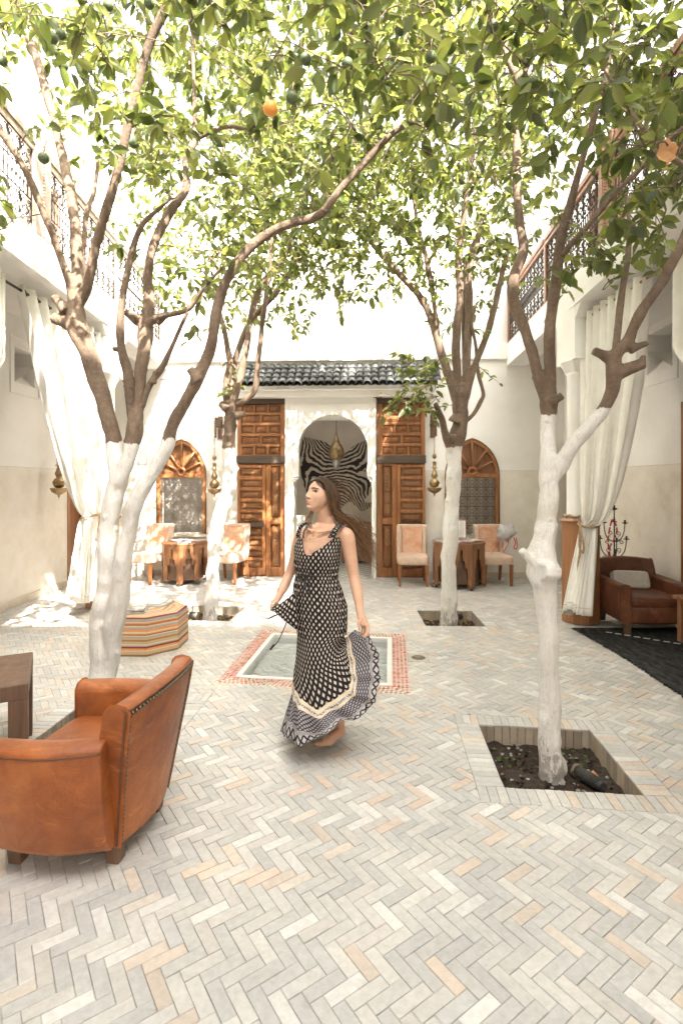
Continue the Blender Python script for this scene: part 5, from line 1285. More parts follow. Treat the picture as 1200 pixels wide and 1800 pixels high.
# ------------------------------------------------------------ hanging brass lanterns
def lantern(lab, px, Y, zb, ztop, bracket=True, s=1.0):
    x = (px - 600) / 930 * Y; t = thing('hanging_lantern', lab, 'lantern', (x, Y, zb), 0, 'hanging brass lanterns')
    m_ = MB(); m_.lathe([(.002, -.075), (.006, -.05), (.018, -.035), (.012, -.02), (.05, 0), (.10, .03), (.118, .075), (.122, .082), (.05, .084)], sides=24); m_.build('oil_bowl', M['brass'], t)
    m_ = MB(); m_.lathe([(.03, .085), (.06, .10), (.080, .14), (.082, .17), (.06, .21), (.035, .23), (.03, .24), (.05, .27), (.052, .30), (.035, .34), (.024, .38), (.022, .40), (.05, .405), (.052, .412), (.028, .42), (.03, .50), (.036, .505), (.034, .512), (.01, .515)], sides=22); m_.build('lamp_stem', M['brass'], t)
    for i in range(3):
        for k in range(12):
            pass
    m_ = MB(); m_.ico((0, 0, .60), .036, rings=8, sides=12, sz=1.25); m_.tube([(0, 0, .515), (0, 0, .56)], .004, 6); m_.build('ball', M['brass'], t)
    n = int((ztop - zb - .64) / .028); m_ = MB()
    for i in range(n):
        z = .645 + i * .028; a = (i % 2) * math.pi / 2
        m_.tube([(.010 * math.cos(b) * math.cos(a), .010 * math.cos(b) * math.sin(a), z + .018 * math.sin(b)) for b in [j * math.pi / 3 for j in range(7)]], .003, 4, cap=False)
    m_.build('chain', M['brass'], t)
    if bracket:
        m_ = MB(); wy = bwY(x) - Y; m_.box2((.008, -.02, ztop - zb - .12), (.04, wy, ztop - zb + .04)); m_.box2((.01, -.03, ztop - zb - .30), (.038, .02, ztop - zb - .1)); m_.box2((-.02, wy - .03, ztop - zb - .3), (.065, wy - .001, ztop - zb + .1)); m_.build('wall_bracket', M['oldwood'], t, bevel=.005)
    return t
lantern('hanging brass lantern with bowl on its bracket right of the doorway', 763, 8.72, 1.6 - 16 * 8.72 / 930, 1.6 + 115 * 8.72 / 930)
lantern('sunlit hanging brass lantern with bowl on its bracket left of the doorway', 377, 8.85, 1.6 - 18 * 8.85 / 930, 1.6 + 112 * 8.85 / 930)
lantern('pierced brass lantern hanging near the left gallery wall behind the curtain', 104, 7.6, 1.6 - 18 * 7.6 / 930, 3.79, False)
# big pierced lantern inside the room
x = (591 - 600) / 930 * 10.1; t = thing('room_lantern', 'onion shaped brass lantern hanging in front of the zebra hide', 'lantern', (x, 10.1, 0))
zz_ = lambda py: 1.6 + (850 - py) / 930 * 10.1
m_ = MB(); m_.lathe([(.13, zz_(806)), (.15, zz_(800)), (.15, zz_(795)), (.13, zz_(787)), (.07, zz_(778)), (.03, zz_(768)), (.012, zz_(758)), (.008, zz_(752))], sides=24); m_.build('dome', M['brass'], t)
m_ = MB(); m_.lathe([(.004, zz_(824)), (.05, zz_(821)), (.075, zz_(814)), (.07, zz_(806)), (.03, zz_(804))], sides=16); m_.build('glass_cup', M['silver'], t)
m_ = MB(); m_.tube([(0, 0, zz_(752)), (0, 0, 3.5)], .006, 5); m_.build('chain', M['iron'], t)

# ------------------------------------------------------------ slipper chairs
def soft_box(mb, c, d, r=.03, puff=0.0, n=6, mi=0):
    """rounded cushion: superellipsoid grid"""
    rows = []; nn_ = 4 * n
    def sg(v, e): return math.copysign(abs(v) ** e, v)
    e = .28
    for i in range(2 * n + 1):
        a = -math.pi / 2 + math.pi * i / (2 * n); row = []
        for j in range(nn_):
            b = 2 * math.pi * j / nn_; ca = sg(math.cos(a), e)
            row.append((c[0] + d[0] / 2 * ca * sg(math.cos(b), e), c[1] + d[1] / 2 * ca * sg(math.sin(b), e), c[2] + d[2] / 2 * sg(math.sin(a), e)))
        rows.append(row)
    mb.grid(rows, close_u=True, mi=mi); return mb
def chair(lab, x, y, rz):
    t = thing('slipper_chair', lab, 'chair', (x, y, 0), rz, 'blush upholstered slipper chairs')
    m_ = MB(); soft_box(m_, (0, 0, .405), (.50, .56, .15), n=7); m_.build('seat', M['chairfab'], t)
    m_ = MB(); P = [(-.22, .46), (.22, .46), (.235, .93), (-.235, .93)]
    m_.hexa([(-.22, .20, .44), (.22, .20, .44), (.22, .27, .44), (-.22, .27, .44), (-.235, .27, .93), (.235, .27, .93), (.235, .345, .93), (-.235, .345, .93)]); bk = m_.build('backrest', M['chairfab'], t, bevel=.02, seg=3)
    m_ = MB(); m_.hexa([(-.155, .185, .47), (.155, .185, .47), (.155, .20, .47), (-.155, .20, .47), (-.155, .252, .89), (.155, .252, .89), (.155, .27, .89), (-.155, .27, .89)]); m_.build('back_panel', M['chairpanel'], bk, bevel=.008)
    for s in (-1, 1):
        m_ = MB(); m_.hexa([(s * .19 - .03, .13, .44), (s * .19 + .03, .13, .44), (s * .22 + .03, .24, .44), (s * .22 - .03, .24, .44), (s * .21 - .028, .19, .91), (s * .21 + .028, .19, .91), (s * .22 + .028, .30, .925), (s * .22 - .028, .30, .925)]); m_.build('wing', M['chairfab'], t, bevel=.015, seg=2)
        m_ = MB(); m_.hexa([(s * .21 - .017, -.24, 0), (s * .21 + .017, -.24, 0), (s * .21 + .017, -.205, 0), (s * .21 - .017, -.205, 0), (s * .205 - .026, -.255, .34), (s * .205 + .026, -.255, .34), (s * .205 + .026, -.2, .34), (s * .205 - .026, -.2, .34)]); m_.build('leg', M['legwood'], t)
        m_ = MB(); m_.hexa([(s * .21 - .017, .28, 0), (s * .21 + .017, .28, 0), (s * .21 + .017, .315, 0), (s * .21 - .017, .315, 0), (s * .20 - .024, .2, .36), (s * .20 + .024, .2, .36), (s * .20 + .024, .25, .36), (s * .20 - .024, .25, .36)]); m_.build('leg', M['legwood'], t)
    return t
def at_floor(px, py): return G(px, py)
chair('blush slipper chair right of the doorway in front of the carved door', 1.13, 8.42, R(-4))
chair('blush slipper chair with a grey bag on its back right of the right table', 2.42, 8.45, R(3))
chair('blush slipper chair dappled with sun left of the doorway behind the slim white trunk', -1.83, 8.62, R(-14))
chair('bright sunlit slipper chair at the far left of the arched window', -3.12, 8.62, R(-22))
# grey bag with red ribbons hanging on a chair back
p0 = W(888, 936, 8.52); t = thing('cloth_bag', 'grey cloth sun hat or bag with red ribbons slung over the chair corner', 'bag', (p0.x, p0.y, p0.z))
t['label'] = 'grey crumpled cloth bag with red ribbons slung over a chair corner'
m_ = MB(); rows = []
for i in range(12):
    a = math.pi * i / 11; rows.append([(.13 * math.sin(a) ** .7 * math.cos(b) * (1 + .6 * noise.noise(Vector((math.cos(b) * 2.3, math.sin(b) * 2.3, i * .5)))) + .05 * math.cos(a), .06 * math.sin(a) * math.sin(b) - .02, .12 * math.cos(a) + .07 * noise.noise(Vector((math.cos(b) * 3, i * .5, 2))) - .25 * .13 * math.sin(a) * math.cos(b)) for b in [2 * math.pi * j / 20 for j in range(20)]])
m_.grid(rows, close_u=True); m_.build('bag_body', M['cloth_grey'], t)
for k, P in enumerate([[(-.10, -.06, -.05), (-.13, -.10, -.14), (-.2, -.1, -.24), (-.27, -.12, -.33)], [(.0, -.05, -.08), (.02, -.09, -.15), (-.03, -.1, -.24), (-.09, -.12, -.32)], [(.12, -.03, -.08), (.14, -.05, -.16), (.12, -.05, -.24), (.15, -.05, -.26), (.175, -.04, -.2), (.16, -.03, -.08)]]):
    m_ = MB(); m_.tube(spl(P, 6), .010, 5, flat=.25); m_.build('ribbon', M['red'], t)

# ------------------------------------------------------------ octagonal tables with stepped cut outs
def oct_table(lab, x, y, rot, r, h):
    t = thing('octagonal_table', lab, 'table', (x, y, 0), rot, 'octagonal walnut side tables')
    V = [Vector((r * math.sin(2 * math.pi * k / 8), -r * math.cos(2 * math.pi * k / 8))) for k in range(8)]
    m_ = MB(); m_.prism([tuple(v * 1.03) for v in V], h - .025, h); m_.build('tabletop', M['table'], t, bevel=.004)
    zb_ = .075
    m_ = MB(); m_.prism([tuple(v * .80) for v in V], zb_ + .01, h - .026); m_.build('inner_body', M['oldwood'], t)
    for k in range(8):
        a, b = V[k], V[(k + 1) % 8]; d = (b - a); w = d.length; d.normalize(); nn_ = Vector((d.y, -d.x)); mid = (a + b) / 2
        ang = math.atan2(d.y, d.x); Mx = Matrix.Translation((mid.x, mid.y, 0)) @ Matrix.Rotation(ang, 4, 'Z')
        # panel with a stepped arch opening: left and right stepped halves joined by the top
        z_a, z_b, z_c, z_d = zb_, zb_ + (h - zb_) * .42, zb_ + (h - zb_) * .60, zb_ + (h - zb_) * .86
        pn = MB()
        for s in (-1, 1):
            for (x0, x1, z0, z1) in ((w * .30, w * .5, z_a, h - .026), (w * .17, w * .2995, z_b, h - .0265), (w * .07, w * .1695, z_c, h - .027)):
                q0, q1 = (s * x0, s * x1) if s > 0 else (s * x1, s * x0); pn.box2((q0, -.0, z0), (q1, .022, z1))
        pn.box2((-w * .0695, 0, z_d), (w * .0695, .022, h - .0275))
        pn.v = [tuple(Mx @ Vector(v)) for v in pn.v]; pn.build('side_panel', M['table'], t, bevel=.002)
    for k in range(0, 8, 2):
        v = V[k] * .93; m_ = MB(); m_.box((v.x, v.y, .058), (.09, .09, .03)); m_.build('foot_block', M['table'], t, bevel=.008)
        m_ = MB(); m_.tube([(v.x - .012, v.y, .022), (v.x + .012, v.y, .022)], .021, 12); m_.tube([(v.x, v.y, .03), (v.x, v.y, .05)], .01, 8); m_.build('caster', M['black'] if x > 0 else M['silver'], t)
    return t
TLx, TLy = (325 - 600) / 930 * 8.55, 8.55; TRx, TRy = (805 - 600) / 930 * 8.25, 8.25
oct_table('octagonal walnut table with stepped cut outs under the left arched window', TLx, TLy, R(4), .37, .66)
oct_table('octagonal walnut table with a menu stand behind the rear right trunk', TRx, TRy, R(17), .41, .70)
def magazine(lab, loc, rz, w=.21, d=.28, th=.008, cover=(.6, .58, .55), grp=None, tilt=0):
    m, nt, bs = new_mat('magazine_cover'); L(nt, ramp(nt, nz(nt, 9, 4, .6, 'Object'), [(.38, tuple(c * .35 for c in cover)), (.5, cover), (.62, (.8, .79, .77))]), bs.inputs['Base Color']); bs.inputs['Roughness'].default_value = .3
    t = thing('magazine', lab, 'magazine', loc, rz, grp)
    m_ = MB(); m_.box((0, 0, th / 2), (w - .004, d - .004, th * .8)); m_.build('pages', M['paperw'], t)
    m_ = MB(); m_.box((0, 0, th * .95), (w, d, .0012)); m_.box((0, 0, .0007), (w, d, .0012)); m_.box((-w / 2, 0, th / 2), (.0015, d, th)); m_.build('cover', m, t)
    return t
gr = 'magazines lying on the octagonal tables'
for i, (dx, dy, a, c, lb) in enumerate([(.02, -.1, .3, (.55, .55, .5), 'sunlit magazine at the front of the left octagonal table'), (.14, .06, 1.2, (.6, .4, .35), 'magazine lying across the right half of the left octagonal table'), (-.1, .08, 2.2, (.4, .42, .45), 'magazine at the back left of the left octagonal table')]):
    magazine(lb, (TLx + dx, TLy + dy, .6605 + i * .009), a, cover=c, grp=gr)
for i, (dx, dy, a, c, lb) in enumerate([(-.22, -.02, .2, (.5, .5, .5), 'magazine left of the white trunk on the right octagonal table'), (.05, -.14, 1.1, (.5, .3, .3), 'magazine nearest the front edge of the right octagonal table'), (.2, -.02, 1.9, (.7, .6, .55), 'pale magazine at the right edge of the right octagonal table'), (.1, .1, .6, (.4, .4, .45), 'magazine lying under the printed menu stand')]):
    magazine(lb, (TRx + dx, TRy + dy, .7005 + i * .009), a, cover=c, grp=gr)
t = thing('menu_stand', 'printed white card in a copper frame standing on the right octagonal table', 'sign', (W(808, 936, 8.3).x, 8.3, .737), R(-6))
m_ = MB(); m_.box((0, 0, .15), (.19, .012, .29)); m_.box((0, .03, .006), (.19, .09, .012)); m_.build('frame', M['copper'], t, bevel=.002)
m, nt, bs = new_mat('printed_card'); tc = nt.nodes.new('ShaderNodeTexCoord'); sp = nt.nodes.new('ShaderNodeSeparateXYZ'); L(nt, tc.outputs['Object'], sp.inputs[0])
ln = mth(nt, 'LESS_THAN', mth(nt, 'FRACT', mth(nt, 'MULTIPLY', sp.outputs[2], 55)), .42); inx = mth(nt, 'LESS_THAN', mth(nt, 'ABSOLUTE', sp.outputs[0]), .06)
gap_ = mth(nt, 'GREATER_THAN', nz(nt, 60, 1, .5, 'Object', (1, 1, .02)), .42)
L(nt, mixc(nt, mth(nt, 'MULTIPLY', mth(nt, 'MULTIPLY', ln, inx), mth(nt, 'MULTIPLY', gap_, .7)), (.82, .8, .76), (.2, .2, .2)), bs.inputs['Base Color'])
m_ = MB(); m_.box((0, -.007, .15), (.165, .002, .265)); m_.build('card', m, t)

# ------------------------------------------------------------ striped octagonal pouf
POCT = (-1.95, 5.27); t = thing('striped_pouf', 'octagonal pouf with orange, grey and maroon stripes holding magazines', 'pouf', (POCT[0], POCT[1], 0), R(-11.5 + 10.5))
m, nt, bs = new_mat('striped_weave'); uvn = nt.nodes.new('ShaderNodeUVMap'); sp = nt.nodes.new('ShaderNodeSeparateXYZ'); L(nt, uvn.outputs[0], sp.inputs[0])
org, gry, crm, mar, brn, tn = (.62, .26, .085), (.33, .32, .29), (.58, .47, .33), (.20, .03, .03), (.30, .15, .05), (.46, .33, .2)
seq = [(0, brn), (.03, tn), (.075, crm), (.09, org), (.12, mar), (.15, gry), (.165, crm), (.185, tn), (.225, brn), (.25, tn), (.28, gry), (.30, crm), (.315, mar), (.33, org), (.345, crm), (.37, org), (.41, gry), (.44, crm), (.46, mar), (.467, org), (.475, mar), (.483, org), (.505, crm), (.52, gry), (.56, mar), (.60, crm)]
seq2 = [(.62, org), (.64, crm), (.66, tn), (.68, crm), (.70, org), (.72, gry), (.74, crm), (.76, org), (.78, mar), (.79, crm), (.83, org), (.86, gry), (.9, crm), (.95, org), (.98, mar)]
c1 = ramp(nt, mth(nt, 'DIVIDE', sp.outputs[1], .6), [(p / .6, c) for p, c in seq[:24]], 'CONSTANT')
c2 = ramp(nt, mth(nt, 'DIVIDE', mth(nt, 'SUBTRACT', sp.outputs[1], .56), .44), [((p - .56) / .44, c) for p, c in [(.56, mar), (.60, crm)] + seq2], 'CONSTANT')
c = mixc(nt, mth(nt, 'GREATER_THAN', sp.outputs[1], .56), c1, c2)
c = mixc(nt, .5, c, ramp(nt, nz(nt, 160, 2), [(.3, (.55, .55, .55)), (.7, (1.4, 1.4, 1.4))]), 'MULTIPLY')
L(nt, c, bs.inputs['Base Color']); bs.inputs['Roughness'].default_value = .9; bump(nt, bs, nz(nt, 220, 2), .4, .003)
rp = .412; m_ = MB(); prof = [(rp * .985, 0, .0), (rp, .01, .015), (rp, .335, .545), (rp * .985, .352, .57), (rp * .95, .358, .60), (rp * .5, .366, .8), (.001, .368, .999)]
rows = [[(r * math.cos(2 * math.pi * (k + .5) / 8 + 0), r * math.sin(2 * math.pi * (k + .5) / 8), z) for k in range(8)] for r, z, _ in prof]; uvs = [[(k / 8, v) for k in range(8)] for _, _, v in prof]
m_.grid(rows, smooth=False, close_u=True, uvs=uvs); m_.build('woven_cover', m, t, bevel=.006)
gp = 'magazines stacked on the striped pouf'
for i, (px, Yp, dz, a, c, lab) in enumerate([(242, 5.12, 0, R(-78), (.45, .45, .43), 'grey magazine at the bottom of the left stack on the pouf'), (238, 5.13, .012, R(-74), (.5, .4, .35), 'middle magazine of the left stack on the pouf'), (240, 5.12, .025, R(-80), (.3, .28, .26), 'dark photo magazine on top of the left stack on the pouf'),
                                         (284, 5.42, 0, R(-100), (.55, .55, .53), 'lower magazine at the back right of the pouf'), (276, 5.45, .012, R(-96), (.78, .77, .74), 'pale illustrated magazine on top at the back right of the pouf')]):
    magazine(lab, ((px - 600) / 930 * Yp - .07, Yp, .369 + dz), a, .24, .31, .011, c, gp)

# ------------------------------------------------------------ leather club chairs
def club_chair(lab, loc, rz, mat, w=.78, dp=.70, ha=.53, hb=.70, hs=.37, cushion=False, label_grp=None, nails=False, curve=0.0, taper=.0):
    """faces local -y"""
    t = thing('club_armchair', lab, 'armchair', loc, rz, label_grp)
    aw = .105; z0 = .13 if not nails else .095
    m_ = MB(); soft_box(m_, (0, -.03, (z0 + .31) / 2 + .0), (w - aw * 2 + .02, dp - .12, .31 - z0 + .06), n=7); m_.build('seat_base', mat, t)
    m_ = MB(); soft_box(m_, (0, -.05, hs - .03), (w - aw * 2 - .005, dp - .14, .12), n=8); m_.build('seat_cushion', mat, t)
    # arms: bowed slabs, rounded top, swelling outward
    for s in (-1, 1):
        m_ = MB(); rows = []; nY = 14
        for i in range(nY + 1):
            v = i / nY; y = -dp / 2 + v * (dp * (.93)); bow = curve * math.sin(math.pi * min(1, v * 1.0)) ; xo_ = w / 2 + bow * .5 - taper * max(0, v - .6)
            xi = xo_ - aw - bow * .35; ht = ha + .015 * v; sec = []
            tz = taper * .6
            pts = [(xi, z0 + .02), (xo_ - .03 - tz, z0), (xo_ - .004 - tz * .6, z0 + .05), (xo_, ha * .6), (xo_ + .004, ht - .055), (xo_ + .002, ht - .022), (xo_ - .018, ht - .004), ((xi + xo_) / 2, ht + .004), (xi + .018, ht - .005), (xi, ht - .03), (xi, ht * .6)]
            rows.append([(s * a, y, z) for a, z in pts])
        m_.grid(rows, close_u=True); n_ = len(rows[0]); b0 = len(m_.v) - n_ * (nY + 1)
        m_.face([b0 + j for j in range(n_)] if s < 0 else [b0 + j for j in reversed(range(n_))]); m_.face([b0 + nY * n_ + j for j in reversed(range(n_))] if s < 0 else [b0 + nY * n_ + j for j in range(n_)])
        arm = m_.build('armrest', mat, t, bevel=.010, seg=3)
        m_ = MB()
        m_.tube([(r[5][0] + s * .002, r[5][1], r[5][2] - .012) for r in rows], .0048, 6); m_.tube([(p[0], p[1] - .003, p[2]) for p in rows[0][2:11]], .0042, 6); m_.build('piping', M['piping'], arm)
    # back: curved shell, reclined
    m_ = MB(); rows_o = []; rows_i = []; nb = 18; nz_b = 12; bw_ = w - .08
    def bp(u, v, d):   # u -1..1 across, v 0..1 up
        z = z0 + (hb - z0) * v; half = (w / 2 - .055) - taper * (1 - v) * 1.1 - .03 * max(0, v - .8) * 2
        y = dp / 2 - .03 + .09 * v + .05 * (1 - u * u) - d; crown = .025 * (1 - u * u) * (1 if v > .99 else v ** 6)
        return (u * half, y, z + crown)
    outer = [[bp(-1 + 2 * j / nb, i / nz_b, 0) for j in range(nb + 1)] for i in range(nz_b + 1)]
    inner_ = [[bp(-1 + 2 * j / nb, i / nz_b, .115 - .02 * (i / nz_b)) for j in range(nb + 1)] for i in range(nz_b + 1)]
    loop = []
    for j in range(nb + 1):
        col = [outer[i][j] for i in range(nz_b + 1)]; ic = [inner_[i][j] for i in range(nz_b + 1)]
        top = [(col[-1][0], col[-1][1] - .015, col[-1][2] + .016), (col[-1][0], (col[-1][1] + ic[-1][1]) / 2, col[-1][2] + .024), (ic[-1][0], ic[-1][1] + .015, ic[-1][2] + .016)]
        loop.append(col + top + ic[::-1])
    m_.grid(loop, close_u=True); n_ = len(loop[0]); b0 = 0
    m_.face([j for j in range(n_)]); m_.face([nb * n_ + j for j in reversed(range(n_))])
    bk = m_.build('backrest', mat, t, bevel=.012, seg=3)
    m_ = MB()
    for s in (0, nb): m_.tube([(loop[s][i][0] + (.003 if s else -.003), loop[s][i][1] - .008, loop[s][i][2]) for i in range(nz_b + 2)], .0048, 6)
    m_.tube([(p[nz_b + 1][0], p[nz_b + 1][1] + .016, p[nz_b + 1][2] - .006) for p in loop], .0048, 6); m_.build('piping', M['piping'], bk)
    if nails:
        nm_ = MB()
        def dome(p): nm_.ico(p, .0085, rings=4, sides=7)
        for s in (0, nb):
            P = [Vector(loop[s][i]) + Vector((-.010 if s else .010, .004, 0)) for i in range(nz_b + 1)]
            Lt = sum((P[i + 1] - P[i]).length for i in range(nz_b)); k = int(Lt / .0195)
            for q in range(k):
                f = q / k * nz_b; i = int(f); p = P[i].lerp(P[i + 1], f - i); dome(p)
        P = [Vector(l[nz_b]) + Vector((0, .004, -.006)) for l in loop]; Lt = sum((P[i + 1] - P[i]).length for i in range(nb)); k = int(Lt / .0195)
        for q in range(1, k):
            f = q / k * nb; i = int(f); dome(P[i].lerp(P[i + 1], f - i))
        nm_.build('nailheads', M['nail'], bk, kind='stuff')
    for sx in (-1, 1):
        for sy in (-1, 1):
            x, y = sx * (w / 2 - (.12 if nails else .10) - (taper * .9 if sy > 0 else .03 if nails else 0)), sy * (dp / 2 - .07); m_ = MB()
            m_.hexa([(x - .028, y - .028, 0), (x + .028, y - .028, 0), (x + .028, y + .028, 0), (x - .028, y + .028, 0), (x - .036, y - .036, z0 + .02), (x + .036, y - .036, z0 + .02), (x + .036, y + .036, z0 + .02), (x - .036, y + .036, z0 + .02)]); m_.build('leg', M['oldwood'], t, bevel=.004)
    return t
club_chair('brown leather club chair with a cream cushion beside the right curtain', (3.30, 5.86, 0.012), R(-3), M['leather2'], w=.76, dp=.74, ha=.525, hb=.68)
m_ = MB(); soft_box(m_, (0, 0, 0), (.40, .12, .20), n=8); o = m_.build('cushion', M['cushion'], loc=(3.27, 6.01, .505)); o.rotation_euler = (R(-22), R(2), R(-3)); tag(o, 'cream rectangular cushion leaning on the brown leather club chair', 'cushion')
CH = thing  # front chair faces the left
fc = club_chair('large tan leather armchair seen from behind, with nailhead trim, front left', (-1.14, 2.45, 0), R(-97), M['leather'], w=.755, dp=.55, ha=.555, hb=.685, hs=.385, nails=True, curve=.05, taper=.09)
# rug
m, nt, bs = new_mat('charcoal_pile'); L(nt, ramp(nt, nz(nt, 26, 6, .7, 'Object', (1, .35, 1)), [(.32, (.014, .014, .015)), (.68, (.085, .083, .082))]), bs.inputs['Base Color']); bs.inputs['Roughness'].default_value = 1; bs.inputs['Specular IOR Level'].default_value = .1
bump(nt, bs, nz(nt, 120, 4), 1, .02)
rug = thing('shaggy_rug', 'long charcoal black woven rug under the brown armchair', 'rug', (3.15, 4.2, 0))
m_ = MB(); rows = []; ny, nx_ = 120, 20
for i in range(ny + 1):
    y = -1.9 + 3.53 * i / ny; ex = .012 * noise.noise(Vector((0, y * 9, 0))); rows.append([(-.58 + ex + 1.15 * j / nx_ + .05 * noise.noise(Vector((5, y * .8, 0))) * (1 - j / nx_), y + .01 * noise.noise(Vector((j * .8, 3, 0))), .012 + .006 * noise.noise(Vector((j * .9, y * 12, 1)))) for j in range(nx_ + 1)])
m_.grid(rows); m_.build('pile', m, rug).modifiers.new('s', 'SOLIDIFY').thickness = .011
m_ = MB()
for i in range(900):
    y = -1.9 + 3.53 * rnd.random(); x = -.58 + .05 * noise.noise(Vector((5, y * .8, 0))) + rnd.uniform(-.004, .01); a = rnd.uniform(-.6, .6); ln_ = rnd.uniform(.012, .03)
    m_.tube([(x, y, .009), (x - ln_ * math.cos(a), y + ln_ * math.sin(a), .004)], .002, 3, cap=False)
m_.build('fringe', m, rug, kind='stuff')
m_ = MB()
for i in range(14):
    x = -.34 + i * .068; m_.tube([(x, 1.43 - i * .055, .020), (x + .05, 1.40 - i * .055, .021)], .0035, 4)
m_.build('white_stitching', M['linen'], rug)
# small wooden table at right edge
t = thing('coffee_table', 'edge of a light wooden table in front of the brown armchair at the right border', 'table', (3.74, 5.12, 0.012), R(8))
m_ = MB(); m_.box((0, 0, .445), (.72, .6, .035)); m_.build('tabletop', M['rail'], t, bevel=.006)
for sx in (-.3, .3):
    for sy in (-.24, .24):
        m_ = MB(); m_.box((sx, sy, .2135), (.05, .05, .425)); m_.build('leg', M['rail'], t)
# foreground table at left edge
t = thing('wooden_side_table', 'dark weathered wooden side table with thick square legs at the left edge', 'table', (-2.13, 3.02, 0), R(28))
m_ = MB(); m_.box((0, 0, .465), (.62, .62, .085)); m_.build('tabletop', M['oldwood'], t, bevel=.005)
for sx in (-.2625, .2625):
    for sy in (-.2625, .2625):
        m_ = MB(); m_.box((sx, sy, .2105), (.093, .093, .421)); m_.build('leg', M['oldwood'], t, bevel=.003)

# ------------------------------------------------------------ candelabra
def candelabrum(lab, x, y, h, mat, beads=False, rz=0):
    t = thing('candelabrum', lab, 'candelabrum', (x, y, 0), rz)
    m_ = MB(); m_.tube([(0, 0, .05), (0, 0, h * .98)], [.012, .007], 8); m_.lathe([(.01, h * .32), (.03, h * .34), (.03, h * .36), (.01, h * .38)], sides=10); m_.lathe([(.01, h * .52), (.024, h * .54), (.01, h * .57)], sides=10); m_.build('stem', mat, t)
    for k in range(3):
        a = 2 * math.pi * k / 3 + .4; m_ = MB(); m_.tube(spl([(0, 0, .22), (.09 * math.cos(a), .09 * math.sin(a), .20), (.12 * math.cos(a), .12 * math.sin(a), .08), (.19 * math.cos(a), .19 * math.sin(a), .006)], 6), .008, 6); m_.build('leg', mat, t)
    for (z, r, n, a0) in ((h * .62, .17, 3, .2), (h * .78, .13, 3, 1.1)):
        for k in range(n):
            a = a0 + 2 * math.pi * k / n; c_, s_ = math.cos(a), math.sin(a); m_ = MB()
            pts = [(0, z - .12), (r * .45, z - .10), (r * .85, z - .03), (r, z + .10)]
            m_.tube([(q * c_, q * s_, zz) for q, zz in spl(pts, 7)], .006, 6)
            sc_ = scroll(r * .35, z - .02, .035, 1.2, -math.pi / 2, 1, 12); m_.tube([(q * c_, q * s_, zz) for q, zz in sc_], .0045, 5); sc_ = scroll(r * .72, z - .12, .03, 1.2, math.pi / 2, 1, 12); m_.tube([(q * c_, q * s_, zz) for q, zz in sc_], .0045, 5)
            m_.lathe([(.006, z + .10), (.033, z + .112), (.036, z + .118), (.012, z + .119), (.012, z + .15), (.009, z + .15)], (r * c_, r * s_, 0), 10); m_.build('candle_arm', mat, t)
    m_ = MB(); m_.lathe([(.006, h * .98), (.033, h * .99), (.036, h), (.012, h + .001), (.012, h + .035), (.009, h + .035)], sides=10); m_.build('candle_cup', mat, t)
    return t
candelabrum('dark iron scroll candelabrum hung with red beads behind the brown armchair', 3.32, 6.45, 1.30, M['iron'])
t = thing('bead_strand', 'strand of red and white beads hanging on the iron candelabrum', 'beads', (3.24, 6.34, 1.18))
for k in range(2):
    m_ = MB()
    for i in range(34):
        m_.ico((.05 * math.sin(i / 34 * math.pi * (1 + k)) * (1 if k else -1), -.01 * k, -.016 * i), .0115, 0 if i % 6 else 1, rings=4, sides=6)
    m_.build('string_of_beads', [M['red'], M['linen']], t)
candelabrum('pale sunlit candelabrum standing left of the far left slipper chair', -3.45, 8.92, 1.16, M['silver'], rz=.5)
# ------------------------------------------------------------ the woman
rp_ = random.Random(5)
foot0 = Vector((-.085, 3.21, 0))
woman = thing('person', 'woman dancing barefoot in a long black dress with white motifs, skirt swirling, looking left', 'person', foot0)
PP = lambda px, py, Y=3.22: W(px, py, Y) - foot0
m, nt, bs = new_mat('skin'); L(nt, ramp(nt, nz(nt, 14, 5), [(.3, (.52, .305, .205)), (.7, (.62, .38, .265))]), bs.inputs['Base Color']); bs.inputs['Roughness'].default_value = .48
bs.inputs['Subsurface Weight'].default_value = .12; bs.inputs['Subsurface Radius'].default_value = (.012, .005, .003); bs.inputs['Subsurface Scale'].default_value = .6; M['skin'] = m
yaw = R(24); body = MB()
def prof(tab, py):
    if py <= tab[0][0]: return tab[0][1:]
    for a, b in zip(tab[:-1], tab[1:]):
        if a[0] <= py <= b[0]:
            t = (py - a[0]) / (b[0] - a[0]); t = t * t * (3 - 2 * t); return tuple(x + (y - x) * t for x, y in zip(a[1:], b[1:]))
    return tab[-1][1:]
TB = [(908, 574, 14, .046), (918, 573, 17, .052), (926, 571, 29, .062), (934, 568, 40, .074), (948, 563, 42, .088), (965, 558, 39.5, .100), (985, 557, 36.5, .094), (1012, 556, 33.5, .084), (1040, 558, 41, .100), (1065, 561, 45, .115), (1095, 562, 39, .105), (1130, 560, 28, .08), (1160, 560, 20, .06)]
PXM = 3.22 / 930
rows = []
for i in range(64):
    py = 908 + (1160 - 908) * i / 63; cx, hw, hd = prof(TB, py); c = PP(cx, py, 3.23); row = []
    for j in range(36):
        a = 2 * math.pi * j / 36; x, y = hw * PXM * 1.0 * -math.cos(a), -hd * math.sin(a)
        e = .82; x = math.copysign(abs(math.cos(a)) ** e, -math.cos(a)) * hw * PXM; y = -math.copysign(abs(math.sin(a)) ** e, math.sin(a)) * hd
        row.append((c.x + x, c.y + y + x * -.30, c.z))
    rows.append(row)
b0 = len(body.v); body.grid(rows, close_u=True); body.face([b0 + j for j in reversed(range(36))]); body.face([b0 + 63 * 36 + j for j in range(36)])
for px, Y in ((543, 3.185), (573, 3.16)): body.ico(PP(px, 974, Y), .044, rings=10, sides=16, sz=.95)
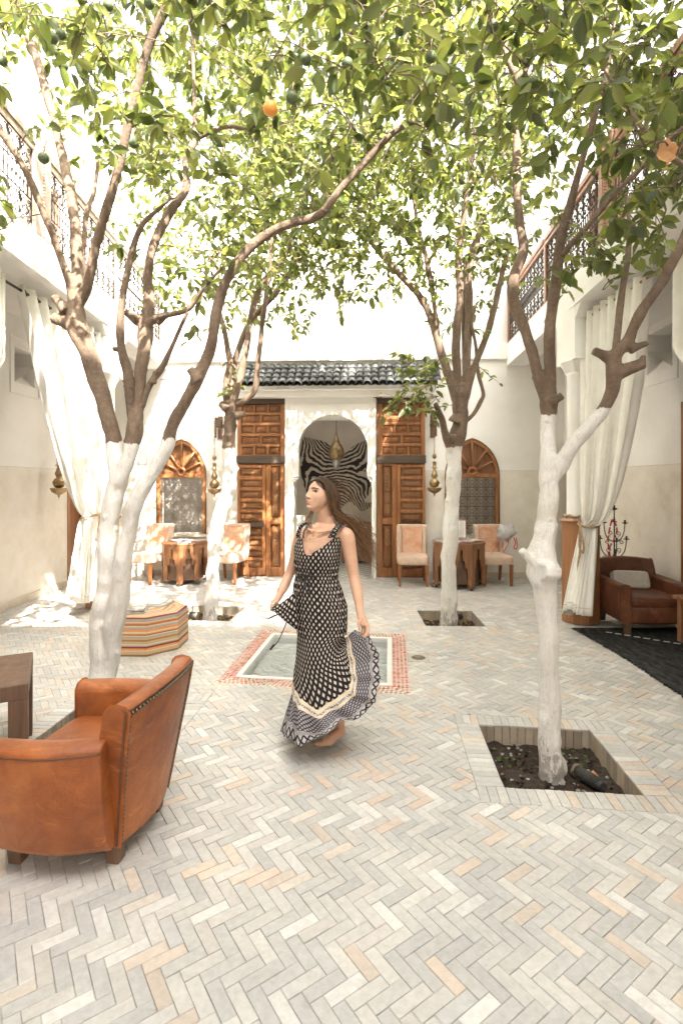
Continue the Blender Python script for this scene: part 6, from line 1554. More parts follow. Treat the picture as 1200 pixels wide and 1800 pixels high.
def chain(P, n=5):
    S = spl([(*PP(a, b, Y), r) for a, b, Y, r in P], n); body.tube([s[:3] for s in S], [s[3] for s in S], 14)
    for s in (S[0], S[-1]): body.ico(s[:3], s[3] * .99, rings=8, sides=14)
# neck
body.tube([tuple(PP(574, 930, 3.235)), tuple(PP(572, 915, 3.232)), tuple(PP(571, 900, 3.225)), tuple(PP(570, 880, 3.225))], [.060, .051, .049, .052], 18)
# collar bones
for P in (((552, 934, 3.15), (535, 929, 3.20)), ((556, 935, 3.14), (596, 931, 3.13))): body.tube([PP(*P[0]), PP(*P[1])], [.009, .008], 8)
# arms
chain([(601, 938, 3.17, .047), (609, 944, 3.155, .049), (613, 962, 3.15, .043), (618, 990, 3.15, .038), (622, 1014, 3.15, .034), (627, 1035, 3.12, .035), (631, 1060, 3.08, .027), (633, 1080, 3.05, .0215)])
chain([(538, 939, 3.28, .042), (529, 944, 3.30, .043), (523, 962, 3.32, .037), (517, 985, 3.33, .033), (509, 1008, 3.33, .030), (500, 1028, 3.29, .031), (491, 1046, 3.24, .024), (486, 1055, 3.22, .020)])
# open hand at her side
body.tube([PP(633, 1080, 3.05), PP(636, 1087, 3.03), PP(639, 1096, 3.02), PP(641, 1100, 3.015)], [.021, .026, .028, .02], 14, flat=.62, up=(1, 0, 0))
def finger(P, r): body.tube([PP(*p) for p in P], [r, r * .95, r * .85, r * .7][:len(P)], 8); body.ico(PP(*P[-1]), r * .7, rings=5, sides=8)
finger([(646, 1096, 3.01), (648.5, 1104, 3.0), (647, 1112, 2.99), (643, 1118, 2.99)], .0082)
finger([(643, 1098, 3.01), (645, 1107, 3.0), (643, 1115, 2.99), (639, 1120, 2.985)], .0086)
finger([(639.5, 1099, 3.03), (641, 1107, 3.03), (639, 1114, 3.03), (636, 1118, 3.03)], .0080)
finger([(636, 1098, 3.05), (636.5, 1105, 3.06), (635, 1111, 3.06), (633, 1114, 3.06)], .0072)
finger([(633, 1088, 3.0), (629.5, 1095, 2.98), (630.5, 1102, 2.975), (632, 1107, 2.975)], .0092)
# hand gripping the skirt
body.tube([PP(486, 1055, 3.22), PP(483, 1060, 3.20), PP(480, 1066, 3.19)], [.020, .026, .021], 14, flat=.7, up=(1, 0, 0))
for k in range(4):
    y0 = 1060 + k * 2.6; finger([(483 - k * .6, y0, 3.175), (478 - k * .3, y0 + 2, 3.155), (477, y0 + 5, 3.165), (480, y0 + 6.5, 3.18)], .0082 - .0004 * k)
finger([(485, 1058, 3.185), (481, 1063, 3.155), (478, 1068, 3.150)], .0088)
# legs and feet
chain([(568, 1095, 3.22, .075), (571, 1150, 3.20, .056), (578, 1195, 3.18, .048), (590, 1235, 3.22, .046), (597, 1270, 3.28, .030), (599, 1281, 3.29, .028)])
chain([(550, 1095, 3.25, .085), (547, 1150, 3.26, .066), (543, 1195, 3.27, .050), (538, 1240, 3.36, .044), (533, 1272, 3.44, .029)])
def foot(ax, ay, AY, bx, by, BY, tx, ty, TY):
    body.tube([PP(ax + 4, ay + 7, AY + .005), PP(ax, ay + 4, AY), PP((ax + bx) / 2, (ay + by) / 2 + 0, (AY + BY) / 2), PP(bx, by, BY), PP(tx * .6 + bx * .4, ty * .6 + by * .4, TY * .6 + BY * .4)], [.020, .030, .031, .030, .020], 14, flat=1.05)
    d = Vector((tx - bx, ty - by)).normalized()
    for k in range(5):
        o = (k - 2) * 3.2; fx, fy = tx + o * .9, ty + (2 - abs(k - 1)) * .6 + k * .9; body.tube([PP(bx + o * .9, by + 1.5, BY - .01), PP(fx, fy, TY - .005)], [.010, .0095 - .0008 * k], 8); body.ico(PP(fx, fy, TY - .005), (.0125, .0105, .0100, .0095, .009)[k], rings=5, sides=8)
foot(600, 1281, 3.29, 577, 1303, 3.20, 561, 1307, 3.19)
foot(533, 1272, 3.44, 522, 1283, 3.40, 512, 1286, 3.38)
# head
HC = PP(564.5, 870.5, 3.215); HM = Matrix.Rotation(R(-47), 3, 'Z') @ Matrix.Rotation(R(-9), 3, 'X') @ Matrix.Rotation(R(2), 3, 'Y')
def gs(x, x0, s): return math.exp(-((x - x0) / s) ** 2)
def face_pt(th, ph):
    x, y, z = .072 * math.cos(ph) * math.sin(th), -.092 * math.cos(ph) * math.cos(th), .106 * math.sin(ph)
    t = max(0, -z / .106)
    x *= 1 - .26 * t ** 1.5; 
    if y > 0: y *= 1 - .45 * t
    y -= .040 * t ** 1.5
    if math.cos(th) > 0:
        d = 0
        for A, x0, z0, sx, sz in ((.011, 0, .012, .008, .018), (.017, 0, -.008, .009, .014), (.021, 0, -.023, .0105, .0095), (-.004, 0, -.037, .01, .006)): d += A * gs(x, x0, sx) * gs(z, z0, sz)
        for s in (-1, 1):
            for A, x0, z0, sx, sz in ((-.011, .030, .012, .015, .010), (.006, .028, .031, .024, .007), (.006, .043, -.018, .02, .018), (.009, .0115, -.027, .006, .006), (-.004, .05, -.05, .02, .02)): d += A * gs(x, s * x0, sx) * gs(z, z0, sz)
        for A, z0, sx, sz in ((.0045, -.0485, .019, .0048), (.0050, -.0600, .017, .0055), (-.004, -.0545, .022, .0018), (-.004, -.070, .02, .005), (.011, -.088, .018, .012)): d += A * gs(x, 0, sx) * gs(z, z0, sz)
        y -= d * max(0, math.cos(th)) ** .5
    return Vector((x, y, z))
def HP(v): return HC + HM @ v
rows = []; nph, nth = 84, 96
for i in range(nph + 1):
    ph = -math.pi / 2 + math.pi * i / nph; row = []
    for j in range(nth):
        u = (j / nth) * 2 - 1; th = math.pi * (u * .55 + .45 * u ** 3); row.append(tuple(HP(face_pt(th, max(-1.565, min(1.565, ph))))))
    rows.append(row)
b0 = len(body.v); body.grid(rows, close_u=True); body.face([b0 + j for j in range(nth)][::-1]); body.face([b0 + nph * nth + j for j in range(nth)])
for s in (-1, 1):
    body.ico(HP(Vector((s * .071, .004, -.004))), .021, rings=8, sides=10, sx=.35, sy=.6, sz=1.2, M=HM)
bo = body.build('body', M['skin'], woman)
rm = bo.modifiers.new('one_surface', 'REMESH'); rm.mode = 'VOXEL'; rm.voxel_size = .0036; rm.use_smooth_shade = True
sm2 = bo.modifiers.new('smooth', 'SMOOTH'); sm2.factor = .5; sm2.iterations = 3
# face details
M['eyewhite'] = simple('eye_white', (.36, .33, .31), (.44, .41, .39), 5, .2, bst=0); M['iris'] = simple('iris', (.03, .018, .012), (.06, .035, .02), 50, .15, bst=0)
M['lip'] = simple('lips', (.42, .13, .10), (.5, .18, .14), 30, .4, bst=0); M['brow'] = simple('brow', (.035, .02, .012), (.07, .04, .022), 60, .8, bst=0)
def surf_at(x, z, off=0):
    best = None
    lo_, hi_ = -1.3, 1.3
    th = math.asin(max(-1, min(1, x / .07))); ph = math.asin(max(-1, min(1, z / .106)))
    for _ in range(12):
        p = face_pt(th, ph); th += (x - p.x) / .07 * .8; ph += (z - p.z) / .1 * .8
    p = face_pt(th, ph); return Vector((p.x, p.y - off, p.z))
for s in (-1, 1):
    c = surf_at(s * .030, .011, -.008); m_ = MB(); m_.ico(HP(c), .0125, rings=8, sides=12, sx=1.15, sy=.85, sz=.78, M=HM); ey = m_.build('eye', M['eyewhite'], woman)
    m_ = MB(); m_.ico(HP(c + Vector((-.001, -.0090, .0008))), .0078, rings=6, sides=10, sy=.45, M=HM); m_.build('iris', M['iris'], ey)
    P = [HP(surf_at(s * (.016 + .030 * t), .0125 + .0065 * math.sin(math.pi * t * .9) , .002)) for t in [i / 7 for i in range(8)]]; m_ = MB(); m_.tube(P, [.0012, .0020, .0024, .0026, .0028, .0028, .0024, .0012], 5); m_.build('eyelashes', M['brow'], ey)
    P = [HP(surf_at(s * (.011 + .040 * t), .027 + .0065 * math.sin(math.pi * (t * .8 + .1)), .0005)) for t in [i / 8 for i in range(9)]]; m_ = MB(); m_.tube(P, [.0022, .0036, .0042, .0042, .0040, .0036, .003, .0022, .001], 6, flat=.6); m_.build('eyebrow', M['brow'], woman)
for z, a, k in ((-.0492, .019, 1), (-.0595, .017, -1)):
    P = [HP(surf_at(a * t, z + (.0022 * math.cos(t * 4.5) * 1 if k > 0 else -.0005) - .0035 * k * abs(t) ** 1.7 * (1 if k > 0 else -1), .0002)) for t in [i / 5 - 1 for i in range(11)]]
    m_ = MB(); m_.tube(P, [.0006, .0016, .0022, .0027, .0029, .0027, .0029, .0027, .0022, .0016, .0006], 6, flat=.6); m_.build('lip', M['lip'], woman)
# hair: scalp cap and long wind blown locks
m, nt, bs = new_mat('hair'); at = nt.nodes.new('ShaderNodeAttribute'); at.attribute_name = 'col'; L(nt, at.outputs['Color'], bs.inputs['Base Color']); bs.inputs['Roughness'].default_value = .42; bs.inputs['Specular IOR Level'].default_value = .3
bump(nt, bs, nz(nt, 55, 3, .6, 'Object', (1, 1, 6)), .2, .003); M['hair'] = m
hr = MB(); hc = []
def hcol(t, k): a = (.028, .014, .007); b = (.085, .043, .02); c = (.28, .155, .075); return tuple(v * k for v in ([x + (y - x) * t * 2 for x, y in zip(a, b)] if t < .5 else [x + (y - x) * (t - .5) * 2 for x, y in zip(b, c)]))
rows = []
for i in range(15):
    ph = math.pi / 2 - (math.pi * .62) * i / 14; row = []
    for j in range(37):
        th = R(52 + (360 - 104) * j / 36) ; 
        front = abs(j - 18) / 18; lift = 1 if i < 6 else 1
        # hairline: sweeps up over the forehead
        thh = th if i > 7 else R((52 + 256 * j / 36) * 1) ; k_ = max(0, (7 - i) / 7); a_ = (j - 18) / 18 * (128 + 50 * k_); 
        pd = math.degrees(ph); lim = 86 + 94 * max(0, min(1, (pd - 4) / 46)) ** .8; a_ = (j - 18) / 18 * lim
        thh = R(180 + a_); p = Vector((.0765 * math.cos(ph) * math.sin(thh), -.097 * math.cos(ph) * math.cos(thh), .1105 * math.sin(ph))); 
        if p.z < 0: p.x *= 1 - .1 * (-p.z / .1)
        row.append(tuple(HP(p)))
    rows.append(row)
f0 = len(hr.f); hr.grid(rows); hc += [hcol(.22, 1)] * (len(hr.f) - f0)
def lock(P, r, k, n=16, flat=.5, t0=0, sides=5):
    S = spl([tuple(p) for p in P], max(3, n // (len(P) - 1))); f0 = len(hr.f); N_ = len(S); p_ = rp_.uniform(0, 6.28); fq = rp_.uniform(5, 9); am = rp_.uniform(.002, .011)
    S = [(s[0] + am * (i / N_) ** 1.3 * math.sin(fq * i / N_ * 2 + p_), s[1] + am * (i / N_) * math.cos(fq * i / N_ * 2.2 + p_), s[2] + am * (i / N_) ** 1.3 * math.cos(fq * i / N_ * 1.9 + p_)) for i, s in enumerate(S)]
    hr.tube(S, [max(.0007, r * (.45 + .9 * math.sin(math.pi * (min(1, i / N_ * 1.25)) ** .7)) * (1 - (i / N_) ** 4)) for i in range(N_)], sides, cap=False, flat=flat)
    per = sides
    for i in range(N_ - 1): hc.extend([hcol(min(1, t0 + i / N_ * (1 - t0)), k)] * per)
top_c = Vector((0, -.02, .112))
for q in range(330):
    # root on the parting, fall over the side/back then stream to the right
    side = rp_.random(); u = rp_.random()
    part = Vector((-.012 + rp_.uniform(-.006, .006), -.070 + .13 * u, 0)); part.z = .113 * math.sqrt(max(0, 1 - (part.x / .079) ** 2 - (part.y / .100) ** 2)) + .001
    a = HP(part); far = rp_.random()
    end = PP(632 + 38 * far + rp_.uniform(-6, 6), 948 + 40 * far + rp_.uniform(-16, 14) + (18 if rp_.random() < .3 else 0), 3.30 + rp_.uniform(-.10, .14))
    if side < .72:   # her left side, toward us
        ru = rp_.uniform(0, 1); b = HP(Vector((.052 + .012 * ru, -.056 + .085 * u, .084 - .012 * ru))); c = HP(Vector((.088 + rp_.uniform(0, .012), -.030 + .09 * u + rp_.uniform(-.01, .01), .002)))
        d = HP(Vector((.098 + rp_.uniform(0, .014), .006 + .075 * u, -.085)))
        e = d.lerp(end, .40) + Vector((rp_.uniform(-.022, .026), rp_.uniform(-.03, .03), rp_.uniform(-.02, .035))); wv = Vector((.020 * math.sin(q), 0, .020 * math.cos(q * 1.7)))
        lock([a, b, c, d, e, e.lerp(end, .55) + wv, end + Vector((rp_.uniform(-.02, .02), 0, rp_.uniform(-.02, .02)))], rp_.uniform(.0026, .0062), rp_.choice((.55, .8, 1, 1.3, 1.9)), 24)
    else:
        b = HP(Vector((-.064, -.05 + .09 * u, .06))); c = HP(Vector((-.084, -.02 + .1 * u, -.01)))
        if rp_.random() < .45:   # lock falling behind the far cheek on to the shoulder
            e = PP(538 + rp_.uniform(-4, 10), 914 + rp_.uniform(-6, 8), 3.27 + rp_.uniform(-.02, .03)); lock([a, b, c, HP(Vector((-.078, .02, -.07))), e], rp_.uniform(.003, .006), rp_.uniform(.9, 1.7), 18)
        else:
            d = HP(Vector((-.02, .11, -.08))); lock([a, b, HP(Vector((-.07, .07, -.0))), d, d.lerp(end, .5), end], rp_.uniform(.0035, .006), rp_.uniform(.7, 1.2), 22)
for q in range(60):  # loose wind blown ends
    s0 = PP(620 + rp_.uniform(-8, 22), 905 + rp_.uniform(0, 40), 3.28 + rp_.uniform(-.06, .08)); e = PP(640 + rp_.uniform(-6, 32), 950 + rp_.uniform(-14, 48), 3.3 + rp_.uniform(-.12, .12))
    lock([s0, s0.lerp(e, .4) + Vector((rp_.uniform(-.02, .03), 0, rp_.uniform(-.01, .03))), s0.lerp(e, .75) + Vector((rp_.uniform(-.02, .03), 0, rp_.uniform(-.03, .01))), e], rp_.uniform(.0012, .0030), rp_.uniform(1, 1.5), 12, t0=.5)
for q in range(26):  # fly-away wisps on the crown side
    a = HP(Vector((.03 * rp_.random(), .06 * rp_.random(), .112))); e = PP(600 + rp_.uniform(0, 34), 856 + rp_.uniform(0, 50), 3.25); lock([a, a.lerp(e, .5) + Vector((.02, 0, .022)), e + Vector((.01, 0, .0))], .0010, 1.2, 10, sides=3)
hr.build('hair', M['hair'], woman, cols=hc)

# dress -----------------------------------------------------------
m, nt, bs = new_mat('ikat_dress'); uvn = nt.nodes.new('ShaderNodeUVMap'); sp = nt.nodes.new('ShaderNodeSeparateXYZ'); L(nt, uvn.outputs[0], sp.inputs[0])
U, V_ = sp.outputs[0], sp.outputs[1]; wob = mth(nt, 'MULTIPLY', mth(nt, 'SUBTRACT', nz(nt, 90, 2, .6), .5), .22)
def diamond(u, v, a, b, off=0.0):
    du = mth(nt, 'ABSOLUTE', mth(nt, 'SUBTRACT', mth(nt, 'FRACT', mth(nt, 'ADD', u, off)), .5)); dv = mth(nt, 'ABSOLUTE', mth(nt, 'SUBTRACT', mth(nt, 'FRACT', mth(nt, 'ADD', v, off)), .5))
    return mth(nt, 'ADD', mth(nt, 'DIVIDE', du, a), mth(nt, 'DIVIDE', dv, b))
def lat(u, v, a, b, sft=.18):
    d = mth(nt, 'MINIMUM', diamond(u, v, a, b), diamond(u, v, a, b, .5)); d = mth(nt, 'ADD', d, wob)
    return mth(nt, 'SUBTRACT', 1.0, mth(nt, 'SMOOTH_MIN', mth(nt, 'DIVIDE', mth(nt, 'SUBTRACT', d, 1 - sft), 2 * sft), 1.0, .01), clamp=True)
mn = lat(mth(nt, 'MULTIPLY', U, 38), mth(nt, 'DIVIDE', V_, .041), .21, .26)
blackc, cream, greyc = (.010, .007, .007), (.52, .46, .41), (.30, .29, .30)
cb = mixc(nt, mn, blackc, cream)
def step(x, a): return mth(nt, 'GREATER_THAN', x, a)
band = mixc(nt, mth(nt, 'MULTIPLY', step(V_, 11.34), mth(nt, 'LESS_THAN', V_, 11.66)), (.60, .50, .37), ramp(nt, nz(nt, 120, 2, .7), [(.4, (.04, .04, .045)), (.6, (.55, .53, .52))]))
gm = lat(mth(nt, 'MULTIPLY', U, 66), mth(nt, 'MULTIPLY', V_, 9.0), .30, .30, .35)
grid_c = mixc(nt, gm, (.028, .025, .028), (.36, .34, .36))
bgm = lat(mth(nt, 'MULTIPLY', U, 56), mth(nt, 'ADD', mth(nt, 'MULTIPLY', mth(nt, 'SUBTRACT', V_, 12.70), 3.3), .0), .32, .36, .1)
hemc = mixc(nt, bgm, (.014, .012, .013), (.42, .39, .40))
c = mixc(nt, step(V_, 11.0), cb, band); c = mixc(nt, step(V_, 12.0), c, grid_c)
lines_ = mth(nt, 'MULTIPLY', step(V_, 12.60), mth(nt, 'LESS_THAN', mth(nt, 'FRACT', mth(nt, 'MULTIPLY', V_, 34)), .45)); c = mixc(nt, mth(nt, 'MULTIPLY', step(V_, 12.60), 1.0), c, mixc(nt, lines_, (.50, .47, .48), (.03, .03, .03)))
c = mixc(nt, step(V_, 12.70), c, hemc)
L(nt, c, bs.inputs['Base Color']); bs.inputs['Roughness'].default_value = .8; bs.inputs['Specular IOR Level'].default_value = .25; bump(nt, bs, nz(nt, 16, 4, .6, 'Object', (1, 1, .22), 1.0), .8, .02); M['dress'] = m
DP = [(925, 570, 32, .078), (945, 562, 42, .100), (965, 557.5, 41.5, .118), (985, 556.5, 40, .116), (1012, 556, 36.2, .098), (1035, 557.5, 42, .115), (1060, 561, 47.5, .130), (1090, 563.5, 45.5, .136), (1112, 565, 42.5, .136)]
NS = 120
def dpt(s, py, ofs=0):
    cx, hw, hd = prof(DP, py); a = 2 * math.pi * s; e = .85
    x = -math.copysign(abs(math.cos(a)) ** e, math.cos(a)) * (hw * PXM + ofs); y = -math.copysign(abs(math.sin(a)) ** e, math.sin(a)) * (hd + ofs); c_ = PP(cx, py, 3.23)
    bust = 0
    if 950 < py < 1000:
        for s0 in (.17, .33): bust += .022 * gs(s, s0, .07) * gs(py, 974, 14)
    return Vector((c_.x + x, c_.y + y - x * .30 - bust, c_.z))
TOPS = [(0, 968), (.045, 955), (.09, 944), (.13, 944), (.185, 970), (.215, 972), (.33, 944), (.40, 940), (.445, 962), (.5, 984), (.58, 978), (.75, 965), (.92, 965), (1, 968)]
def pytop(s):
    for a, b in zip(TOPS[:-1], TOPS[1:]):
        if a[0] <= s <= b[0]: return a[1] + (b[1] - a[1]) * (s - a[0]) / (b[0] - a[0])
rings = []; vs = []
for t in (0, .25, .5, .75): rings.append([dpt(j / NS, pytop(j / NS) * (1 - t) + 988 * t) for j in range(NS)]); vs.append(('top', t))
for py in (988, 998, 1007, 1013, 1020, 1032, 1046, 1060, 1076, 1092, 1108): rings.append([dpt(j / NS, py, .0035 * math.sin(j * .83 + py * .05) + .0025 * math.sin(j * 2.1 - py * .09)) for j in range(NS)]); vs.append(('py', py))
def custom(front, back):
    out = []
    for P in (front, back):
        S = spl([tuple(PP(*p)) for p in P], 12); L_ = [0]
        for a, b in zip(S[:-1], S[1:]): L_.append(L_[-1] + (Vector(b) - Vector(a)).length)
        k = 0
        for j in range(NS // 2):
            d = L_[-1] * j / (NS // 2)
            while k < len(L_) - 2 and L_[k + 1] < d: k += 1
            t = (d - L_[k]) / max(1e-6, L_[k + 1] - L_[k]); out.append(Vector(S[k]).lerp(Vector(S[k + 1]), t))
    return out
C1 = custom([(522, 1133, 3.22), (540, 1141, 3.10), (562, 1142, 3.07), (588, 1133, 3.10), (605, 1115, 3.2)], [(605, 1115, 3.2), (592, 1120, 3.33), (560, 1128, 3.37), (530, 1132, 3.3), (522, 1133, 3.22)])
C2 = custom([(520, 1160, 3.22), (537, 1172, 3.09), (560, 1174, 3.05), (588, 1160, 3.08), (605, 1124, 3.2)], [(605, 1124, 3.2), (588, 1146, 3.34), (555, 1160, 3.38), (526, 1164, 3.3), (520, 1160, 3.22)])
C3 = custom([(517, 1180, 3.2), (532, 1195, 3.08), (552, 1200, 3.04), (578, 1190, 3.04), (600, 1165, 3.08), (606, 1122, 3.2)], [(606, 1122, 3.2), (586, 1160, 3.38), (550, 1180, 3.42), (522, 1184, 3.3), (517, 1180, 3.2)])
RA = custom([(515, 1203, 3.18), (526, 1224, 3.06), (545, 1241, 3.0), (560, 1246, 2.98), (583, 1232, 2.98), (610, 1213, 3.0), (617, 1195, 3.03), (613, 1160, 3.10), (607, 1120, 3.20)], [(607, 1120, 3.20), (590, 1170, 3.46), (548, 1200, 3.48), (520, 1205, 3.3), (515, 1203, 3.18)])
RB = custom([(513, 1222, 3.16), (522, 1241, 3.03), (543, 1257, 2.97), (562, 1261, 2.955), (590, 1247, 2.96), (619, 1227, 2.98), (627, 1203, 3.01), (623, 1160, 3.09), (612, 1117, 3.21)], [(612, 1117, 3.21), (592, 1180, 3.5), (548, 1220, 3.52), (518, 1226, 3.3), (513, 1222, 3.16)])
RM_ = custom([(505, 1252, 3.13), (517, 1268, 3.0), (540, 1284, 2.955), (557, 1285, 2.94), (585, 1268, 2.94), (622, 1250, 2.96), (644, 1220, 2.99), (646, 1165, 3.08), (640, 1125, 3.18), (618, 1111, 3.23)], [(618, 1111, 3.23), (594, 1190, 3.55), (548, 1240, 3.57), (508, 1250, 3.35), (505, 1252, 3.13)])
RH = custom([(494, 1287, 3.1), (511, 1302, 2.98), (533, 1310, 2.945), (552, 1301, 2.93), (575, 1286, 2.92), (602, 1270, 2.93), (632, 1260, 2.95), (654, 1240, 2.98), (666, 1203, 3.02), (666, 1160, 3.08), (657, 1130, 3.14), (642, 1114, 3.2), (624, 1107, 3.25)], [(624, 1107, 3.25), (600, 1190, 3.6), (550, 1262, 3.62), (505, 1275, 3.45), (494, 1287, 3.1)])
keys = [rings[-1], C1, C2, C3, RA, RB, RM_, RH]; kv = [9.0, 9.2, 9.5, 10.0, 11.0, 12.0, 12.5, 13.0]
sub = 7
for k in range(len(keys) - 1):
    for q in range(1, sub + 1):
        t = q / sub; p0 = keys[max(k - 1, 0)]; p1 = keys[k]; p2 = keys[k + 1]; p3 = keys[min(k + 2, len(keys) - 1)]; r = []
        for j in range(NS):
            a, b, c_, d = p0[j], p1[j], p2[j], p3[j]
            v = .5 * ((2 * b) + (c_ - a) * t + (2 * a - 5 * b + 4 * c_ - d) * t * t + (3 * b - a - 3 * c_ + d) * t ** 3); s = j / NS; lv = kv[k] + (kv[k + 1] - kv[k]) * t
            A = 0 if lv < 9.3 else (lv - 9.3) * .0052 * (1 if lv < 13 else 1); ph = 2 * math.pi * 15 * s + 1.3 * math.sin(2 * math.pi * 3 * s) + lv * .4
            v = v + Vector((A * .28 * math.cos(ph * 1.0), -A * math.sin(ph), A * .22 * math.sin(ph * 1.7)))
            r.append(v)
        rings.append(r); vs.append(('k', kv[k] + (kv[k + 1] - kv[k]) * t))
# texture rows: cloth length down to the tier seam, then bands
uvs = []; acc = 0
for i, r in enumerate(rings):
    if i: acc += sum((rings[i][j] - rings[i - 1][j]).length for j in range(0, NS // 2, 6)) / (NS // 2 / 6)
    kind, val = vs[i]
    row = []
    for j in range(NS):
        if kind == 'top': v = (pytop(j / NS) * (1 - val) + 988 * val - 940) * PXM
        elif kind == 'py': v = (val - 940) * PXM
        elif val < 10.999: v = (1108 - 940) * PXM + (acc - acc0)
        else: v = val
        row.append((j / NS, v))
    if kind == 'py' and val == 1108: acc0 = acc
    uvs.append(row)
for i in range(len(uvs) - 1):          # the ring where the band starts closes the body cloth
    pass
dm_ = MB(); rr = [[tuple(p) for p in r] for r in rings]; 
cut = next(i for i, (k, v) in enumerate(vs) if k == 'k' and abs(v - 11.0) < 1e-6)
last = [(u, 0) for u, _ in uvs[cut]]; up_uv = uvs[:cut] + [[(u, uvs[cut - 1][j][1] + .02) for j, (u, _) in enumerate(uvs[cut])]]
low_uv = uvs[cut:]
dm_.grid(rr[:cut + 1], close_u=True, uvs=up_uv); dm_.grid(rr[cut:], close_u=True, uvs=low_uv)
dr = dm_.build('dress', M['dress'], woman); so = dr.modifiers.new('thick', 'SOLIDIFY'); so.thickness = .002
# held fold of the skirt
tp = spl([tuple(PP(519, 1040, 3.15)), tuple(PP(505, 1052, 3.13)), tuple(PP(492, 1061, 3.14)), tuple(PP(477, 1066, 3.16))], 8); bt = spl([tuple(PP(526, 1112, 3.12)), tuple(PP(510, 1100, 3.10)), tuple(PP(494, 1087, 3.12)), tuple(PP(477, 1070, 3.155))], 8)
rows = []; uv2 = []
for i in range(17):
    t = i / 16; rows.append([tuple(Vector(a).lerp(Vector(b), t) + Vector((0, .016 * math.sin(t * 13 + k * .1) * (1 - k / len(tp)) - .02 * math.sin(math.pi * t), 0))) for k, (a, b) in enumerate(zip(tp, bt))]); uv2.append([(.0 + k * .0058, .35 + .22 * t * (1 - .5 * k / len(tp))) for k in range(len(tp))])
m_ = MB(); m_.grid(rows, uvs=None); base_f = len(m_.f)
m_ = MB(); b0 = m_.add([p for r in rows for p in r]); w_ = len(rows[0])
for i in range(16):
    for j in range(w_ - 1):
        q = [b0 + i * w_ + j, b0 + i * w_ + j + 1, b0 + (i + 1) * w_ + j + 1, b0 + (i + 1) * w_ + j]; m_.face(q, 0, True, [uv2[i][j], uv2[i][j + 1], uv2[i + 1][j + 1], uv2[i + 1][j]])
m_.build('held_skirt_fold', M['dress'], woman).modifiers.new('t', 'SOLIDIFY').thickness = .002
# shoulder ruffles
def ruffle(path, wdt, outv, nm='shoulder_ruffle'):
    S = spl([tuple(PP(*p)) for p in path], 10); rows_ = []; uv_ = []
    for k in range(5):
        t = k / 4; rows_.append([]); uv_.append([])
        for i, s in enumerate(S):
            o = Vector(outv) * wdt * t; wv = .011 * t * math.sin(i * 1.25); rows_[-1].append(Vector(s) + o + Vector((wv * .4, -wv, wv * .9 - .012 * t * t))); uv_[-1].append((i * .010, .1 + t * .045))
    m_ = MB(); b0 = m_.add([p for r in rows_ for p in r]); w_ = len(S)
    for i in range(4):
        for j in range(w_ - 1):
            m_.face([b0 + i * w_ + j, b0 + i * w_ + j + 1, b0 + (i + 1) * w_ + j + 1, b0 + (i + 1) * w_ + j], 0, True, [uv_[i][j], uv_[i][j + 1], uv_[i + 1][j + 1], uv_[i + 1][j]])
    m_.build(nm, M['dress'], woman).modifiers.new('t', 'SOLIDIFY').thickness = .0025
ruffle([(528, 946, 3.18), (529, 934, 3.185), (534, 925, 3.21), (540, 921, 3.25), (544, 921, 3.31)], .040, (-.55, -.55, .35)); ruffle([(532, 946, 3.175), (534, 934, 3.18), (540, 925, 3.205), (546, 920, 3.25)], .030, (.25, -.6, .5))
ruffle([(579, 946, 3.09), (583, 935, 3.095), (589, 928, 3.12), (597, 924, 3.17), (602, 924, 3.23)], .045, (.75, -.35, .30)); ruffle([(576, 946, 3.085), (581, 936, 3.09), (588, 926, 3.12), (596, 921, 3.17)], .032, (.3, -.65, .45))
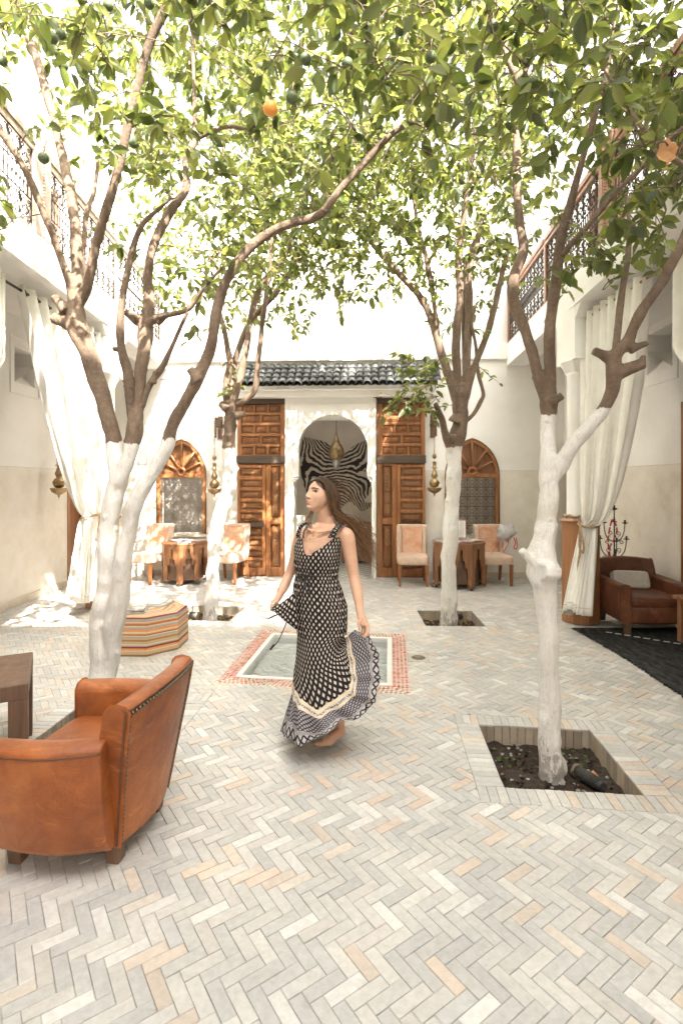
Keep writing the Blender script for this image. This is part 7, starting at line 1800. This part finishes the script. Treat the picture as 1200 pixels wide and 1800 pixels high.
# waist tie, tassels, buttons, necklaces
def cord(P, r=.0035, nm='tie_cord', mat='dress', parent=woman): m_ = MB(); m_.tube(spl([tuple(PP(*p)) for p in P], 8), r, 6); return m_.build(nm, M[mat], parent)
M['blackcloth'] = simple('black_cloth', (.012, .01, .01), (.03, .026, .026), 30, .8)
cord([(538, 1014, 3.10), (531, 1008, 3.08), (527, 1016, 3.075), (533, 1022, 3.08), (538, 1015, 3.09)], .005, 'bow_loop', 'blackcloth'); cord([(538, 1014, 3.10), (546, 1008, 3.08), (549, 1016, 3.075), (543, 1020, 3.08), (538, 1015, 3.09)], .005, 'bow_loop', 'blackcloth')
cord([(538, 1015, 3.10), (536, 1028, 3.075), (531, 1042, 3.06), (529, 1052, 3.06)], .004, 'tie_cord', 'blackcloth'); cord([(539, 1015, 3.10), (543, 1030, 3.075), (544, 1045, 3.06)], .004, 'tie_cord', 'blackcloth')
cord([(489, 1080, 3.12), (481, 1083, 3.11), (472, 1087, 3.11)], .004, 'tassel', 'blackcloth'); cord([(505, 1090, 3.10), (497, 1110, 3.09), (488, 1128, 3.08), (475, 1142, 3.07)], .0028, 'tassel', 'blackcloth'); cord([(482, 1133, 3.075), (475, 1142, 3.07)], .006, 'tassel_end', 'blackcloth')
cord([(dpx, 1013, 3.23 - .115 * math.sin(math.pi * (dpx - 519) / 75)) for dpx in (521, 530, 545, 560, 575, 590)], .0045, 'waist_cord', 'blackcloth')
for k in range(6):
    m_ = MB(); p = dpt(.205, 975 + k * 6.5, .004); m_.ico(p, .0034, rings=5, sides=8, sy=.6); m_.build('button', M['blackcloth'], woman)
M['gold'] = simple('gold', (.7, .45, .2), (.85, .6, .3), 30, .25, bst=0, metal=1)
cord([(560, 918, 3.165), (553, 928, 3.14), (553, 936, 3.118), (566, 932, 3.125), (583, 922, 3.14)], .0007, 'necklace', 'gold'); cord([(558, 918, 3.17), (549, 932, 3.135), (548, 945, 3.108), (560, 938, 3.11), (586, 922, 3.14)], .0007, 'necklace', 'gold')
m_ = MB(); c_ = PP(547.5, 949, 3.095); m_.tube([c_ + Vector((.013 * math.cos(a), 0, .014 * math.sin(a))) for a in [R(-60 + 300 * i / 14) for i in range(15)]], [.0006 + .0024 * math.sin(math.pi * i / 14) for i in range(15)], 6); m_.build('crescent_pendant', M['gold'], woman)
m_ = MB(); m_.ico(PP(553, 937, 3.112), .004, rings=5, sides=8); m_.build('pendant', M['gold'], woman)
m_ = MB(); m_.ico(HP(Vector((.080, -.002, -.030))), .0035, rings=5, sides=8); m_.build('earring', M['gold'], woman)
